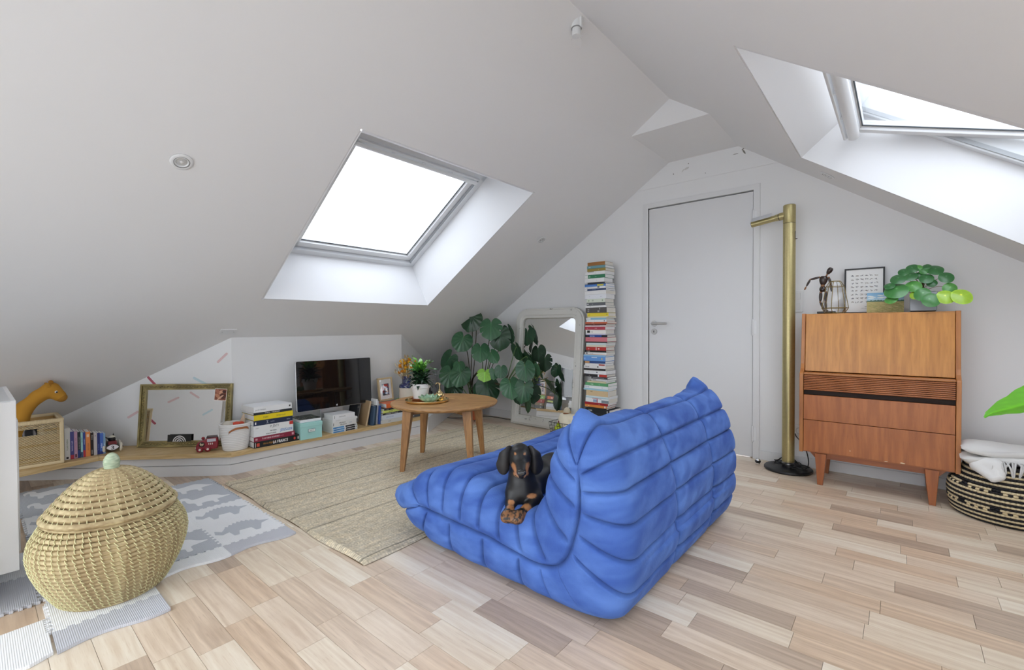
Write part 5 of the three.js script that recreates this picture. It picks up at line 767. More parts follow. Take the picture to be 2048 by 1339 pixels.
// ---------------------------------------------------------------- monstera by the gable wall
{
  const t = thing('monstera_plant', 'tall monstera with large split dark green leaves in a terracotta pot', 'plant', [-3.62, 0, 0.27]);
  part(t, 'pot', lathe([[0, 0], [0.09, 0], [0.094, 0.004], [0.112, 0.15], [0.12, 0.152], [0.124, 0.156], [0.126, 0.195], [0.12, 0.198], [0.114, 0.192], [0.106, 0.16], [0, 0.16]], 48), M('#b5623c', 0.8), 'terracotta pot');
  part(t, 'soil', lathe([[0, 0.182], [0.06, 0.18], [0.113, 0.172]], 32), M('#2a2019', 1));
  const leafGeo = (slits, fold, droop, sd) => { // petiole at the origin, tip along +y, upper face +z, width 1
    const na = 150, nr = 9, P = [], C = [], I = [];
    for (let i = 0; i <= na; i++) { const th = lerp(-Math.PI + 0.13, Math.PI - 0.13, i / na), a = Math.abs(th); // 0 = tip
      let R = 0.86 * Math.pow(Math.abs(Math.cos(a / 2)), 1.5) + 0.40 * Math.pow(Math.sin(a * 0.5), 0.9) * (0.7 + 0.45 * Math.sin(a)) + 0.12 * Math.exp(-a * a * 30); if (a > 2.55) R *= lerp(1, 0.42, smooth(2.55, 3.02, a));
      for (const [c, w, d] of slits) if (Math.abs(th - c) < w) R *= lerp(d, 1, Math.pow(Math.abs(th - c) / w, 0.5));
      for (let j = 0; j <= nr; j++) { const r = (j / nr) * R * 0.78, x = Math.sin(th) * r, y = Math.cos(th) * r; const vein = Math.exp(-x * x * 3000), lat = Math.pow(0.5 + 0.5 * Math.cos(a * 14), 12) * smooth(0.3, 0.6, a) * (a < 2.4 ? 1 : 0);
        P.push(x, y - droop * 0.15 * y * y, -fold * Math.pow(Math.abs(x), 1.25) - droop * (y > 0 ? y * y : 0.5 * y * y) + 0.012 * Math.sin(a * 14) * r + 0.02 * noise(x * 5 + sd, y * 5)); const k = 1 + 0.9 * vein + 0.28 * lat * (j / nr) + 0.16 * (noise(x * 9 + sd, y * 9, 2) - 0.5); C.push(k, k * (1 + 0.1 * vein), k); } }
    for (let i = 0; i < na; i++) for (let j = 0; j < nr; j++) { const a = i * (nr + 1) + j; I.push(a, a + 1, a + nr + 1, a + 1, a + nr + 2, a + nr + 1); }
    const g = new THREE.BufferGeometry(); g.setAttribute('position', new THREE.Float32BufferAttribute(P, 3)); g.setAttribute('color', new THREE.Float32BufferAttribute(C, 3)); g.setIndex(I.reverse()); g.computeVertexNormals(); return g;
  };
  const G = [leafGeo([[1.25, 0.07, 0.42], [1.75, 0.07, 0.45], [-1.3, 0.05, 0.5]], 0.28, 0.35, 1), leafGeo([[-1.2, 0.06, 0.5], [1.05, 0.05, 0.55]], 0.22, 0.45, 5), leafGeo([], 0.3, 0.3, 9), leafGeo([[-1.1, 0.06, 0.4], [-1.6, 0.07, 0.45], [1.4, 0.05, 0.5], [0.95, 0.05, 0.5]], 0.2, 0.4, 13)];
  const LM = (c, tr2 = 0.12) => M(c, 0.36, { side: THREE.DoubleSide, vertexColors: true, clearcoat: 0.25, clearcoatRoughness: 0.3 });
  const mats = [LM('#2f5a3c'), LM('#27492f'), LM('#3c6a48'), LM('#8cc24a')];
  // attach point, tip, width, material, shape, roll
  const L = [
    [-3.488, 1.124, .4, -3.506, .955, .47, .219, 1, 0, 0.25], [-3.469, 1.162, .34, -3.43, .98, .34, .17, 1, 2, -0.7], [-3.191, 1.042, .42, -3.127, .882, .5, .209, 2, 3, 0.1], [-3.14, .944, .34, -3.113, .757, .38, .205, 1, 1, 0], [-3.585, .895, .44, -3.59, .749, .52, .204, 2, 2, 0], [-3.304, .796, .46, -3.238, .662, .54, .17, 2, 1, 0.1], [-3.187, .741, .42, -3.08, .652, .45, .11, 2, 2, 0.2], [-3.819, .675, .42, -3.93, .519, .46, .185, 0, 2, 0.1], [-3.719, .526, .5, -3.69, .363, .58, .211, 2, 3, 0], [-3.554, .541, .5, -3.55, .377, .58, .196, 2, 2, 0], [-3.542, .629, .54, -3.485, .553, .58, .11, 2, 2, 0], [-3.184, .56, .52, -3.144, .475, .58, .145, 3, 3, 0], [-3.117, .569, .46, -3.087, .486, .5, .1, 2, 2, 0], [-3.04, .597, .44, -3.01, .499, .48, .12, 0, 2, 0], [-3.252, .424, .42, -3.16, .234, .46, .22, 1, 1, 0], [-3.348, .382, .44, -3.278, .243, .46, .17, 1, 2, 0.6], [-2.906, .467, .46, -2.80, .332, .55, .185, 2, 1, 0], [-2.76, .442, .42, -2.757, .269, .48, .165, 0, 3, 0], [-2.766, .633, .4, -2.70, .49, .46, .17, 0, 2, 0], [-2.749, .311, .4, -2.744, .166, .4, .09, 1, 2, 0.9], [-3.798, .369, .4, -3.721, .214, .42, .189, 1, 2, 0.3], [-2.735, .614, .3, -2.73, .505, .28, .11, 0, 2, 0.8],
    [-2.98, .80, .26, -2.93, .66, .22, .15, 1, 2, 2.2], [-2.86, .70, .24, -2.82, .56, .2, .14, 1, 0, 2.4], [-3.12, .98, .22, -3.08, .83, .17, .16, 0, 1, 2.6], [-3.0, .36, .26, -2.94, .22, .22, .17, 1, 1, 2.2],
  ];
  const eye = V(0, 1.01, 3.86), petM = M('#5c7a48', 0.6), petD = M('#4a4636', 0.8), base = V(0, 0.17, 0);
  L.forEach(([ax, ay, az, tx, ty, tz, w, mi, gi, roll], i) => {
    const A = V(ax, ay, az).sub(t.position), T2 = V(tx, ty, tz).sub(t.position), y = T2.clone().sub(A).normalize(), len = T2.distanceTo(A);
    let n = (roll > 1.5 ? V(0.2, 0.5, -1) : eye.clone().sub(V(ax, ay, az)).normalize().add(V(0, 0.55, 0))); n.addScaledVector(y, -n.dot(y)).normalize(); const x = y.clone().cross(n).normalize(); n = x.clone().cross(y);
    const m = part(t, 'leaf', G[gi], mats[mi]); m.position.copy(A); m.quaternion.setFromRotationMatrix(new THREE.Matrix4().makeBasis(x, y, n)); if (roll < 1.5) m.rotateY(roll); const s = w / 1.2, sy = Math.max(len / 0.80, s * 0.85); m.scale.set(s, sy, s);
    // petiole
    const node = ax > -3.1 ? V(0.55, 0.42, 0.07) : ax > -3.35 ? V(0.2, 0.3, 0.05) : V(-0.02 + (i % 3) * 0.03, 0.24 + (i % 4) * 0.03, 0.02); if (ay < 0.5 && ax < -3.1) node.set(0.02, 0.2, 0.04);
    const mid = node.clone().lerp(A, 0.55).add(V(0, 0.08 * (ay > 0.5 ? 1 : 0.6), -0.02)); part(t, 'petiole', tube([node, mid, A.clone().addScaledVector(y, -0.012).add(V(0, 0.006, 0)), A], 0.0045, 22, 7), ay > 0.8 ? petD : petM);
  });
  part(t, 'stem', tube([base, V(0.02, 0.3, 0.02), V(0.12, 0.4, 0.05), V(0.3, 0.43, 0.07), V(0.5, 0.42, 0.07), V(0.62, 0.41, 0.08)], 0.011, 40, 9), petD); part(t, 'stem', tube([V(0.01, 0.17, 0.02), V(-0.01, 0.3, 0.02), V(0.05, 0.45, 0.04), V(0.18, 0.55, 0.07)], 0.01, 30, 9), petD);
  part(t, 'aerial_root', tube([V(0.3, 0.43, 0.07), V(0.29, 0.25, 0.12), V(0.24, 0.12, 0.12), V(0.16, 0.01, 0.13)], 0.004, 24, 6), petD); part(t, 'aerial_root', tube([V(0.55, 0.42, 0.07), V(0.57, 0.5, 0.08), V(0.6, 0.53, 0.08)], 0.004, 10, 6), petD);
}
// black cable on the floor behind the plant
solo('floor_cable', 'thin black cable lying along the wall behind the plant', 'cable', tube([[-3.95, 0.004, 0.35], [-3.85, 0.004, 0.42], [-3.75, 0.004, 0.36], [-3.6, 0.004, 0.1], [-3.45, 0.004, 0.06], [-3.3, 0.004, 0.07], [-3.2, 0.004, 0.06]], 0.0035, 60, 6), BLACK);
// ---------------------------------------------------------------- white floor mirror
{
  const W = 0.845, H = 1.205, f = 0.098, t = thing('floor_mirror', 'tall white painted mirror with rounded top corners leaning on the wall', 'mirror', [-2.722, 0.0, 0.148]);
  t.rotation.set(-0.095, 0, 0, 'YXZ');
  const out = (ins, r) => { const w = W / 2 - ins, h = H - ins, s = []; s.push([-w, ins], [w, ins]); for (let k = 0; k <= 10; k++) { const a = k / 10 * Math.PI / 2; s.push([w - r + r * Math.cos(a), h - r + r * Math.sin(a)]); } for (let k = 0; k <= 10; k++) { const a = Math.PI / 2 + k / 10 * Math.PI / 2; s.push([-w + r + r * Math.cos(a), h - r + r * Math.sin(a)]); } return s; };
  const PW = M([1, 1, 1], 0.55, { map: tex(256, 256, (u, v) => { const c = fbm(u * 14, v * 14, 3), d = noise(u * 90, v * 90, 8); const k = c > 0.7 && d > 0.62 ? 0.8 : 1; return [0.885 * k, 0.88 * k, 0.855 * k]; }) });
  const ring = (i0, r0, i1, r1, t0, bev) => boxUV(ext(out(i0, r0), t0, bev, [out(i1, r1)]), 'y');
  part(t, 'frame', [ring(0.0, 0.14, 0.02, 0.12, 0.03, 0.005), ring(0.014, 0.125, 0.075, 0.065, 0.042, 0.012), ring(0.07, 0.07, f, 0.045, 0.03, 0.003)], PW);
  const b = out(f + 0.004, 0.042), beads = []; const pth = new THREE.CatmullRomCurve3([...b.map(([x, y]) => V(x, y, 0.02))], true, 'catmullrom', 0.02); const N = 330; const pp = pth.getSpacedPoints(N); for (let i = 0; i < N; i++) beads.push(tr(new THREE.SphereGeometry(0.0042, 6, 5), pp[i].x, pp[i].y, 0.017));
  part(t, 'bead_moulding', beads, M('#b9b5aa', 0.6)).userData.kind = 'stuff';
  part(t, 'mirror_glass', ext(out(f - 0.004, 0.046), 0.004).translate(0, 0, 0.006), MIRROR); part(t, 'backing', ext(out(0.01, 0.13), 0.005).translate(0, 0, -0.001), M('#7a6a52', 0.9));
  part(t, 'crest_chip', ext(spline([[-0.02, 0], [-0.006, 0.006], [0.004, 0.001], [0.02, 0.005], [0.008, -0.005]], true, 24), 0.002).translate(0.03, H - 0.012, 0.0295), M('#5a564e', 0.9));
}
// ---------------------------------------------------------------- wire basket with dog toys
{
  const t = thing('wire_basket', 'black wire basket filled with dog toys before the white mirror', 'basket', [-2.36, 0.0, 0.292]);
  const W = 0.15, D = 0.075, H = 0.125, w = [], r = 0.0016, lp = (y, k) => tube([[-W * k, y, -D * k], [W * k, y, -D * k], [W * k, y, D * k], [-W * k, y, D * k]].flatMap(([x, yy, z], i, a) => { const n = a[(i + 1) % 4]; return [0, 0.12, 0.5, 0.88].map((q) => [lerp(x, n[0], q), y, lerp(z, n[2], q)]); }), y > 0.12 ? 0.0026 : r, 80, 6, true);
  part(t, 'rim', lp(H, 1.0), BLACK); for (const y of [0.003, 0.033, 0.063, 0.093]) w.push(lp(y, lerp(0.88, 1, y / H)));
  for (let i = 0; i <= 10; i++) { const x = lerp(-W, W, i / 10); for (const s of [-1, 1]) w.push(rod([x * 0.88, 0.003, s * D * 0.88], [x, H, s * D], r, r, 6)); w.push(rod([x * 0.88, 0.003, -D * 0.88], [x * 0.88, 0.003, D * 0.88], r, r, 6)); }
  for (let i = 1; i < 7; i++) { const z = lerp(-D, D, i / 7); for (const s of [-1, 1]) w.push(rod([s * W * 0.88, 0.003, z * 0.88], [s * W, H, z], r, r, 6)); w.push(rod([-W * 0.88, 0.003, z * 0.88], [W * 0.88, 0.003, z * 0.88], r, r, 6)); }
  part(t, 'wires', w, BLACK).userData.kind = 'stuff';
  const YG = M('#cfe03a', 0.9, { sheen: 0.5, sheenColor: new THREE.Color('#e8f07a') });
  const ball = thing('tennis_ball', 'yellow-green tennis ball inside the ring toy in the wire basket', 'ball', [-2.44, 0.062, 0.325]); part(ball, 'felt', sph(0.031, 0, 0, 0, 28), YG); { const s = []; for (let i = 0; i < 60; i++) { const a = i / 60 * Math.PI * 2, b = 0.44 * Math.sin(2 * a); s.push(V(Math.cos(a) * Math.cos(b), Math.sin(b), Math.sin(a) * Math.cos(b)).multiplyScalar(0.0311)); } part(ball, 'seam', tube(s, 0.001, 90, 5, true), M('#eef2d8', 0.7)); }
  const ring = solo('ring_toy', 'yellow-green ring-shaped tug toy at the left in the wire basket', 'toy', new THREE.TorusGeometry(0.044, 0.0155, 14, 40), YG, [-2.43, 0.066, 0.305]); ring.rotation.set(-0.25, -0.45, 0);
  const CRM = M('#ece3cb', 0.95, { sheen: 0.5, sheenColor: new THREE.Color('#ffffff') });
  const pl = thing('plush_toy', 'cream plush toy slumped over the wire basket rim', 'plush toy', [-2.335, 0.0, 0.285]);
  part(pl, 'body', blob([[[-0.06, 0.165, 0.01], [0.02, 0.15, 0.0], 0.045, 0.05], [[0.02, 0.15, 0], [0.115, 0.125, 0.02], 0.05, 0.026], [[-0.03, 0.12, 0.02], [0.03, 0.05, 0.02], 0.05, 0.045], [[0.02, 0.1, 0.05], [0.03, 0.06, 0.07], 0.035, 0.03], [[0.06, 0.11, -0.02], [0.07, 0.05, -0.03], 0.04, 0.04]], 0.012, 0.006, 0.02, (x, y, z, d) => d + 0.004 * Math.sin(x * 90 + Math.sin(z * 80) * 2) * Math.sin(y * 60)), CRM);
  part(pl, 'head', blob([[[-0.03, 0.225, 0.0], [-0.025, 0.235, 0.0], 0.03, 0.03]], 0.01, 0.005, 0.01), M('#d9cdb4', 0.95)); part(pl, 'collar', place(new THREE.TorusGeometry(0.024, 0.007, 10, 24), [-0.032, 0.205, 0.002], [1.3, 0.2, 0]), M('#8a5a3a', 0.8));
  for (const s of [-1, 1]) part(pl, 'paw', blob([[[-0.07 + s * 0.012, 0.15, s * 0.03], [-0.088 + s * 0.01, 0.13, s * 0.045], 0.015, 0.013]], 0.006, 0.004, 0.01), M('#a83b42', 0.9));
}
// ---------------------------------------------------------------- foam puzzle mats
{
  const TH = 0.011, GR = M('#c3c8cf', 0.85), GR2 = M('#c8cad1', 0.85), WH = M('#f1f3f5', 0.85);
  const ribs = (m) => { const b = tex(64, 64, (u, v) => { const k = 0.5 + 0.5 * Math.sin(u * 6.283 * 8); return [k, k, k]; }, false); m.bumpMap = b; b.repeat.set(24, 24); m.bumpScale = 0.0006; }; ribs(GR); ribs(GR2); ribs(WH);
  const sq = (s) => { const T2 = 0.0195, k = Math.floor(s / T2 + 1000); return k % 2 ? 0.0055 : -0.0055; };
  // walk along one seam, from a to b, square wave across; fixed = true keeps it straight
  const seam = (a, b, c, axis, ph) => { const o = [], n = 16, sg = Math.sign(b - a); for (let i = 0; i < n; i++) { const s0 = lerp(a, b, i / n), s1 = lerp(a, b, (i + 1) / n), k = ((sg > 0 ? i : n - 1 - i) + ph) % 2 ? 0.0055 : -0.0055, e = 0.002 * (k > 0 ? 1 : 1) * sg; const w = i === 0 || i === n - 1 ? 0 : k; const p0 = [s0, c + w], p1 = [s1, c + w]; o.push(axis ? [p0[1], p0[0]] : p0, axis ? [p1[1], p1[0]] : p1); } return o; };
  const tile = (x0, x1, z0, z1, edges) => [...(edges[0] ? seam(x0, x1, z0, false, 0) : [[x0, z0], [x1, z0]]), ...(edges[1] ? seam(z0, z1, x1, true, 1) : [[x1, z0], [x1, z1]]), ...(edges[2] ? seam(x1, x0, z1, false, 0) : [[x1, z1], [x0, z1]]), ...(edges[3] ? seam(z1, z0, x0, true, 1) : [[x0, z1], [x0, z0]])].filter((p, i, a) => { const q = a[(i + a.length - 1) % a.length]; return Math.hypot(p[0] - q[0], p[1] - q[1]) > 1e-5; });
  const wave = (x0, x1, z0, z1, dir) => { const o = [...seam(z1, z0, x0, true, 1).map((p) => p)]; const far = []; for (let i = 0; i <= 24; i++) { const u = i / 24; far.push([x1 + dir * 0.014 * Math.sin(u * 6.283 + 0.6) - dir * 0.014, lerp(z0, z1, u)]); } return [...o, ...far]; };
  // generic dinosaur outlines in a unit box
  const D1 = spline([[-0.42, 0.05], [-0.46, 0.2], [-0.38, 0.3], [-0.28, 0.26], [-0.22, 0.12], [-0.08, 0.14], [0.1, 0.2], [0.24, 0.14], [0.34, 0.04], [0.47, -0.02], [0.32, -0.06], [0.2, -0.1], [0.2, -0.24], [0.12, -0.25], [0.1, -0.14], [-0.1, -0.14], [-0.12, -0.26], [-0.2, -0.25], [-0.22, -0.1], [-0.33, -0.02], [-0.36, 0.16], [-0.4, 0.16]], true, 70);
  const D2 = (() => { const o = []; for (let i = 0; i <= 16; i++) { const u = i / 16; o.push([lerp(-0.3, 0.3, u), 0.1 + 0.12 * Math.sin(u * 3.14) + (i % 2 ? 0.055 : 0)]); } o.push([0.46, 0.05], [0.3, -0.02], [0.22, -0.22], [0.14, -0.22], [0.1, -0.08], [-0.1, -0.08], [-0.14, -0.22], [-0.22, -0.22], [-0.26, -0.05], [-0.38, -0.1], [-0.48, -0.02], [-0.46, 0.1], [-0.36, 0.02]); return o; })();
  let n = 0;
  const mk = (pts, m, label, dino) => {
    const t = thing('foam_mat_tile', label, 'play mat', [0, 0, 0], 0, 'foam puzzle play mat'); part(t, 'tile', boxUV(plate(pts, 0.0004, TH, 0.0012), 'z'), m);
    if (dino) { const [cx, cz, sh, mm, s, r] = dino; const pt = sh.map(([x, y]) => [cx + (y * 1.35 * Math.cos(r) - x * Math.sin(r)) * -s, cz + (x * Math.cos(r) + y * 1.35 * Math.sin(r)) * s * -1]); part(t, 'dinosaur_inset', plate(pt, TH - 0.004, 0.0052, 0.0006), mm, mm === WH ? 'white inset' : 'grey inset'); }
  };
  const X = [-4.115, -3.825, -3.535, -3.245, -2.955, -2.665, -2.375], Z = [2.84, 3.125, 3.41, 3.695];
  const E4 = [1, 1, 1, 1];
  const put = (i, j, m, dm, sh, label) => mk(tile(X[i], X[i + 1], Z[j], Z[j + 1], E4), m, label, dm ? [(X[i] + X[i + 1]) / 2, (Z[j] + Z[j + 1]) / 2, sh, dm, 0.262, 0.1] : null);
  put(2, 0, GR, WH, D1, 'grey foam tile with white dinosaur nearest the bench, along the rug');
  put(3, 0, GR, WH, D1, 'grey foam tile with white dinosaur, second along the rug from the bench');
  put(4, 0, WH, GR, D2, 'white foam tile with grey spiny dinosaur, third along the rug');
  put(5, 0, WH, GR, D2, 'white foam tile with grey spiny dinosaur nearest the mat corner');
  put(2, 1, GR, WH, D2, 'grey foam tile with white dinosaur behind the basket lid, bench end');
  put(3, 1, GR, WH, D1, 'grey foam tile half hidden right behind the lidded basket');
  put(4, 1, WH, null, null, 'plain white foam tile partly hidden by the lidded basket');
  put(5, 1, GR, WH, D1, 'grey foam tile with white dinosaur right beside the lidded basket');
  put(0, 2, GR, WH, D1, 'grey foam tile with white inset farthest left under the bench board');
  put(1, 2, GR, WH, D1, 'grey foam tile with white dinosaur left behind the lidded basket');
  put(2, 2, WH, GR, D2, 'white foam tile with grey inset left behind the basket, near the radiator');
  put(3, 2, GR, WH, D1, 'grey foam tile beside the radiator behind the blue toy');
  put(4, 2, WH, null, null, 'white foam tile under the blue pompom toy');
  mk(wave(-2.375, -2.255, 2.84, 3.125, 1), GR2, 'grey wavy edge strip of the mat next to the rug');
  mk(wave(-2.375, -2.255, 3.125, 3.385, 1), WH, 'white wavy edge strip of the mat right of the basket');
  mk(wave(-3.535, -3.64, 3.125, 3.41, -1), WH, 'white wavy edge strip of the mat towards the bench');
  // loose tiles under the lidded basket
  mk(tile(-2.655, -2.385, 3.43, 3.695, [0, 1, 1, 0]), WH, 'white foam tile under the left side of the lidded basket');
  mk(tile(-2.375, -2.13, 3.41, 3.70, [0, 1, 1, 1]), WH, 'white foam tile under the middle of the lidded basket');
  mk(wave(-2.13, -1.985, 3.41, 3.70, 1), GR2, 'grey wavy edge strip under the front of the lidded basket');
  mk([[-2.25, 3.707], ...seam(-2.25, -2.13, 3.707, false, 0), [-2.0, 3.708], [-1.975, 3.76], [-1.985, 3.84], [-2.02, 3.93], [-2.12, 4.0], [-2.2, 3.92], [-2.24, 3.83]].map(([x, z]) => [x, z]), WH, 'white rounded corner piece of the mat at lower left');
  mk(tile(-2.70, -2.41, 3.707, 3.89, [1, 1, 0, 1]), GR2, 'grey foam tile in front of the radiator at left edge');
  mk(tile(-3.0, -2.705, 3.707, 3.89, [1, 1, 0, 0]), WH, 'white foam tile below the radiator');
}
// ---------------------------------------------------------------- lidded seagrass basket
{
  const t = thing('lidded_basket', 'big round coiled seagrass basket with domed lid and green knob', 'basket', [-2.315, 0.0118, 3.515]);
  const S1 = M([1, 1, 1], 0.75, { map: tex(512, 64, (u, v) => { const a = fbm(u * 70, v * 3, 2), b = noise(u * 14, v, 5); return mix3([0.56, 0.47, 0.33], [0.84, 0.78, 0.61], clamp(a * 1.15 + (b - 0.5) * 0.6)); }) });
  const YS = M('#dedaa9', 0.7);
  const prof = (y) => { const k = [[0, 0.148], [0.03, 0.168], [0.09, 0.2], [0.15, 0.222], [0.2, 0.23], [0.245, 0.222], [0.285, 0.2], [0.305, 0.188]]; for (let i = 1; i < k.length; i++) if (y <= k[i][0]) { const u = (y - k[i - 1][0]) / (k[i][0] - k[i - 1][0]); return lerp(k[i - 1][1], k[i][1], u); } return 0.188; };
  const rows = 20, st = [], coil = (r, y, rr2, par) => { const g = new THREE.TorusGeometry(r, rr2, 10, 96); g.rotateX(Math.PI / 2); const p = g.attributes.position; for (let i = 0; i < p.count; i++) { const a = Math.atan2(p.getZ(i), p.getX(i)); const f = 1 + 0.006 * Math.sin(a * 48 + y * 300); p.setX(i, p.getX(i) * f); p.setZ(i, p.getZ(i) * f); } g.translate(0, y, 0); g.computeVertexNormals(); const u = g.attributes.uv; return part(par, 'coil', g, S1); };
  const ys = []; for (let i = 0; i < rows; i++) ys.push(0.008 + (0.292 * i) / (rows - 1));
  ys.forEach((y) => coil(prof(y) - 0.004, y, 0.0086, t));
  part(t, 'floor', lathe([[0, 0.004], [0.148, 0.004], [0.148, 0.012], [0, 0.012]], 48), S1);
  const stitch = (r0, y0, r1, y1, a, slant) => { const A = V(Math.cos(a) * r0, y0, Math.sin(a) * r0), B2 = V(Math.cos(a + slant) * r1, y1, Math.sin(a + slant) * r1), m = A.clone().add(B2).multiplyScalar(0.5); const o = V(Math.cos(a), 0.25, Math.sin(a)).multiplyScalar(0.0035); return tube([A, m.add(o), B2], 0.0014, 5, 5); };
  for (let i = 0; i < rows - 1; i++) { const n = 62; for (let k = 0; k < n; k++) { const a = (k / n) * 6.2832 + i * 0.012 + rr(-0.008, 0.008); st.push(stitch(prof(ys[i]) + 0.0062, ys[i] - 0.001, prof(ys[i + 1]) + 0.0045, ys[i + 1] - 0.003, a + (i % 2) * 0.004, 0.04 + rr(-0.012, 0.015))); } }
  part(t, 'stitching', st, YS, 'pale yellow-green raffia stitches').userData.kind = 'stuff';
  const lid = part(t, 'lid', lathe([[0, 0.45], [0.05, 0.435], [0.1, 0.405], [0.15, 0.36], [0.185, 0.318], [0.18, 0.316], [0.1, 0.395], [0, 0.44]], 48), S1), s2 = [];
  const lp = []; for (let i = 0; i < 12; i++) { const u = i / 11; lp.push([lerp(0.193, 0.028, u), 0.316 + 0.14 * Math.sin(u * 1.5)]); }
  lp.forEach(([r, y]) => coil(r, y, 0.0112, lid));
  for (let i = 0; i < 11; i++) { const n = Math.max(12, Math.round(lp[i][0] * 270)); for (let k = 0; k < n; k++) { const a = (k / n) * 6.2832 + i * 0.02 + rr(-0.01, 0.01); const d = 0.0075; s2.push(stitch(lp[i][0] + d * 0.9, lp[i][1] + d * 0.2, lp[i + 1][0] - d * 0.3, lp[i + 1][1] + d * 1.15, a, 0.05)); } }
  part(lid, 'stitching', s2, YS).userData.kind = 'stuff';
  const kn = []; for (let i = 0; i <= 60; i++) { const u = i / 60, y = 0.452 + 0.072 * u; kn.push([u > 0.999 ? 0 : (0.019 + 0.006 * Math.sin(u * 3)) * Math.sqrt(Math.max(0, 1 - Math.pow(Math.max(0, (u - 0.5) / 0.5), 2.4))) + 0.001 * Math.abs(Math.sin(u * 30)) * (1 - u), y]); }
  part(lid, 'knob', lathe(kn, 28), M([1, 1, 1], 0.75, { map: tex(64, 64, (u, v) => { const k = noise(u * 12, v * 20, 3); return mix3([0.60, 0.68, 0.57], [0.78, 0.83, 0.72], k); }) }), 'pale green wrapped knob');
}
// pale blue toy with a pompom behind the basket
{
  const t = thing('pompom_toy', 'pale blue rounded toy with an ochre pompom behind the lidded basket', 'toy', [-2.80, 0.0118, 3.585]);
  part(t, 'body', lathe([[0, 0], [0.06, 0], [0.075, 0.02], [0.08, 0.06], [0.072, 0.1], [0.05, 0.135], [0.02, 0.15], [0, 0.152]], 36), M('#9db8c2', 0.9));
  const pm = []; seed = 5; for (let i = 0; i < 260; i++) { const y = 1 - 2 * (i + 0.5) / 260, r = Math.sqrt(1 - y * y), a = i * 2.39996, l = rr(0.03, 0.037); pm.push(rod([-0.03, 0.17, 0.0], [-0.03 + Math.cos(a) * r * l, 0.17 + y * l, Math.sin(a) * r * l], 0.002, 0.0028, 5)); }
  part(t, 'pompom', pm, M('#c79a5b', 0.95), 'ochre pompom').userData.kind = 'stuff';
}
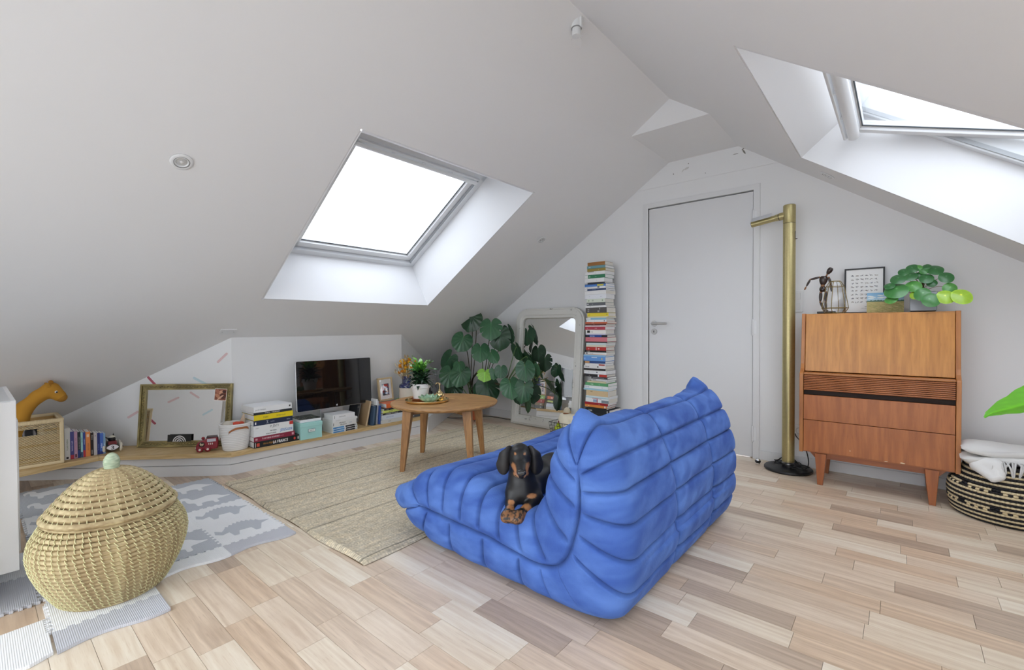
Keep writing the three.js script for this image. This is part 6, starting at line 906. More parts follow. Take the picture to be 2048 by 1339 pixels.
// ---------------------------------------------------------------- blue quilted low sofa
{
  const key = [[-0.80, 0.0], [-0.715, 0.03], [-0.672, 0.13], [-0.66, 0.25], [-0.663, 0.37], [-0.685, 0.48], [-0.725, 0.58], [-0.785, 0.655], [-0.85, 0.672], [-0.915, 0.64], [-0.962, 0.57], [-0.99, 0.48], [-1.015, 0.39], [-1.06, 0.315], [-1.12, 0.292], [-1.21, 0.305], [-1.32, 0.345], [-1.45, 0.375], [-1.58, 0.372], [-1.70, 0.335], [-1.81, 0.262], [-1.885, 0.185], [-1.895, 0.160], [-1.83, 0.10], [-1.73, 0.045], [-1.60, 0.012], [-1.45, 0.0], [-1.1, -0.002]];
  const curve = new THREE.CatmullRomCurve3(key.map(([x, y]) => V(x, y, 0)), true, 'centripetal'); curve.arcLengthDivisions = 1200;
  const N = 560, pr = curve.getSpacedPoints(N).slice(0, N), LEN = curve.getLength();
  const arcOf = (x, y) => { let b = 0, d = 1e9; pr.forEach((p, i) => { const e = Math.hypot(p.x - x, p.y - y); if (e < d) { d = e; b = i; } }); return b; };
  const med = [[-1.70, 0.185], [-1.3, 0.17], [-0.93, 0.16], [-0.84, 0.34], [-0.835, 0.55]];
  const mc2 = new THREE.CatmullRomCurve3(med.map(([x, y]) => V(x, y, 0)), false, 'centripetal'), mp = mc2.getSpacedPoints(200), tOf = (p) => { let b = 0, d = 1e9; mp.forEach((q, i) => { const e = Math.hypot(q.x - p.x, q.y - p.y); if (e < d) { d = e; b = i; } }); return b / 200; };
  const kA = arcOf(-1.895, 0.165), kB = arcOf(-0.85, 0.672), S = new Array(N); // both sides between nose and top cover the whole spine
  for (const dir of [1, -1]) { const run = []; for (let k = kA; ; k = (k + dir + N) % N) { run.push(k); if (k === kB) break; } let t = run.map((k) => tOf(pr[k])); t[0] = 0; t[t.length - 1] = 1; for (let q = 1; q < t.length; q++) t[q] = Math.max(t[q], t[q - 1]); for (let it = 0; it < 3; it++) { const c = t.slice(), w = 26; t = t.map((_, q) => { let a = 0, n = 0; for (let d = -w; d <= w; d++) { const e = q + d; a += e < 0 ? 0 : e >= c.length ? 1 : c[e]; n++; } return a / n; }); t[0] = 0; t[t.length - 1] = 1; } run.forEach((k, q) => { const f = t[q] * 200, a = Math.min(199, Math.floor(f)); const P2 = mp[a].clone().lerp(mp[a + 1], f - a); S[k] = [P2.x, P2.y]; }); }
  const zN = 2.425, zF = 1.295, bulge = 0.11, nc = 46, nb = 230, rowsV = nc * 2 + nb;
  // seam positions along the profile (index) and along z
  const seamI = [[-0.668, 0.115], [-0.66, 0.235], [-0.662, 0.355], [-0.682, 0.47], [-0.722, 0.575], [-0.80, 0.665], [-0.90, 0.65], [-0.962, 0.57], [-0.99, 0.48], [-1.02, 0.385], [-1.07, 0.31], [-1.14, 0.293], [-1.22, 0.308], [-1.31, 0.34], [-1.41, 0.37], [-1.53, 0.375], [-1.66, 0.35], [-1.79, 0.28], [-1.86, 0.13], [-1.70, 0.03], [-1.5, 0.0], [-1.3, 0.0], [-1.1, 0.0], [-0.95, 0.0]].map(([x, y]) => arcOf(x, y)).sort((a, b) => a - b);
  const seamZ = [2.045, 1.585];
  const ear = (i, v) => { let e = 0; const near = v > (zN + zF) / 2, d = near ? Math.abs(v - zN - 0.03) : Math.abs(v - zF + 0.03); for (const [x, y, a1, a2, sg] of [[-0.865, 0.675, 0.045, 0.055, 8], [-1.893, 0.165, 0.07, 0.06, 10]]) { const k = arcOf2(x, y), di = Math.min(Math.abs(i - k), N - Math.abs(i - k)); e += (near ? a1 : a2) * Math.exp(-di / sg) * Math.exp(-((d / 0.065) ** 2)); } return e; };
  const memo = {}; function arcOf2(x, y) { return (memo[x + ',' + y] ??= arcOf(x, y)); }
  const pos = new Float32Array((N + 1) * (rowsV + 1) * 3), meta = [];
  const tang = pr.map((p, i) => { const a = pr[(i + N - 1) % N], b = pr[(i + 1) % N], t = V(b.x - a.x, b.y - a.y, 0).normalize(); return V(t.y, -t.x, 0); });
  let area = 0; for (let i = 0; i < N; i++) { const a = pr[i], b = pr[(i + 1) % N]; area += a.x * b.y - b.x * a.y; } const sgn = area > 0 ? 1 : -1; tang.forEach((t) => t.multiplyScalar(sgn));
  for (let j = 0; j <= rowsV; j++) for (let i = 0; i <= N; i++) {
    const k = i % N, p = pr[k], s = S[k]; let r = 1, z, cap = 0;
    if (j < nc) { const t = j / nc; r = Math.sin(t * Math.PI / 2); r = lerp(t, r, 0.75); z = zN + bulge * Math.pow(Math.max(0, 1 - Math.pow(r, 2.7)), 1 / 2.7); cap = 1; }
    else if (j > nc + nb) { const t = (rowsV - j) / nc; r = Math.sin(t * Math.PI / 2); r = lerp(t, r, 0.75); z = zF - bulge * Math.pow(Math.max(0, 1 - Math.pow(r, 2.7)), 1 / 2.7); cap = -1; }
    else z = lerp(zN, zF, (j - nc) / nb);
    const e = ear(k, z) * r, mid = 1 - Math.pow(Math.abs((z - (zN + zF) / 2) / ((zN - zF) / 2)), 2); const sag = cap ? 0 : -0.012 * Math.max(0, mid) * (p.y > 0.2 ? 1 : 0);
    const x = lerp(s[0], p.x + tang[k].x * (e + sag), r), y = lerp(s[1], p.y + tang[k].y * (e + sag), r);
    pos.set([x, y, z], (j * (N + 1) + i) * 3); meta.push([k, z, r, cap]);
  }
  const I = []; for (let j = 0; j < rowsV; j++) for (let i = 0; i < N; i++) { const a = j * (N + 1) + i, b = a + 1, c = a + N + 1, d = c + 1; sgn > 0 ? I.push(a, c, b, b, c, d) : I.push(a, b, c, b, d, c); }
  const g = new THREE.BufferGeometry(); g.setAttribute('position', new THREE.BufferAttribute(pos, 3)); g.setIndex(I); g.computeVertexNormals();
  const nr = g.attributes.normal; for (let j = 0; j <= rowsV; j++) { const a = j * (N + 1), b = a + N; for (let q = 0; q < 3; q++) { const m = (nr.array[a * 3 + q] + nr.array[b * 3 + q]) / 2; nr.array[a * 3 + q] = nr.array[b * 3 + q] = m; } }
  { // outward test
    const m = Math.floor((nc + nb / 2)) * (N + 1) + arcOf(-0.66, 0.25); if (nr.getX(m) < 0) { for (let q = 0; q < I.length; q += 3) { const t = I[q]; I[q] = I[q + 1]; I[q + 1] = t; } g.setIndex(I); for (let q = 0; q < nr.array.length; q++) nr.array[q] *= -1; } }
  const stp = LEN / N, uv = new Float32Array((N + 1) * (rowsV + 1) * 2), col = new Float32Array((N + 1) * (rowsV + 1) * 3);
  const nearSeam = (k) => { let lo = -1e9, hi = 1e9; for (const s of seamI) for (const o of [-N, 0, N]) { const d = s + o - k; if (d <= 0) lo = Math.max(lo, d); if (d > 0) hi = Math.min(hi, d); } return [-lo * stp, hi * stp]; };
  for (let v = 0; v < meta.length; v++) {
    const [k, z, r, cap] = meta[v], [dl, dh] = nearSeam(k), d = Math.min(dl, dh), gap = dl + dh;
    const y0 = pos[v * 3 + 1], x0 = pos[v * 3];
    const back = x0 > -0.86 ? 1 : 0; let amp = lerp(0.02, 0.013, back) * clamp(gap / 0.11, 0.4, 1.1), f = clamp(d / (gap * 0.5)); let puff = Math.pow(Math.max(0, 1 - (1 - f) ** 2), 0.45);
    let groove = Math.exp(-((d / 0.0055) ** 2)), fade = cap ? smooth(0.05, 0.2, r) : 1;
    if (gap > 0.3) { puff = 1; groove *= 1; amp = 0.012; }
    // seams across the width
    let pz = 1, gz = 0; if (!cap) { const ed = [zN + 0.06, ...seamZ, zF - 0.06]; let dz = 1e9, gp = 0.4; for (let q = 0; q < ed.length - 1; q++) if (z <= ed[q] && z >= ed[q + 1]) { dz = Math.min(q === 0 ? 1e9 : ed[q] - z, q === ed.length - 2 ? 1e9 : z - ed[q + 1]); gp = ed[q] - ed[q + 1]; } const fz = clamp(dz / 0.085); pz = Math.sqrt(Math.max(0, 1 - (1 - fz) ** 2)); gz = Math.exp(-((dz / 0.0055) ** 2)); }
    // ring seam on the end panels, and the vertical edge seams of the back
    let ringG = 0; if (cap) { const dr = r * 0.17, frontish = smooth(0.55, 0.45, y0); ringG = Math.exp(-((dr / 0.007) ** 2)) * frontish; const fr = clamp(dr / 0.05); pz = lerp(1, Math.sqrt(Math.max(0, 1 - (1 - fr) ** 2)), 0.6 * frontish); }
    const wr = (fbm(x0 * 9 + z * 4, y0 * 9 - z * 5, 7, 3) - 0.45) * 0.012 + 0.0035 * Math.sin((k * stp * 60 + z * 9)) * Math.exp(-d * 30) * (cap ? 0.4 : 1);
    const floorFade = smooth(0.0, 0.05, y0);
    const disp = (amp * (Math.min(puff, 1) * lerp(0.55, 1, pz) - 0.5) * fade - 0.008 * Math.max(groove * fade, gz, ringG) - 0.012 * (1 - pz) + wr) * floorFade;
    pos[v * 3] += nr.getX(v) * disp; pos[v * 3 + 1] = Math.max(0.0, y0 + nr.getY(v) * disp); pos[v * 3 + 2] += nr.getZ(v) * disp;
    uv[v * 2] = k * stp + (cap ? (1 - r) * 0.3 : 0); uv[v * 2 + 1] = z + (cap ? cap * (1 - r) * 0.2 : 0);
    const nap = 0.42 + 1.5 * (fbm(x0 * 11 + z * 9.1 + 4, y0 * 19 + z * 5, 31, 4) - 0.47) + 0.5 * smooth(0.45, 0.75, noise(z * 15 + x0 * 9 + y0 * 3, y0 * 30 + z * 12, 44)) * smooth(0.3, 0.7, noise(z * 4 + x0 * 3, y0 * 5, 47)) - 0.1, c = mix3([0.040, 0.105, 0.40], [0.105, 0.225, 0.62], clamp(nap)); const sw = 1 - 0.45 * Math.max(groove * fade, gz, ringG); col.set([c[0] * sw, c[1] * sw, c[2] * sw], v * 3);
  }
  g.setAttribute('uv', new THREE.BufferAttribute(uv, 2)); g.setAttribute('color', new THREE.BufferAttribute(col, 3)); g.attributes.position.needsUpdate = true; g.computeVertexNormals();
  const n2 = g.attributes.normal; for (let j = 0; j <= rowsV; j++) { const a = j * (N + 1), b = a + N; for (let q = 0; q < 3; q++) { const m = (n2.array[a * 3 + q] + n2.array[b * 3 + q]) / 2; n2.array[a * 3 + q] = n2.array[b * 3 + q] = m; } }
  const bump = tex(256, 256, (u, v) => { const k = 0.5 * noise(u * 90, v * 90, 3) + 0.5 * noise(u * 30, v * 60, 5); return [k, k, k]; }, false); bump.repeat.set(5, 5);
  const t = thing('sofa', 'low blue quilted suede sofa seen from behind with a dog on it', 'sofa');
  part(t, 'upholstery', g, M([1, 1, 1], 0.85, { vertexColors: true, bumpMap: bump, bumpScale: 0.0008, sheen: 0.5, sheenRoughness: 0.4, sheenColor: new THREE.Color(0.25, 0.40, 0.8) }));
  part(t, 'pull_tab', ext([[-0.006, 0], [0.006, 0], [0.006, 0.03], [-0.006, 0.03]], 0.002).rotateY(0.6).translate(-0.88, 0.665, zN + 0.055), M([0.09, 0.2, 0.6], 0.8));
}
// ---------------------------------------------------------------- dachshund on the sofa
{
  const R = V(0.763, 0, -0.646), F = V(0.646, 0, 0.763), O = V(-1.1848, 0.3838, 2.4148);
  const t = thing('dog', 'black and tan dachshund lying on the blue sofa facing the camera', 'dog', [O.x, O.y, O.z], Math.atan2(0.646, 0.763));
  // local: x right in view, y up, z towards the camera
  const bones = [
    [[0, 0.098, -0.012], [0.001, 0.092, 0.006], 0.044, 0.042], [[0.0, 0.112, -0.006], [0.0, 0.108, 0.012], 0.036, 0.03],
    [[0.001, 0.082, 0.02], [0.003, 0.066, 0.058], 0.031, 0.0235], [[0.003, 0.066, 0.058], [0.004, 0.058, 0.082], 0.0225, 0.0155], [[0.004, 0.05, 0.03], [0.005, 0.045, 0.07], 0.018, 0.013],
    [[0, 0.075, -0.02], [0.006, 0.02, -0.03], 0.04, 0.046], [[0.006, 0.02, -0.03], [0.008, -0.05, -0.02], 0.05, 0.058], [[0.008, -0.05, -0.018], [0.01, -0.085, -0.02], 0.058, 0.045],
    [[0.01, -0.045, -0.03], [0.085, -0.035, -0.15], 0.06, 0.07], [[0.085, -0.035, -0.15], [0.16, -0.04, -0.28], 0.072, 0.07], [[0.16, -0.04, -0.28], [0.2, -0.06, -0.36], 0.07, 0.05],
    [[-0.03, -0.05, 0.01], [-0.036, -0.088, 0.035], 0.03, 0.021], [[-0.036, -0.086, 0.035], [-0.047, -0.098, 0.085], 0.018, 0.0142], [[-0.047, -0.098, 0.085], [-0.051, -0.103, 0.103], 0.0152, 0.0145],
    [[0.05, -0.05, -0.02], [0.066, -0.07, 0.01], 0.036, 0.026], [[0.066, -0.07, 0.012], [0.022, -0.092, 0.075], 0.023, 0.0165], [[0.022, -0.093, 0.075], [-0.002, -0.102, 0.103], 0.0155, 0.0148], [[-0.004, -0.103, 0.1], [-0.009, -0.106, 0.11], 0.0155, 0.0145],
  ];
  for (const [px, py, pz, a] of [[-0.053, -0.104, 0.11, -0.1], [-0.010, -0.106, 0.117, -0.35]]) for (let k = -1.5; k <= 1.5; k++) { const x = px + k * 0.0085, z = pz + 0.006 - Math.abs(k) * 0.003; bones.push([[x, py + 0.002, z - 0.008], [x + a * 0.01, py - 0.004, z + 0.004], 0.0075, 0.007, 0.002]); }
  const body = blob(bones.map((b) => [...b]), 0.0075, 0.0042, 0.02);
  const BLK = [0.0085, 0.0085, 0.0095], TAN = [0.42, 0.19, 0.075], TANL = [0.55, 0.33, 0.18];
  const sph3 = (x, y, z, cx, cy, cz, rx, ry, rz) => ((x - cx) / rx) ** 2 + ((y - cy) / ry) ** 2 + ((z - cz) / rz) ** 2;
  paint(body, (x, y, z) => {
    let k = 0, cl = TAN; const w = (noise(x * 160, y * 160 + z * 90, 3) - 0.5) * 0.5, put = (d) => { k = Math.max(k, smooth(1.25, 0.75, d + w)); };
    for (const s of [-1, 1]) { put(sph3(x, y, z, 0.002 + s * 0.026, 0.062, 0.05, 0.015, 0.026, 0.04)); put(sph3(x, y, z, s * 0.019, 0.1195, 0.028, 0.0048, 0.0045, 0.03)); put(sph3(x, y, z, 0.003 + s * 0.017, 0.048, 0.07, 0.014, 0.013, 0.024)); }
    put(sph3(x, y, z, 0.003, 0.034, 0.02, 0.03, 0.0145, 0.04)); // chin and throat
    put(sph3(x, y, z, 0.045, -0.05, 0.03, 0.02, 0.009, 0.03)); put(sph3(x, y, z, 0.022, -0.09, 0.075, 0.026, 0.022, 0.024)); put(sph3(x, y, z, -0.040, -0.09, 0.08, 0.018, 0.02, 0.022)); put(sph3(x, y, z, -0.036, -0.07, 0.045, 0.013, 0.009, 0.03));
    if (z > 0.105 && y < -0.08) { k = Math.max(k, 0.75) * smooth(0.25, 0.6, noise(x * 230, y * 230, 6)) * 0.8; cl = TAN; }
    if (y > 0.036 && y < 0.052 && z > 0.05) cl = TANL;
    return mix3(BLK, cl, k);
  });
  part(t, 'body', body, M([1, 1, 1], 0.42, { vertexColors: true, sheen: 0.3, sheenRoughness: 0.35, sheenColor: new THREE.Color(0.25, 0.25, 0.28) }));
  const EARM = M([0.012, 0.011, 0.012], 0.5, { sheen: 0.4, sheenRoughness: 0.4, sheenColor: new THREE.Color(0.3, 0.27, 0.27) });
  for (const s of [-1, 1]) {
    const e = blob([[[s * 0.044, 0.128, -0.018], [s * 0.062, 0.098, -0.012], 0.0135, 0.021], [[s * 0.062, 0.098, -0.012], [s * 0.07, 0.06, -0.008], 0.021, 0.0245], [[s * 0.07, 0.06, -0.008], [s * 0.069, 0.044, -0.008], 0.0235, 0.021]], 0.006, 0.004, 0.015);
    const p = e.attributes.position; for (let i = 0; i < p.count; i++) { const x = p.getX(i), y = p.getY(i), z = p.getZ(i); p.setZ(i, -0.012 + (z + 0.012) * 0.34 + 0.010 * Math.cos((x - s * 0.06) * 60) - (y > 0.11 ? 0 : 0.0)); } e.computeVertexNormals();
    part(t, 'ear', e, EARM);
    const ey = part(t, 'eye', sph(0.0078, s * 0.0225, 0.1035, 0.0285, 18), M([0.012, 0.008, 0.006], 0.05, { clearcoat: 1, clearcoatRoughness: 0.02 }));
    part(t, 'eyelid', place(new THREE.TorusGeometry(0.0082, 0.0018, 8, 22), [s * 0.0225, 0.1035, 0.0315], [-0.15, s * 0.35, 0]), M([0.006, 0.006, 0.006], 0.5));
  }
  part(t, 'nose', blob([[[-0.005, 0.0605, 0.097], [0.013, 0.0605, 0.097], 0.0085, 0.0085], [[0.004, 0.064, 0.094], [0.004, 0.055, 0.097], 0.009, 0.006]], 0.004, 0.0022, 0.008), M([0.008, 0.008, 0.009], 0.22, { clearcoat: 0.6, clearcoatRoughness: 0.2 }));
  part(t, 'mouth', tube([[-0.02, 0.042, 0.066], [-0.009, 0.0425, 0.083], [0.004, 0.0445, 0.0885], [0.017, 0.0425, 0.083], [0.028, 0.042, 0.066]], 0.0011, 24, 6), M([0.02, 0.01, 0.008], 0.6));
  const claws = []; for (const [px, py, pz] of [[-0.053, -0.104, 0.11], [-0.010, -0.106, 0.117]]) for (let k = -1.5; k <= 1.5; k++) { const x = px + k * 0.0085, z = pz + 0.0165 - Math.abs(k) * 0.003; part(t, 'claw', rod([x, py - 0.004, z - 0.003], [x, py - 0.009, z + 0.004], 0.0022, 0.0009, 8), M([0.12, 0.1, 0.085], 0.4)); }
}
// ---------------------------------------------------------------- teak writing cabinet
{
  const t = thing('writing_cabinet', 'mid-century teak writing cabinet with fall front, reeded band and two drawers', 'cabinet', [-0.1205, 0, 0]);
  const W = 0.752, tk = (l, d, s, o = {}) => M([1, 1, 1], 0.38, { map: wood(l, d, s, { su: 0.9, sv: 0.8, streak: 150, arch: 0.08, amp: 1.0, pore: 0.7, w: 512, h: 512, ...o }), clearcoat: 0.25, clearcoatRoughness: 0.3 });
  const UP = tk('#d08f43', '#9c5f24', 301), LO = tk('#b56c36', '#824318', 311), SIDE = tk('#bb7a40', '#86481f', 321), LEG = tk('#a9612f', '#7c401b', 331), DARK = M('#2a1a12', 0.7);
  const side = [[0.02, 0.2], [0.402, 0.2], [0.402, 0.70], [0.398, 0.709], [0.382, 0.717], [0.362, 0.735], [0.35, 0.765], [0.343, 0.81], [0.315, 1.09], [0.02, 1.09]];
  for (const s of [-1, 1]) part(t, 'side_panel', boxUV(ext(side.map(([z, y]) => [z, y]), 0.021, 0.002).rotateY(-Math.PI / 2).translate(s * (W / 2 - 0.0105) + 0.0105, 0, 0), 'y', [s, 0]), SIDE);
  part(t, 'top_panel', rb(W - 0.042, 0.018, 0.285, 0.002, 0, 1.079, 0.165), UP); part(t, 'back_panel', bx(W - 0.042, 0.87, 0.008, 0, 0.645, 0.026, 'y'), LO); part(t, 'bottom_panel', bx(W - 0.042, 0.018, 0.37, 0, 0.212, 0.205), LO);
  part(t, 'carcass_inside', bx(W - 0.044, 0.40, 0.3, 0, 0.42, 0.2), DARK);
  const fl = boxUV(new RoundedBoxGeometry(W - 0.046, 0.366, 0.018, 2, 0.002), 'y'); part(t, 'fall_front', place(fl, [0, 0.899, 0.3205], [-0.093, 0, 0]), UP);
  part(t, 'ledge', rb(W - 0.043, 0.014, 0.075, 0.005, 0, 0.7055, 0.366), SIDE);
  const band = []; for (let i = 0; i < 9; i++) band.push(rb(W - 0.045, 0.0082, 0.012, 0.0035, 0, 0.6915 - i * 0.0108, 0.392)); for (const b of band) part(t, 'reed', b, LO);
  part(t, 'reed_backing', bx(W - 0.045, 0.1, 0.01, 0, 0.648, 0.383), M('#5f3418', 0.6)); part(t, 'shadow_gap', bx(W - 0.045, 0.024, 0.006, 0, 0.583, 0.372), DARK);
  part(t, 'drawer', rb(W - 0.047, 0.158, 0.02, 0.002, 0, 0.4905, 0.39, 'y'), LO); part(t, 'drawer', boxUV(tr(new RoundedBoxGeometry(W - 0.047, 0.198, 0.02, 2, 0.002), 0, 0.3095, 0.39), 'y', [0.5, 0.11]), LO);
  part(t, 'chip', [ext(spline([[-0.012, 0], [-0.004, 0.004], [0.006, 0.0025], [0.012, -0.001], [0, -0.003]], true, 16), 0.001).translate(0.135, 0.2155, 0.3996), ext(spline([[-0.008, 0], [0, 0.002], [0.01, 0], [0, -0.002]], true, 12), 0.001).translate(0.06, 0.213, 0.3996), ext(spline([[-0.003, 0], [0, 0.003], [0.004, 0], [0, -0.002]], true, 12), 0.001).translate(-0.11, 0.245, 0.3996)], M('#e3cfae', 0.8));
  for (const s of [-1, 1]) for (const [z, k] of [[0.375, 1], [0.075, 0]]) {
    const x = s * 0.262, a = [[-0.033, 0.2], [0.033, 0.2], [0.02, 0.0], [-0.013, 0.0]].map(([px, y]) => [x + (s > 0 ? -px * -1 : px), y]);
    const o = ext(s > 0 ? [[x - 0.032, 0.2], [x + 0.03, 0.2], [x + 0.016, 0], [x - 0.013, 0]] : [[x - 0.03, 0.2], [x + 0.032, 0.2], [x + 0.013, 0], [x - 0.016, 0]], 0.035, 0.002).translate(0, 0, z - 0.02); part(t, 'leg', boxUV(o, 'y'), LEG);
  }
  part(t, 'rail', ext([[-0.325, 0.2], [0.325, 0.2], [0.295, 0.165], [-0.295, 0.165]], 0.022, 0.001).translate(0, 0, 0.338), LEG); part(t, 'rail', ext([[-0.325, 0.2], [0.325, 0.2], [0.295, 0.165], [-0.295, 0.165]], 0.022, 0.001).translate(0, 0, 0.06), LEG);
  for (const s of [-1, 1]) part(t, 'rail', bx(0.022, 0.035, 0.26, s * 0.262, 0.1825, 0.208, 'z'), LEG);
}
const CT = 1.0905;
// wooden artist's figure
{
  const t = thing('wooden_figure', 'dark wooden jointed artist figure with arm stretched out, on a black base', 'figurine', [-0.385, CT, 0.175]);
  const DW = M('#2d1a14', 0.3, { clearcoat: 0.4 }), JT = M('#8a5f3c', 0.5), l = (a, b, r1, r2) => { const A = V(...a), B2 = V(...b), d = B2.clone().sub(A), n = d.length(), pts = []; for (let i = 0; i <= 14; i++) { const u = i / 14; pts.push([Math.max(0.0004, lerp(r1, r2, u) * Math.pow(Math.sin(Math.PI * (0.06 + 0.88 * u)), 0.4)), u * n]); } pts.unshift([0, 0]); pts.push([0, n]); const g = lathe(pts, 20); g.applyQuaternion(new THREE.Quaternion().setFromUnitVectors(V(0, 1, 0), d.normalize())); return g.translate(A.x, A.y, A.z); };
  part(t, 'base', rb(0.1, 0.014, 0.1, 0.003, 0.01, 0.007, 0), BLACK); part(t, 'stand_rod', rod([0.0, 0.012, -0.015], [0.0, 0.16, -0.012], 0.002), STEEL);
  part(t, 'head', l([0.012, 0.262, 0.0], [0.034, 0.302, 0.0], 0.013, 0.0185), DW); part(t, 'neck', rod([0.004, 0.245, 0], [0.013, 0.266, 0], 0.005), JT);
  part(t, 'chest', l([-0.012, 0.19, 0], [-0.006, 0.25, 0], 0.017, 0.026).scale(1.1, 1, 0.8), DW); part(t, 'waist', sph(0.012, -0.014, 0.186, 0, 14), JT); part(t, 'hips', l([-0.012, 0.145, 0], [-0.014, 0.184, 0], 0.022, 0.018).scale(1, 1, 0.8), DW);
  const limb = (n, a, b, r1, r2) => { part(t, n, l(a, b, r1, r2), DW); part(t, 'joint', sph(r1 * 0.72, ...a, 12), JT); };
  limb('upper_arm', [-0.033, 0.244, 0], [-0.082, 0.232, 0.012], 0.0085, 0.007); limb('forearm', [-0.083, 0.231, 0.012], [-0.104, 0.186, 0.02], 0.0075, 0.006); part(t, 'hand', l([-0.105, 0.184, 0.02], [-0.114, 0.162, 0.024], 0.005, 0.005), JT);
  limb('upper_arm', [0.02, 0.238, 0], [0.032, 0.19, 0.0], 0.0085, 0.007); limb('forearm', [0.032, 0.188, 0], [0.036, 0.145, 0.01], 0.0075, 0.006);
  limb('thigh', [-0.024, 0.142, 0], [-0.026, 0.08, 0.006], 0.0115, 0.008); limb('shin', [-0.026, 0.078, 0.006], [-0.004, 0.02, 0.0], 0.009, 0.006); limb('thigh', [0.004, 0.142, 0], [0.002, 0.08, 0], 0.0115, 0.008); limb('shin', [0.002, 0.078, 0], [0.006, 0.02, 0.0], 0.009, 0.006);
  for (const x of [-0.002, 0.012]) part(t, 'foot', blob([[[x, 0.021, -0.004], [x, 0.019, 0.018], 0.006, 0.005]], 0.004, 0.003, 0.008), DW);
}
// geometric glass lantern
{
  const t = thing('glass_lantern', 'faceted glass lantern with brass edges beside the wooden figure', 'lantern', [-0.325, CT, 0.235], 0.35);
  const BR = M('#8d7a4c', 0.35, { metalness: 0.8 }), n = 6, ring = (r, y, o = 0) => Array.from({ length: n }, (_, i) => V(Math.cos((i + o) / n * 6.2832) * r, y, Math.sin((i + o) / n * 6.2832) * r));
  const A = ring(0.055, 0.003), B2 = ring(0.074, 0.034), C = ring(0.05, 0.172), Dd = ring(0.03, 0.206), e = [], f = [];
  const edge = (p, q) => e.push(rod(p, q, 0.0021, 0.0021, 6)), face = (a, b, c, d) => { const g = new THREE.BufferGeometry().setFromPoints([a, b, c, a, c, d]); g.computeVertexNormals(); f.push(clean(g)); };
  for (let i = 0; i < n; i++) { const j = (i + 1) % n; edge(A[i], A[j]); edge(B2[i], B2[j]); edge(C[i], C[j]); edge(A[i], B2[i]); edge(B2[i], C[i]); if (i !== 1) face(A[i], A[j], B2[j], B2[i]); face(B2[i], B2[j], C[j], C[i]); edge(C[i], Dd[i]); edge(Dd[i], Dd[j]); if (i % 2) face(C[i], C[j], Dd[j], Dd[i]); }
  part(t, 'edges', e, BR); for (const q of f) part(t, 'pane', q, GLASS); part(t, 'base_plate', cyl(0.054, 0.054, 0.003, 0, 0.002, 0, 6), BR);
}
// poster, painting
{
  const t = thing('framed_print', 'black framed white print with rows of small sketches on the cabinet', 'picture', [-0.185, CT, 0.055]); t.rotation.x = -0.07;
  const W = 0.212, H = 0.30, f = 0.009; for (const s of [-1, 1]) { part(t, 'frame_rail', rb(f, H, 0.014, 0.001, s * (W - f) / 2, H / 2, 0), BLACK); part(t, 'frame_rail', rb(W - 2 * f, f, 0.014, 0.001, 0, H / 2 + s * (H - f) / 2, 0), BLACK); }
  const g = bx(W - 2 * f, H - 2 * f, 0.003, 0, H / 2, 0); fitUV(g);
  part(t, 'print', g, M([1, 1, 1], 0.6, { map: canvasTex(512, 740, (c) => { c.fillStyle = '#f0f0ee'; c.fillRect(0, 0, 512, 740); for (let r = 0; r < 8; r++) for (let k = 0; k < 6; k++) { const x = 90 + k * 66, y = 105 + r * 66; c.strokeStyle = ['#55524e', '#6b6156', '#3d3c40', '#7a6a58'][(r * 5 + k * 3) % 4]; c.lineWidth = 3; c.beginPath(); for (let q = 0; q < 9; q++) { const a = hash(r * 7 + k, q, 3), b = hash(q, r * 5 + k, 9); const X = x + (a - 0.5) * 52, Y = y + (b - 0.5) * 30; q ? c.lineTo(X, Y) : c.moveTo(X, Y); } c.stroke(); if ((r + k) % 3 === 0) { c.fillStyle = '#6a6f85'; c.beginPath(); c.ellipse(x, y, 10, 5, 0.5, 0, 7); c.fill(); } } c.fillStyle = '#444'; c.font = 'bold 17px sans-serif'; c.fillText('CROQUIS SAUVAGES', 265, 655); c.font = '12px sans-serif'; c.fillText('planche d’études au trait et à l’encre', 220, 680); c.fillText('atelier de dessin', 300, 700); }) }));
  part(t, 'backing', bx(W - 0.004, H - 0.004, 0.004, 0, H / 2, -0.006), M('#5a4a38', 0.9));
  const p = thing('landscape_painting', 'small unframed landscape painting of a hay-coloured field under blue sky', 'painting', [-0.075, CT, 0.165], 0.06); p.rotation.x = -0.1;
  const q = bx(0.18, 0.125, 0.016, 0, 0.0625, 0); fitUV(q);
  part(p, 'canvas', q, M([1, 1, 1], 0.75, { map: canvasTex(256, 180, (c) => { const g2 = c.createLinearGradient(0, 0, 0, 84); g2.addColorStop(0, '#79acd2'); g2.addColorStop(1, '#c3dae2'); c.fillStyle = g2; c.fillRect(0, 0, 256, 84); c.fillStyle = '#e2e6e2'; for (let i = 0; i < 12; i++) { c.beginPath(); c.ellipse(hash(i, 1, 5) * 256, 14 + hash(i, 2, 5) * 40, 22, 5, 0.1, 0, 7); c.fill(); } c.fillStyle = '#4f7266'; for (let i = 0; i < 26; i++) { c.beginPath(); c.ellipse(i * 10, 76 + hash(i, 3, 5) * 8, 11, 6 + hash(i, 4, 5) * 7, 0, 0, 7); c.fill(); } c.fillStyle = '#b9ad76'; c.fillRect(0, 82, 256, 98); for (let i = 0; i < 240; i++) { c.strokeStyle = ['#a3a05f', '#cdbf87', '#8f9458', '#d8c998'][i % 4]; c.lineWidth = 2; const x = hash(i, 5, 5) * 256, y = 84 + hash(i, 6, 5) * 96; c.beginPath(); c.moveTo(x, y); c.lineTo(x + 26, y + 5); c.stroke(); } }) }));
}
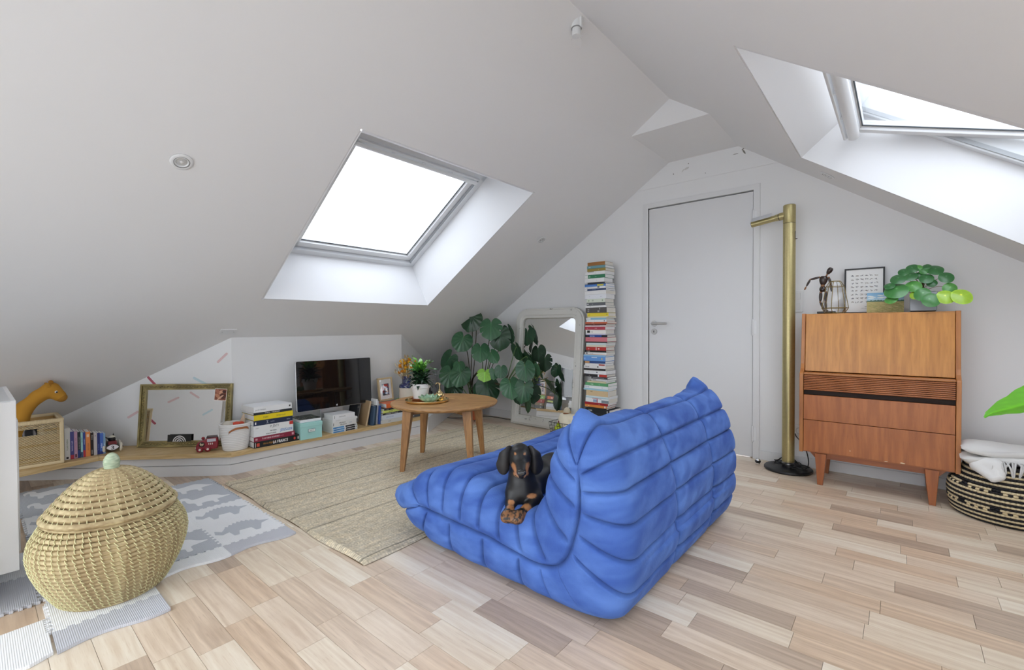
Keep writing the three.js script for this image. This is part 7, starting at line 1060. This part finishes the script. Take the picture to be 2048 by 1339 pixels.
// pilea
{
  const t = thing('pilea_plant', 'round-leaved pilea plant in a square grey pot on the cabinet', 'potted plant', [0.1, CT, 0.23]);
  part(t, 'pot', (() => { const o = [[-0.06, -0.06], [0.06, -0.06], [0.06, 0.06], [-0.06, 0.06]]; const g = rb(0.118, 0.108, 0.118, 0.004, 0, 0.058, 0); return J([g]); })(), M('#a3a7ad', 0.7)); part(t, 'foot_plate', rb(0.11, 0.006, 0.11, 0.001, 0, 0.003, 0), M('#3a3a3c', 0.6)); part(t, 'soil', bx(0.105, 0.002, 0.105, 0, 0.1135, 0), M('#2a211a', 1));
  const disc = (() => { const na = 30, nr = 6, P = [], C = [], I = []; for (let j = 0; j <= nr; j++) for (let i = 0; i <= na; i++) { const a = i / na * 6.2832, r = j / nr, x = Math.cos(a) * r * 0.5, y = Math.sin(a) * r * 0.5 * 1.06; P.push(x, y, 0.05 - 0.17 * r * r * 0.6 + 0.02 * Math.sin(a * 3 + 1) * r * r); const dot = Math.exp(-((x * x + (y - 0.06) ** 2) * 900)), vein = 0.12 * Math.exp(-((x / 0.02) ** 2)), v2 = 0.15 * Math.pow(0.5 + 0.5 * Math.cos(a * 6), 10) * r; const k = 1 + vein + v2 + (r > 0.93 ? 0.25 : 0); C.push(k + dot * 5, k + dot * 2.4, k + dot * 5); } for (let j = 0; j < nr; j++) for (let i = 0; i < na; i++) { const a = j * (na + 1) + i; I.push(a, a + na + 1, a + 1, a + 1, a + na + 1, a + na + 2); } const g = new THREE.BufferGeometry(); g.setAttribute('position', new THREE.Float32BufferAttribute(P, 3)); g.setAttribute('color', new THREE.Float32BufferAttribute(C, 3)); g.setIndex(I); g.computeVertexNormals(); return g; })();
  const pm = (c) => M(c, 0.32, { side: THREE.DoubleSide, vertexColors: true, clearcoat: 0.3, clearcoatRoughness: 0.25 }), mats = [pm('#3f7d3c'), pm('#336b38'), pm('#4f8f3f'), pm('#9cc23a')], stem = M('#8a8a5a', 0.6);
  const L = [[.053, 1.349, .236, .031, .024, 1], [.077, 1.349, .235, .02, .018, 2], [.104, 1.331, .244, .024, .022, 0], [.116, 1.354, .231, .021, .012, 1], [.151, 1.331, .242, .038, .023, 1], [.014, 1.33, .24, .029, .02, 1], [.04, 1.301, .264, .035, .021, 1], [-.013, 1.288, .272, .038, .022, 1], [.113, 1.282, .271, .033, .026, 1], [.197, 1.282, .267, .034, .031, 1], [.137, 1.254, .26, .024, .024, 1], [.056, 1.239, .297, .037, .032, 2], [-.052, 1.247, .297, .026, .016, 1], [-.021, 1.218, .312, .058, .034, 0], [-.043, 1.166, .33, .031, .022, 2], [.095, 1.188, .325, .038, .042, 0], [.063, 1.185, .31, .024, .03, 3], [.13, 1.153, .344, .04, .044, 0], [.211, 1.218, .285, .032, .035, 2], [.192, 1.168, .334, .039, .04, 3], [.257, 1.168, .332, .045, .042, 3], [.083, 1.303, .24, .022, .024, 1]];
  L.forEach(([x, y, z, w, h, mi], i) => { const m = part(t, 'leaf', disc, mats[mi]); const p = V(x, y, z).sub(t.position); m.position.copy(p); const up = clamp(1 - h / w * 0.85, 0.05, 0.9), n = V((x - 0.1) * 1.6, 0.25 + up * 1.4, 1).normalize(); m.quaternion.setFromUnitVectors(V(0, 0, 1), n); m.rotateZ((hash(i, 2, 2) - 0.5) * 2); const s = w * 2.05; m.scale.set(s, s, s); const b = V((x - 0.1) * 0.12, 0.11 + (y - 1.15) * 0.25, -0.01), c = b.clone().lerp(p, 0.5).add(V(0, 0.016, -0.01)); part(t, 'petiole', tube([b, c, p.clone().addScaledVector(n, 0.05 * s)], 0.0015, 12, 5), stem); });
  part(t, 'stem', rod([0, 0.1, -0.01], [0.0, 0.19, -0.01], 0.006, 0.005), M('#6a5a40', 0.8));
}
// ---------------------------------------------------------------- brass floor lamp
{
  const t = thing('floor_lamp', 'tall tubular brass floor lamp with short side arm on round black base', 'lamp', [-0.597, 0, 0.155]);
  const BR = M([1, 1, 1], 0.36, { metalness: 0.7, map: tex(64, 256, (u, v) => { const k = noise(u * 30, v * 4, 2) * 0.5 + noise(u * 60, v * 300, 4) * 0.5; return mix3([0.68, 0.63, 0.44], [0.78, 0.73, 0.54], k); }) });
  part(t, 'base', lathe([[0, 0], [0.145, 0], [0.149, 0.004], [0.149, 0.014], [0.143, 0.021], [0.105, 0.024], [0.1, 0.02], [0, 0.02]], 72), BLACK);
  part(t, 'pole', cyl(0.0385, 0.0385, 1.665, 0, 0.058 + 0.8325, 0, 48), BR); part(t, 'collar', cyl(0.0395, 0.0395, 0.016, 0, 0.051, 0, 48), STEEL); part(t, 'foot', cyl(0.037, 0.04, 0.028, 0, 0.034, 0, 40), BLACK);
  part(t, 'head', [lathe([[0, 1.852], [0.034, 1.852], [0.0345, 1.848], [0.0385, 1.848], [0.0385, 1.7255], [0, 1.7255]], 48)], BR); part(t, 'seam', cyl(0.0375, 0.0375, 0.004, 0, 1.7243, 0, 40), BLACK);
  const d = V(-0.16, -0.022, -0.012).normalize(), at = (s) => V(0, 1.787, 0).addScaledVector(d, s);
  part(t, 'arm', [rod(at(0.085), at(0.245), 0.021, 0.021, 28), rod(at(0.03), at(0.062), 0.026, 0.026, 28), rod(at(0.066), at(0.088), 0.024, 0.022, 28)], BR); part(t, 'arm_ring', [rod(at(0.0615), at(0.0665), 0.0245, 0.0245, 28), rod(at(0.243), at(0.2475), 0.0185, 0.0185, 24)], BLACK);
  const gp = part(t, 'reflector', place(rb(0.13, 0.002, 0.05, 0.0008), [at(0.175).x, at(0.175).y + 0.024, 0.02], [0.7, 0.05, 0.14]), M([0.62, 0.63, 0.65], 0.4), 'frosted grey reflector plate');
  part(t, 'switch', [rod([0.038, 1.61, 0.012], [0.05, 1.61, 0.016], 0.003), bx(0.002, 0.05, 0.006, 0.038, 1.64, 0.012)], BLACK);
  const cb = []; for (let i = 0; i <= 40; i++) { const a = i / 40 * 6.2832 * 1.7 + 0.6; cb.push(V(Math.cos(a) * (0.075 + 0.012 * Math.sin(a * 3)), 0.03 + 0.014 * Math.abs(Math.sin(a * 2.3)) + i * 0.0006, Math.sin(a) * (0.07 + 0.012 * Math.cos(a * 2)))); } cb.push(V(0.1, 0.028, 0.03), V(0.118, 0.05, -0.02), V(0.1, 0.13, -0.07), V(0.06, 0.19, -0.1), V(0.03, 0.215, -0.125), V(0.02, 0.23, -0.145));
  part(t, 'cable', tube(cb, 0.0034, 200, 7), BLACK); part(t, 'cable_tie', [tube([V(0.03, 0.05, 0.06), V(0.09, 0.06, 0.05), V(0.13, 0.045, 0.02), V(0.07, 0.035, 0.02)], 0.0034, 30, 6, true), tube([V(0.03, 0.035, 0.07), V(0.1, 0.035, 0.08), V(0.12, 0.03, 0.05), V(0.05, 0.03, 0.05)], 0.0034, 30, 6, true)], BLACK);
}
{
  const s = thing('light_switch', 'white light switch on the wall behind the brass lamp', 'switch', [-0.575, 1.187, 0.0]); part(s, 'plate', rb(0.082, 0.155, 0.009, 0.003, 0.0, 0, 0.004), WHITEPL); for (const y of [-0.036, 0.036]) part(s, 'rocker', place(rb(0.05, 0.05, 0.006, 0.002), [0, y, 0.0085], [0.05, 0, 0]), WHITEPL);
  const o = thing('wall_socket', 'white wall socket low behind the cabinet edge', 'socket', [-0.55, 0.255, 0.0]); part(o, 'plate', rb(0.08, 0.08, 0.01, 0.003, 0, 0, 0.004), WHITEPL); part(o, 'insert', place(lathe([[0, 0], [0.018, 0], [0.021, 0.008], [0.024, 0.009], [0.026, 0.006]], 28), [0, 0, 0.004], [Math.PI / 2, 0, 0]), M([0.7, 0.7, 0.7], 0.4));
  const d = thing('door_stop', 'small chrome and black door stop on the floor by the door', 'door stop', [-0.787, 0, 0.165]); part(d, 'post', lathe([[0, 0], [0.015, 0], [0.015, 0.016], [0.013, 0.018], [0, 0.018]], 28), CHROME); part(d, 'rubber_ring', lathe([[0.012, 0.018], [0.0185, 0.02], [0.02, 0.027], [0.0185, 0.034], [0.012, 0.035]], 28), BLACK); part(d, 'cap', lathe([[0.0165, 0.034], [0.015, 0.042], [0.009, 0.049], [0, 0.051]], 28), CHROME);
}
// ---------------------------------------------------------------- woven basket with a throw
{
  const t = thing('woven_basket', 'low round black and natural woven basket under a white fringed throw', 'basket', [0.447, 0, 0.33]);
  const ks = [[0, 0.205], [0.012, 0.222], [0.06, 0.234], [0.12, 0.238], [0.155, 0.234], [0.172, 0.226], [0.18, 0.218], [0.2, 0.2], [0.24, 0.178], [0.275, 0.168], [0.29, 0.166]], pf = (y) => { for (let i = 1; i < ks.length; i++) if (y <= ks[i][0]) return lerp(ks[i - 1][1], ks[i][1], (y - ks[i - 1][0]) / (ks[i][0] - ks[i - 1][0])); return 0.166; };
  const nat = M('#d8c6a0', 0.8), blk = M('#1c1a1d', 0.85), nats = [], blks = [], rows = 25, n = 84; seed = 3;
  for (let r = 0; r < rows; r++) { const y = 0.007 + r * 0.0113, isB = r % 2 === 0, R = pf(y), pat = r === 6 || r === 7 || r === 14 || r === 15;
    for (let k = 0; k < n; k++) { const a0 = (k + (r % 2) * 0.5) / n * 6.2832, a1 = a0 + 6.2832 / n * 1.08, am = (a0 + a1) / 2; const P = (a, rr2, dy) => V(Math.cos(a) * rr2, y + dy, Math.sin(a) * rr2); let b = isB; if (pat) b = (k % 8 < 2) ? true : (k % 2 === 0 ? r % 2 === 0 : false);
      const g = tube([P(a0, R - 0.003, -0.0014), P(am, R + 0.0042, 0.0012), P(a1, R - 0.003, -0.0014)], 0.0064, 5, 6).scale(1, 1, 1); (b ? blks : nats).push(g); } }
  const liner = part(t, 'inside', lathe([[0, 0.004], [0.2, 0.004], ...ks.slice(1).map(([y, r]) => [r - 0.006, y]), [0.15, 0.28], [0.15, 0.02], [0, 0.012]], 56), M('#2a2523', 0.9));
  part(t, 'natural_weave', nats, nat).userData.kind = 'stuff'; part(t, 'black_weave', blks, blk).userData.kind = 'stuff';
  const w = thing('throw', 'white woven throw with long fringes folded on the woven basket', 'blanket', [0.447, 0, 0.33]);
  const TW = M([0.80, 0.79, 0.765], 0.95, { bumpMap: (() => { const b = tex(128, 128, (u, v) => { const k = 0.5 + 0.5 * Math.sin(u * 6.283 * 32) * Math.sin(v * 6.283 * 32); return [k, k, k]; }, false); b.repeat.set(6, 6); return b; })(), bumpScale: 0.0008 });
  const fold = (x0, x1, y, th, z0, z1, ph, drop = 0) => { const nx = 50, nz = 40, P = [], U = [], I = []; for (let j = 0; j <= nz; j++) for (let i = 0; i <= nx; i++) { const u = i / nx, a = j / nz * 6.2832, cz = (z0 + z1) / 2, rz = (z1 - z0) / 2; const c = Math.cos(a), s = Math.sin(a), e = 0.35; const sx = smooth(0, 0.09, u) * smooth(1, 0.91, u); const k = Math.pow(sx, 0.5); const zz = cz + Math.sign(c) * Math.pow(Math.abs(c), e) * rz * (0.9 + 0.1 * k) + 0.008 * Math.sin(u * 7 + ph); const yy = y + Math.sign(s) * Math.pow(Math.abs(s), 0.7) * th / 2 * k + 0.006 * Math.sin(u * 9 + ph + c * 2) + 0.004 * Math.sin(c * 5 + u * 4 + ph) - drop * Math.max(0, 0.25 - u) * 0.6; P.push(lerp(x0, x1, u), yy, zz); U.push(u, j / nz); } for (let j = 0; j < nz; j++) for (let i = 0; i < nx; i++) { const a = j * (nx + 1) + i; I.push(a, a + 1, a + nx + 1, a + 1, a + nx + 2, a + nx + 1); } const g = new THREE.BufferGeometry(); g.setAttribute('position', new THREE.Float32BufferAttribute(P, 3)); g.setAttribute('uv', new THREE.Float32BufferAttribute(U, 2)); g.setIndex(I); g.computeVertexNormals(); return g; };
  TW.side = THREE.DoubleSide;
  part(w, 'upper_fold', fold(-0.195, 0.24, 0.352, 0.042, -0.11, 0.14, 0.4), TW); part(w, 'lower_fold', fold(-0.2, 0.24, 0.308, 0.046, -0.12, 0.15, 2.2), TW);
  part(w, 'corner_flap', blob([[[-0.13, 0.285, 0.12], [-0.07, 0.295, 0.15], 0.026, 0.022], [[-0.135, 0.27, 0.13], [-0.085, 0.23, 0.195], 0.024, 0.014], [[-0.07, 0.29, 0.15], [-0.06, 0.245, 0.19], 0.022, 0.012], [[-0.1, 0.3, 0.12], [-0.06, 0.25, 0.175], 0.02, 0.018]], 0.012, 0.005, 0.02), TW);
  const fr = []; for (let i = 0; i < 30; i++) { const x = -0.085 + i * 0.0105, z = 0.152 + rr(-0.004, 0.004), l = rr(0.045, 0.07), sw = rr(-0.02, 0.02) - 0.012 * Math.cos(i); fr.push(tube([[x, 0.312, z - 0.006], [x + sw * 0.3, 0.308, z + 0.012], [x + sw * 0.8, 0.29, z + 0.024 + rr(0, 0.008)], [x + sw * 1.4, 0.312 - l, z + 0.026 + rr(-0.003, 0.008)]], 0.0042, 12, 6).scale(1, 1, 1)); }
  for (const f of fr) part(w, 'fringe', f, TW);
  const b = thing('wooden_tray', 'thin wooden tray edge standing behind the white throw', 'tray', [0.62, 0.262, 0.075]); part(b, 'panel', rb(0.42, 0.08, 0.012, 0.002, 0, 0, 0), M([1, 1, 1], 0.5, { map: wood('#c79a63', '#94683c', 350) })); part(b, 'legs', [rb(0.03, 0.23, 0.02, 0.002, -0.17, -0.146, 0), rb(0.03, 0.23, 0.02, 0.002, 0.17, -0.146, 0)], M('#8a5f38', 0.6));
}
// ---------------------------------------------------------------- big-leaved plant whose one leaf enters the picture at the right
{
  const t = thing('large_leaf_plant', 'plant with one long bright green leaf reaching in at right edge', 'plant', [0.62, 0, 2.42]);
  part(t, 'pot', lathe([[0, 0], [0.11, 0], [0.14, 0.24], [0.145, 0.25], [0.135, 0.25], [0.125, 0.22], [0, 0.22]], 40), M([0.75, 0.75, 0.74], 0.5)); part(t, 'soil', cyl(0.126, 0.126, 0.006, 0, 0.222, 0, 32), M('#2a211a', 1)); part(t, 'stem', tube([[0, 0.2, 0], [0.01, 0.6, 0.01], [-0.02, 0.98, 0]], 0.014, 30, 10), M('#6a6a45', 0.8));
  const leaf = (() => { const n = 40, m = 10, P = [], C = [], I = []; for (let i = 0; i <= n; i++) for (let j = 0; j <= m; j++) { const u = i / n, v = j / m * 2 - 1, w = 0.056 * Math.pow(Math.sin(Math.PI * Math.pow(u, 0.8)), 0.85) * (u > 0.93 ? 1 - (u - 0.93) * 4 : 1) + 0.002; const ar = Math.abs(v); P.push(v * w * 0.92, u * 0.36, 0.34 * ar * w + (u > 0.94 ? (u - 0.94) ** 2 * 3 : 0) * -1 - 0.035 * Math.sin(u * 3.1) + 0.0016 * Math.sin(u * 70 + ar * 8) * ar); const vein = Math.pow(0.5 + 0.5 * Math.cos(u * 90 - ar * 16), 6) * 0.16, k = 1 + vein + (ar < 0.06 ? 0.4 : 0); C.push(k, k, k); } for (let i = 0; i < n; i++) for (let j = 0; j < m; j++) { const a = i * (m + 1) + j; I.push(a, a + 1, a + m + 1, a + 1, a + m + 2, a + m + 1); } const g = new THREE.BufferGeometry(); g.setAttribute('position', new THREE.Float32BufferAttribute(P, 3)); g.setAttribute('color', new THREE.Float32BufferAttribute(C, 3)); g.setIndex(I); g.computeVertexNormals(); return g; })();
  const LG = M('#5fae22', 0.45, { side: THREE.DoubleSide, vertexColors: true, transmission: 0.35, thickness: 0 });
  const put = (base, tip, up) => { const A = V(...base), T2 = V(...tip), y = T2.clone().sub(A).normalize(), n = V(...up); n.addScaledVector(y, -n.dot(y)).normalize(); const x = y.clone().cross(n); const m = part(t, 'leaf', leaf, LG); m.position.copy(A).sub(t.position); m.quaternion.setFromRotationMatrix(new THREE.Matrix4().makeBasis(x, y, n)); const s = A.distanceTo(T2) / 0.36; m.scale.set(s, s, s); part(t, 'petiole', tube([V(-0.02, 0.97, 0), V(-0.02, 0.97, 0).lerp(m.position, 0.5).add(V(0, 0.04, 0)), m.position.clone()], 0.005, 14, 7), M('#6f9a3a', 0.6)); };
  put([0.43, 1.02, 2.40], [0.134, 0.815, 2.45], [-0.35, 0.35, -0.9]); put([0.75, 1.06, 2.3], [1.05, 0.95, 2.15], [0.2, 1, 0.2]); put([0.68, 1.08, 2.55], [0.85, 0.98, 2.85], [0, 1, 0.3]); put([0.72, 1.05, 2.42], [1.08, 0.86, 2.55], [0.3, 1, 0]);
}
renderer.render(scene, camera);
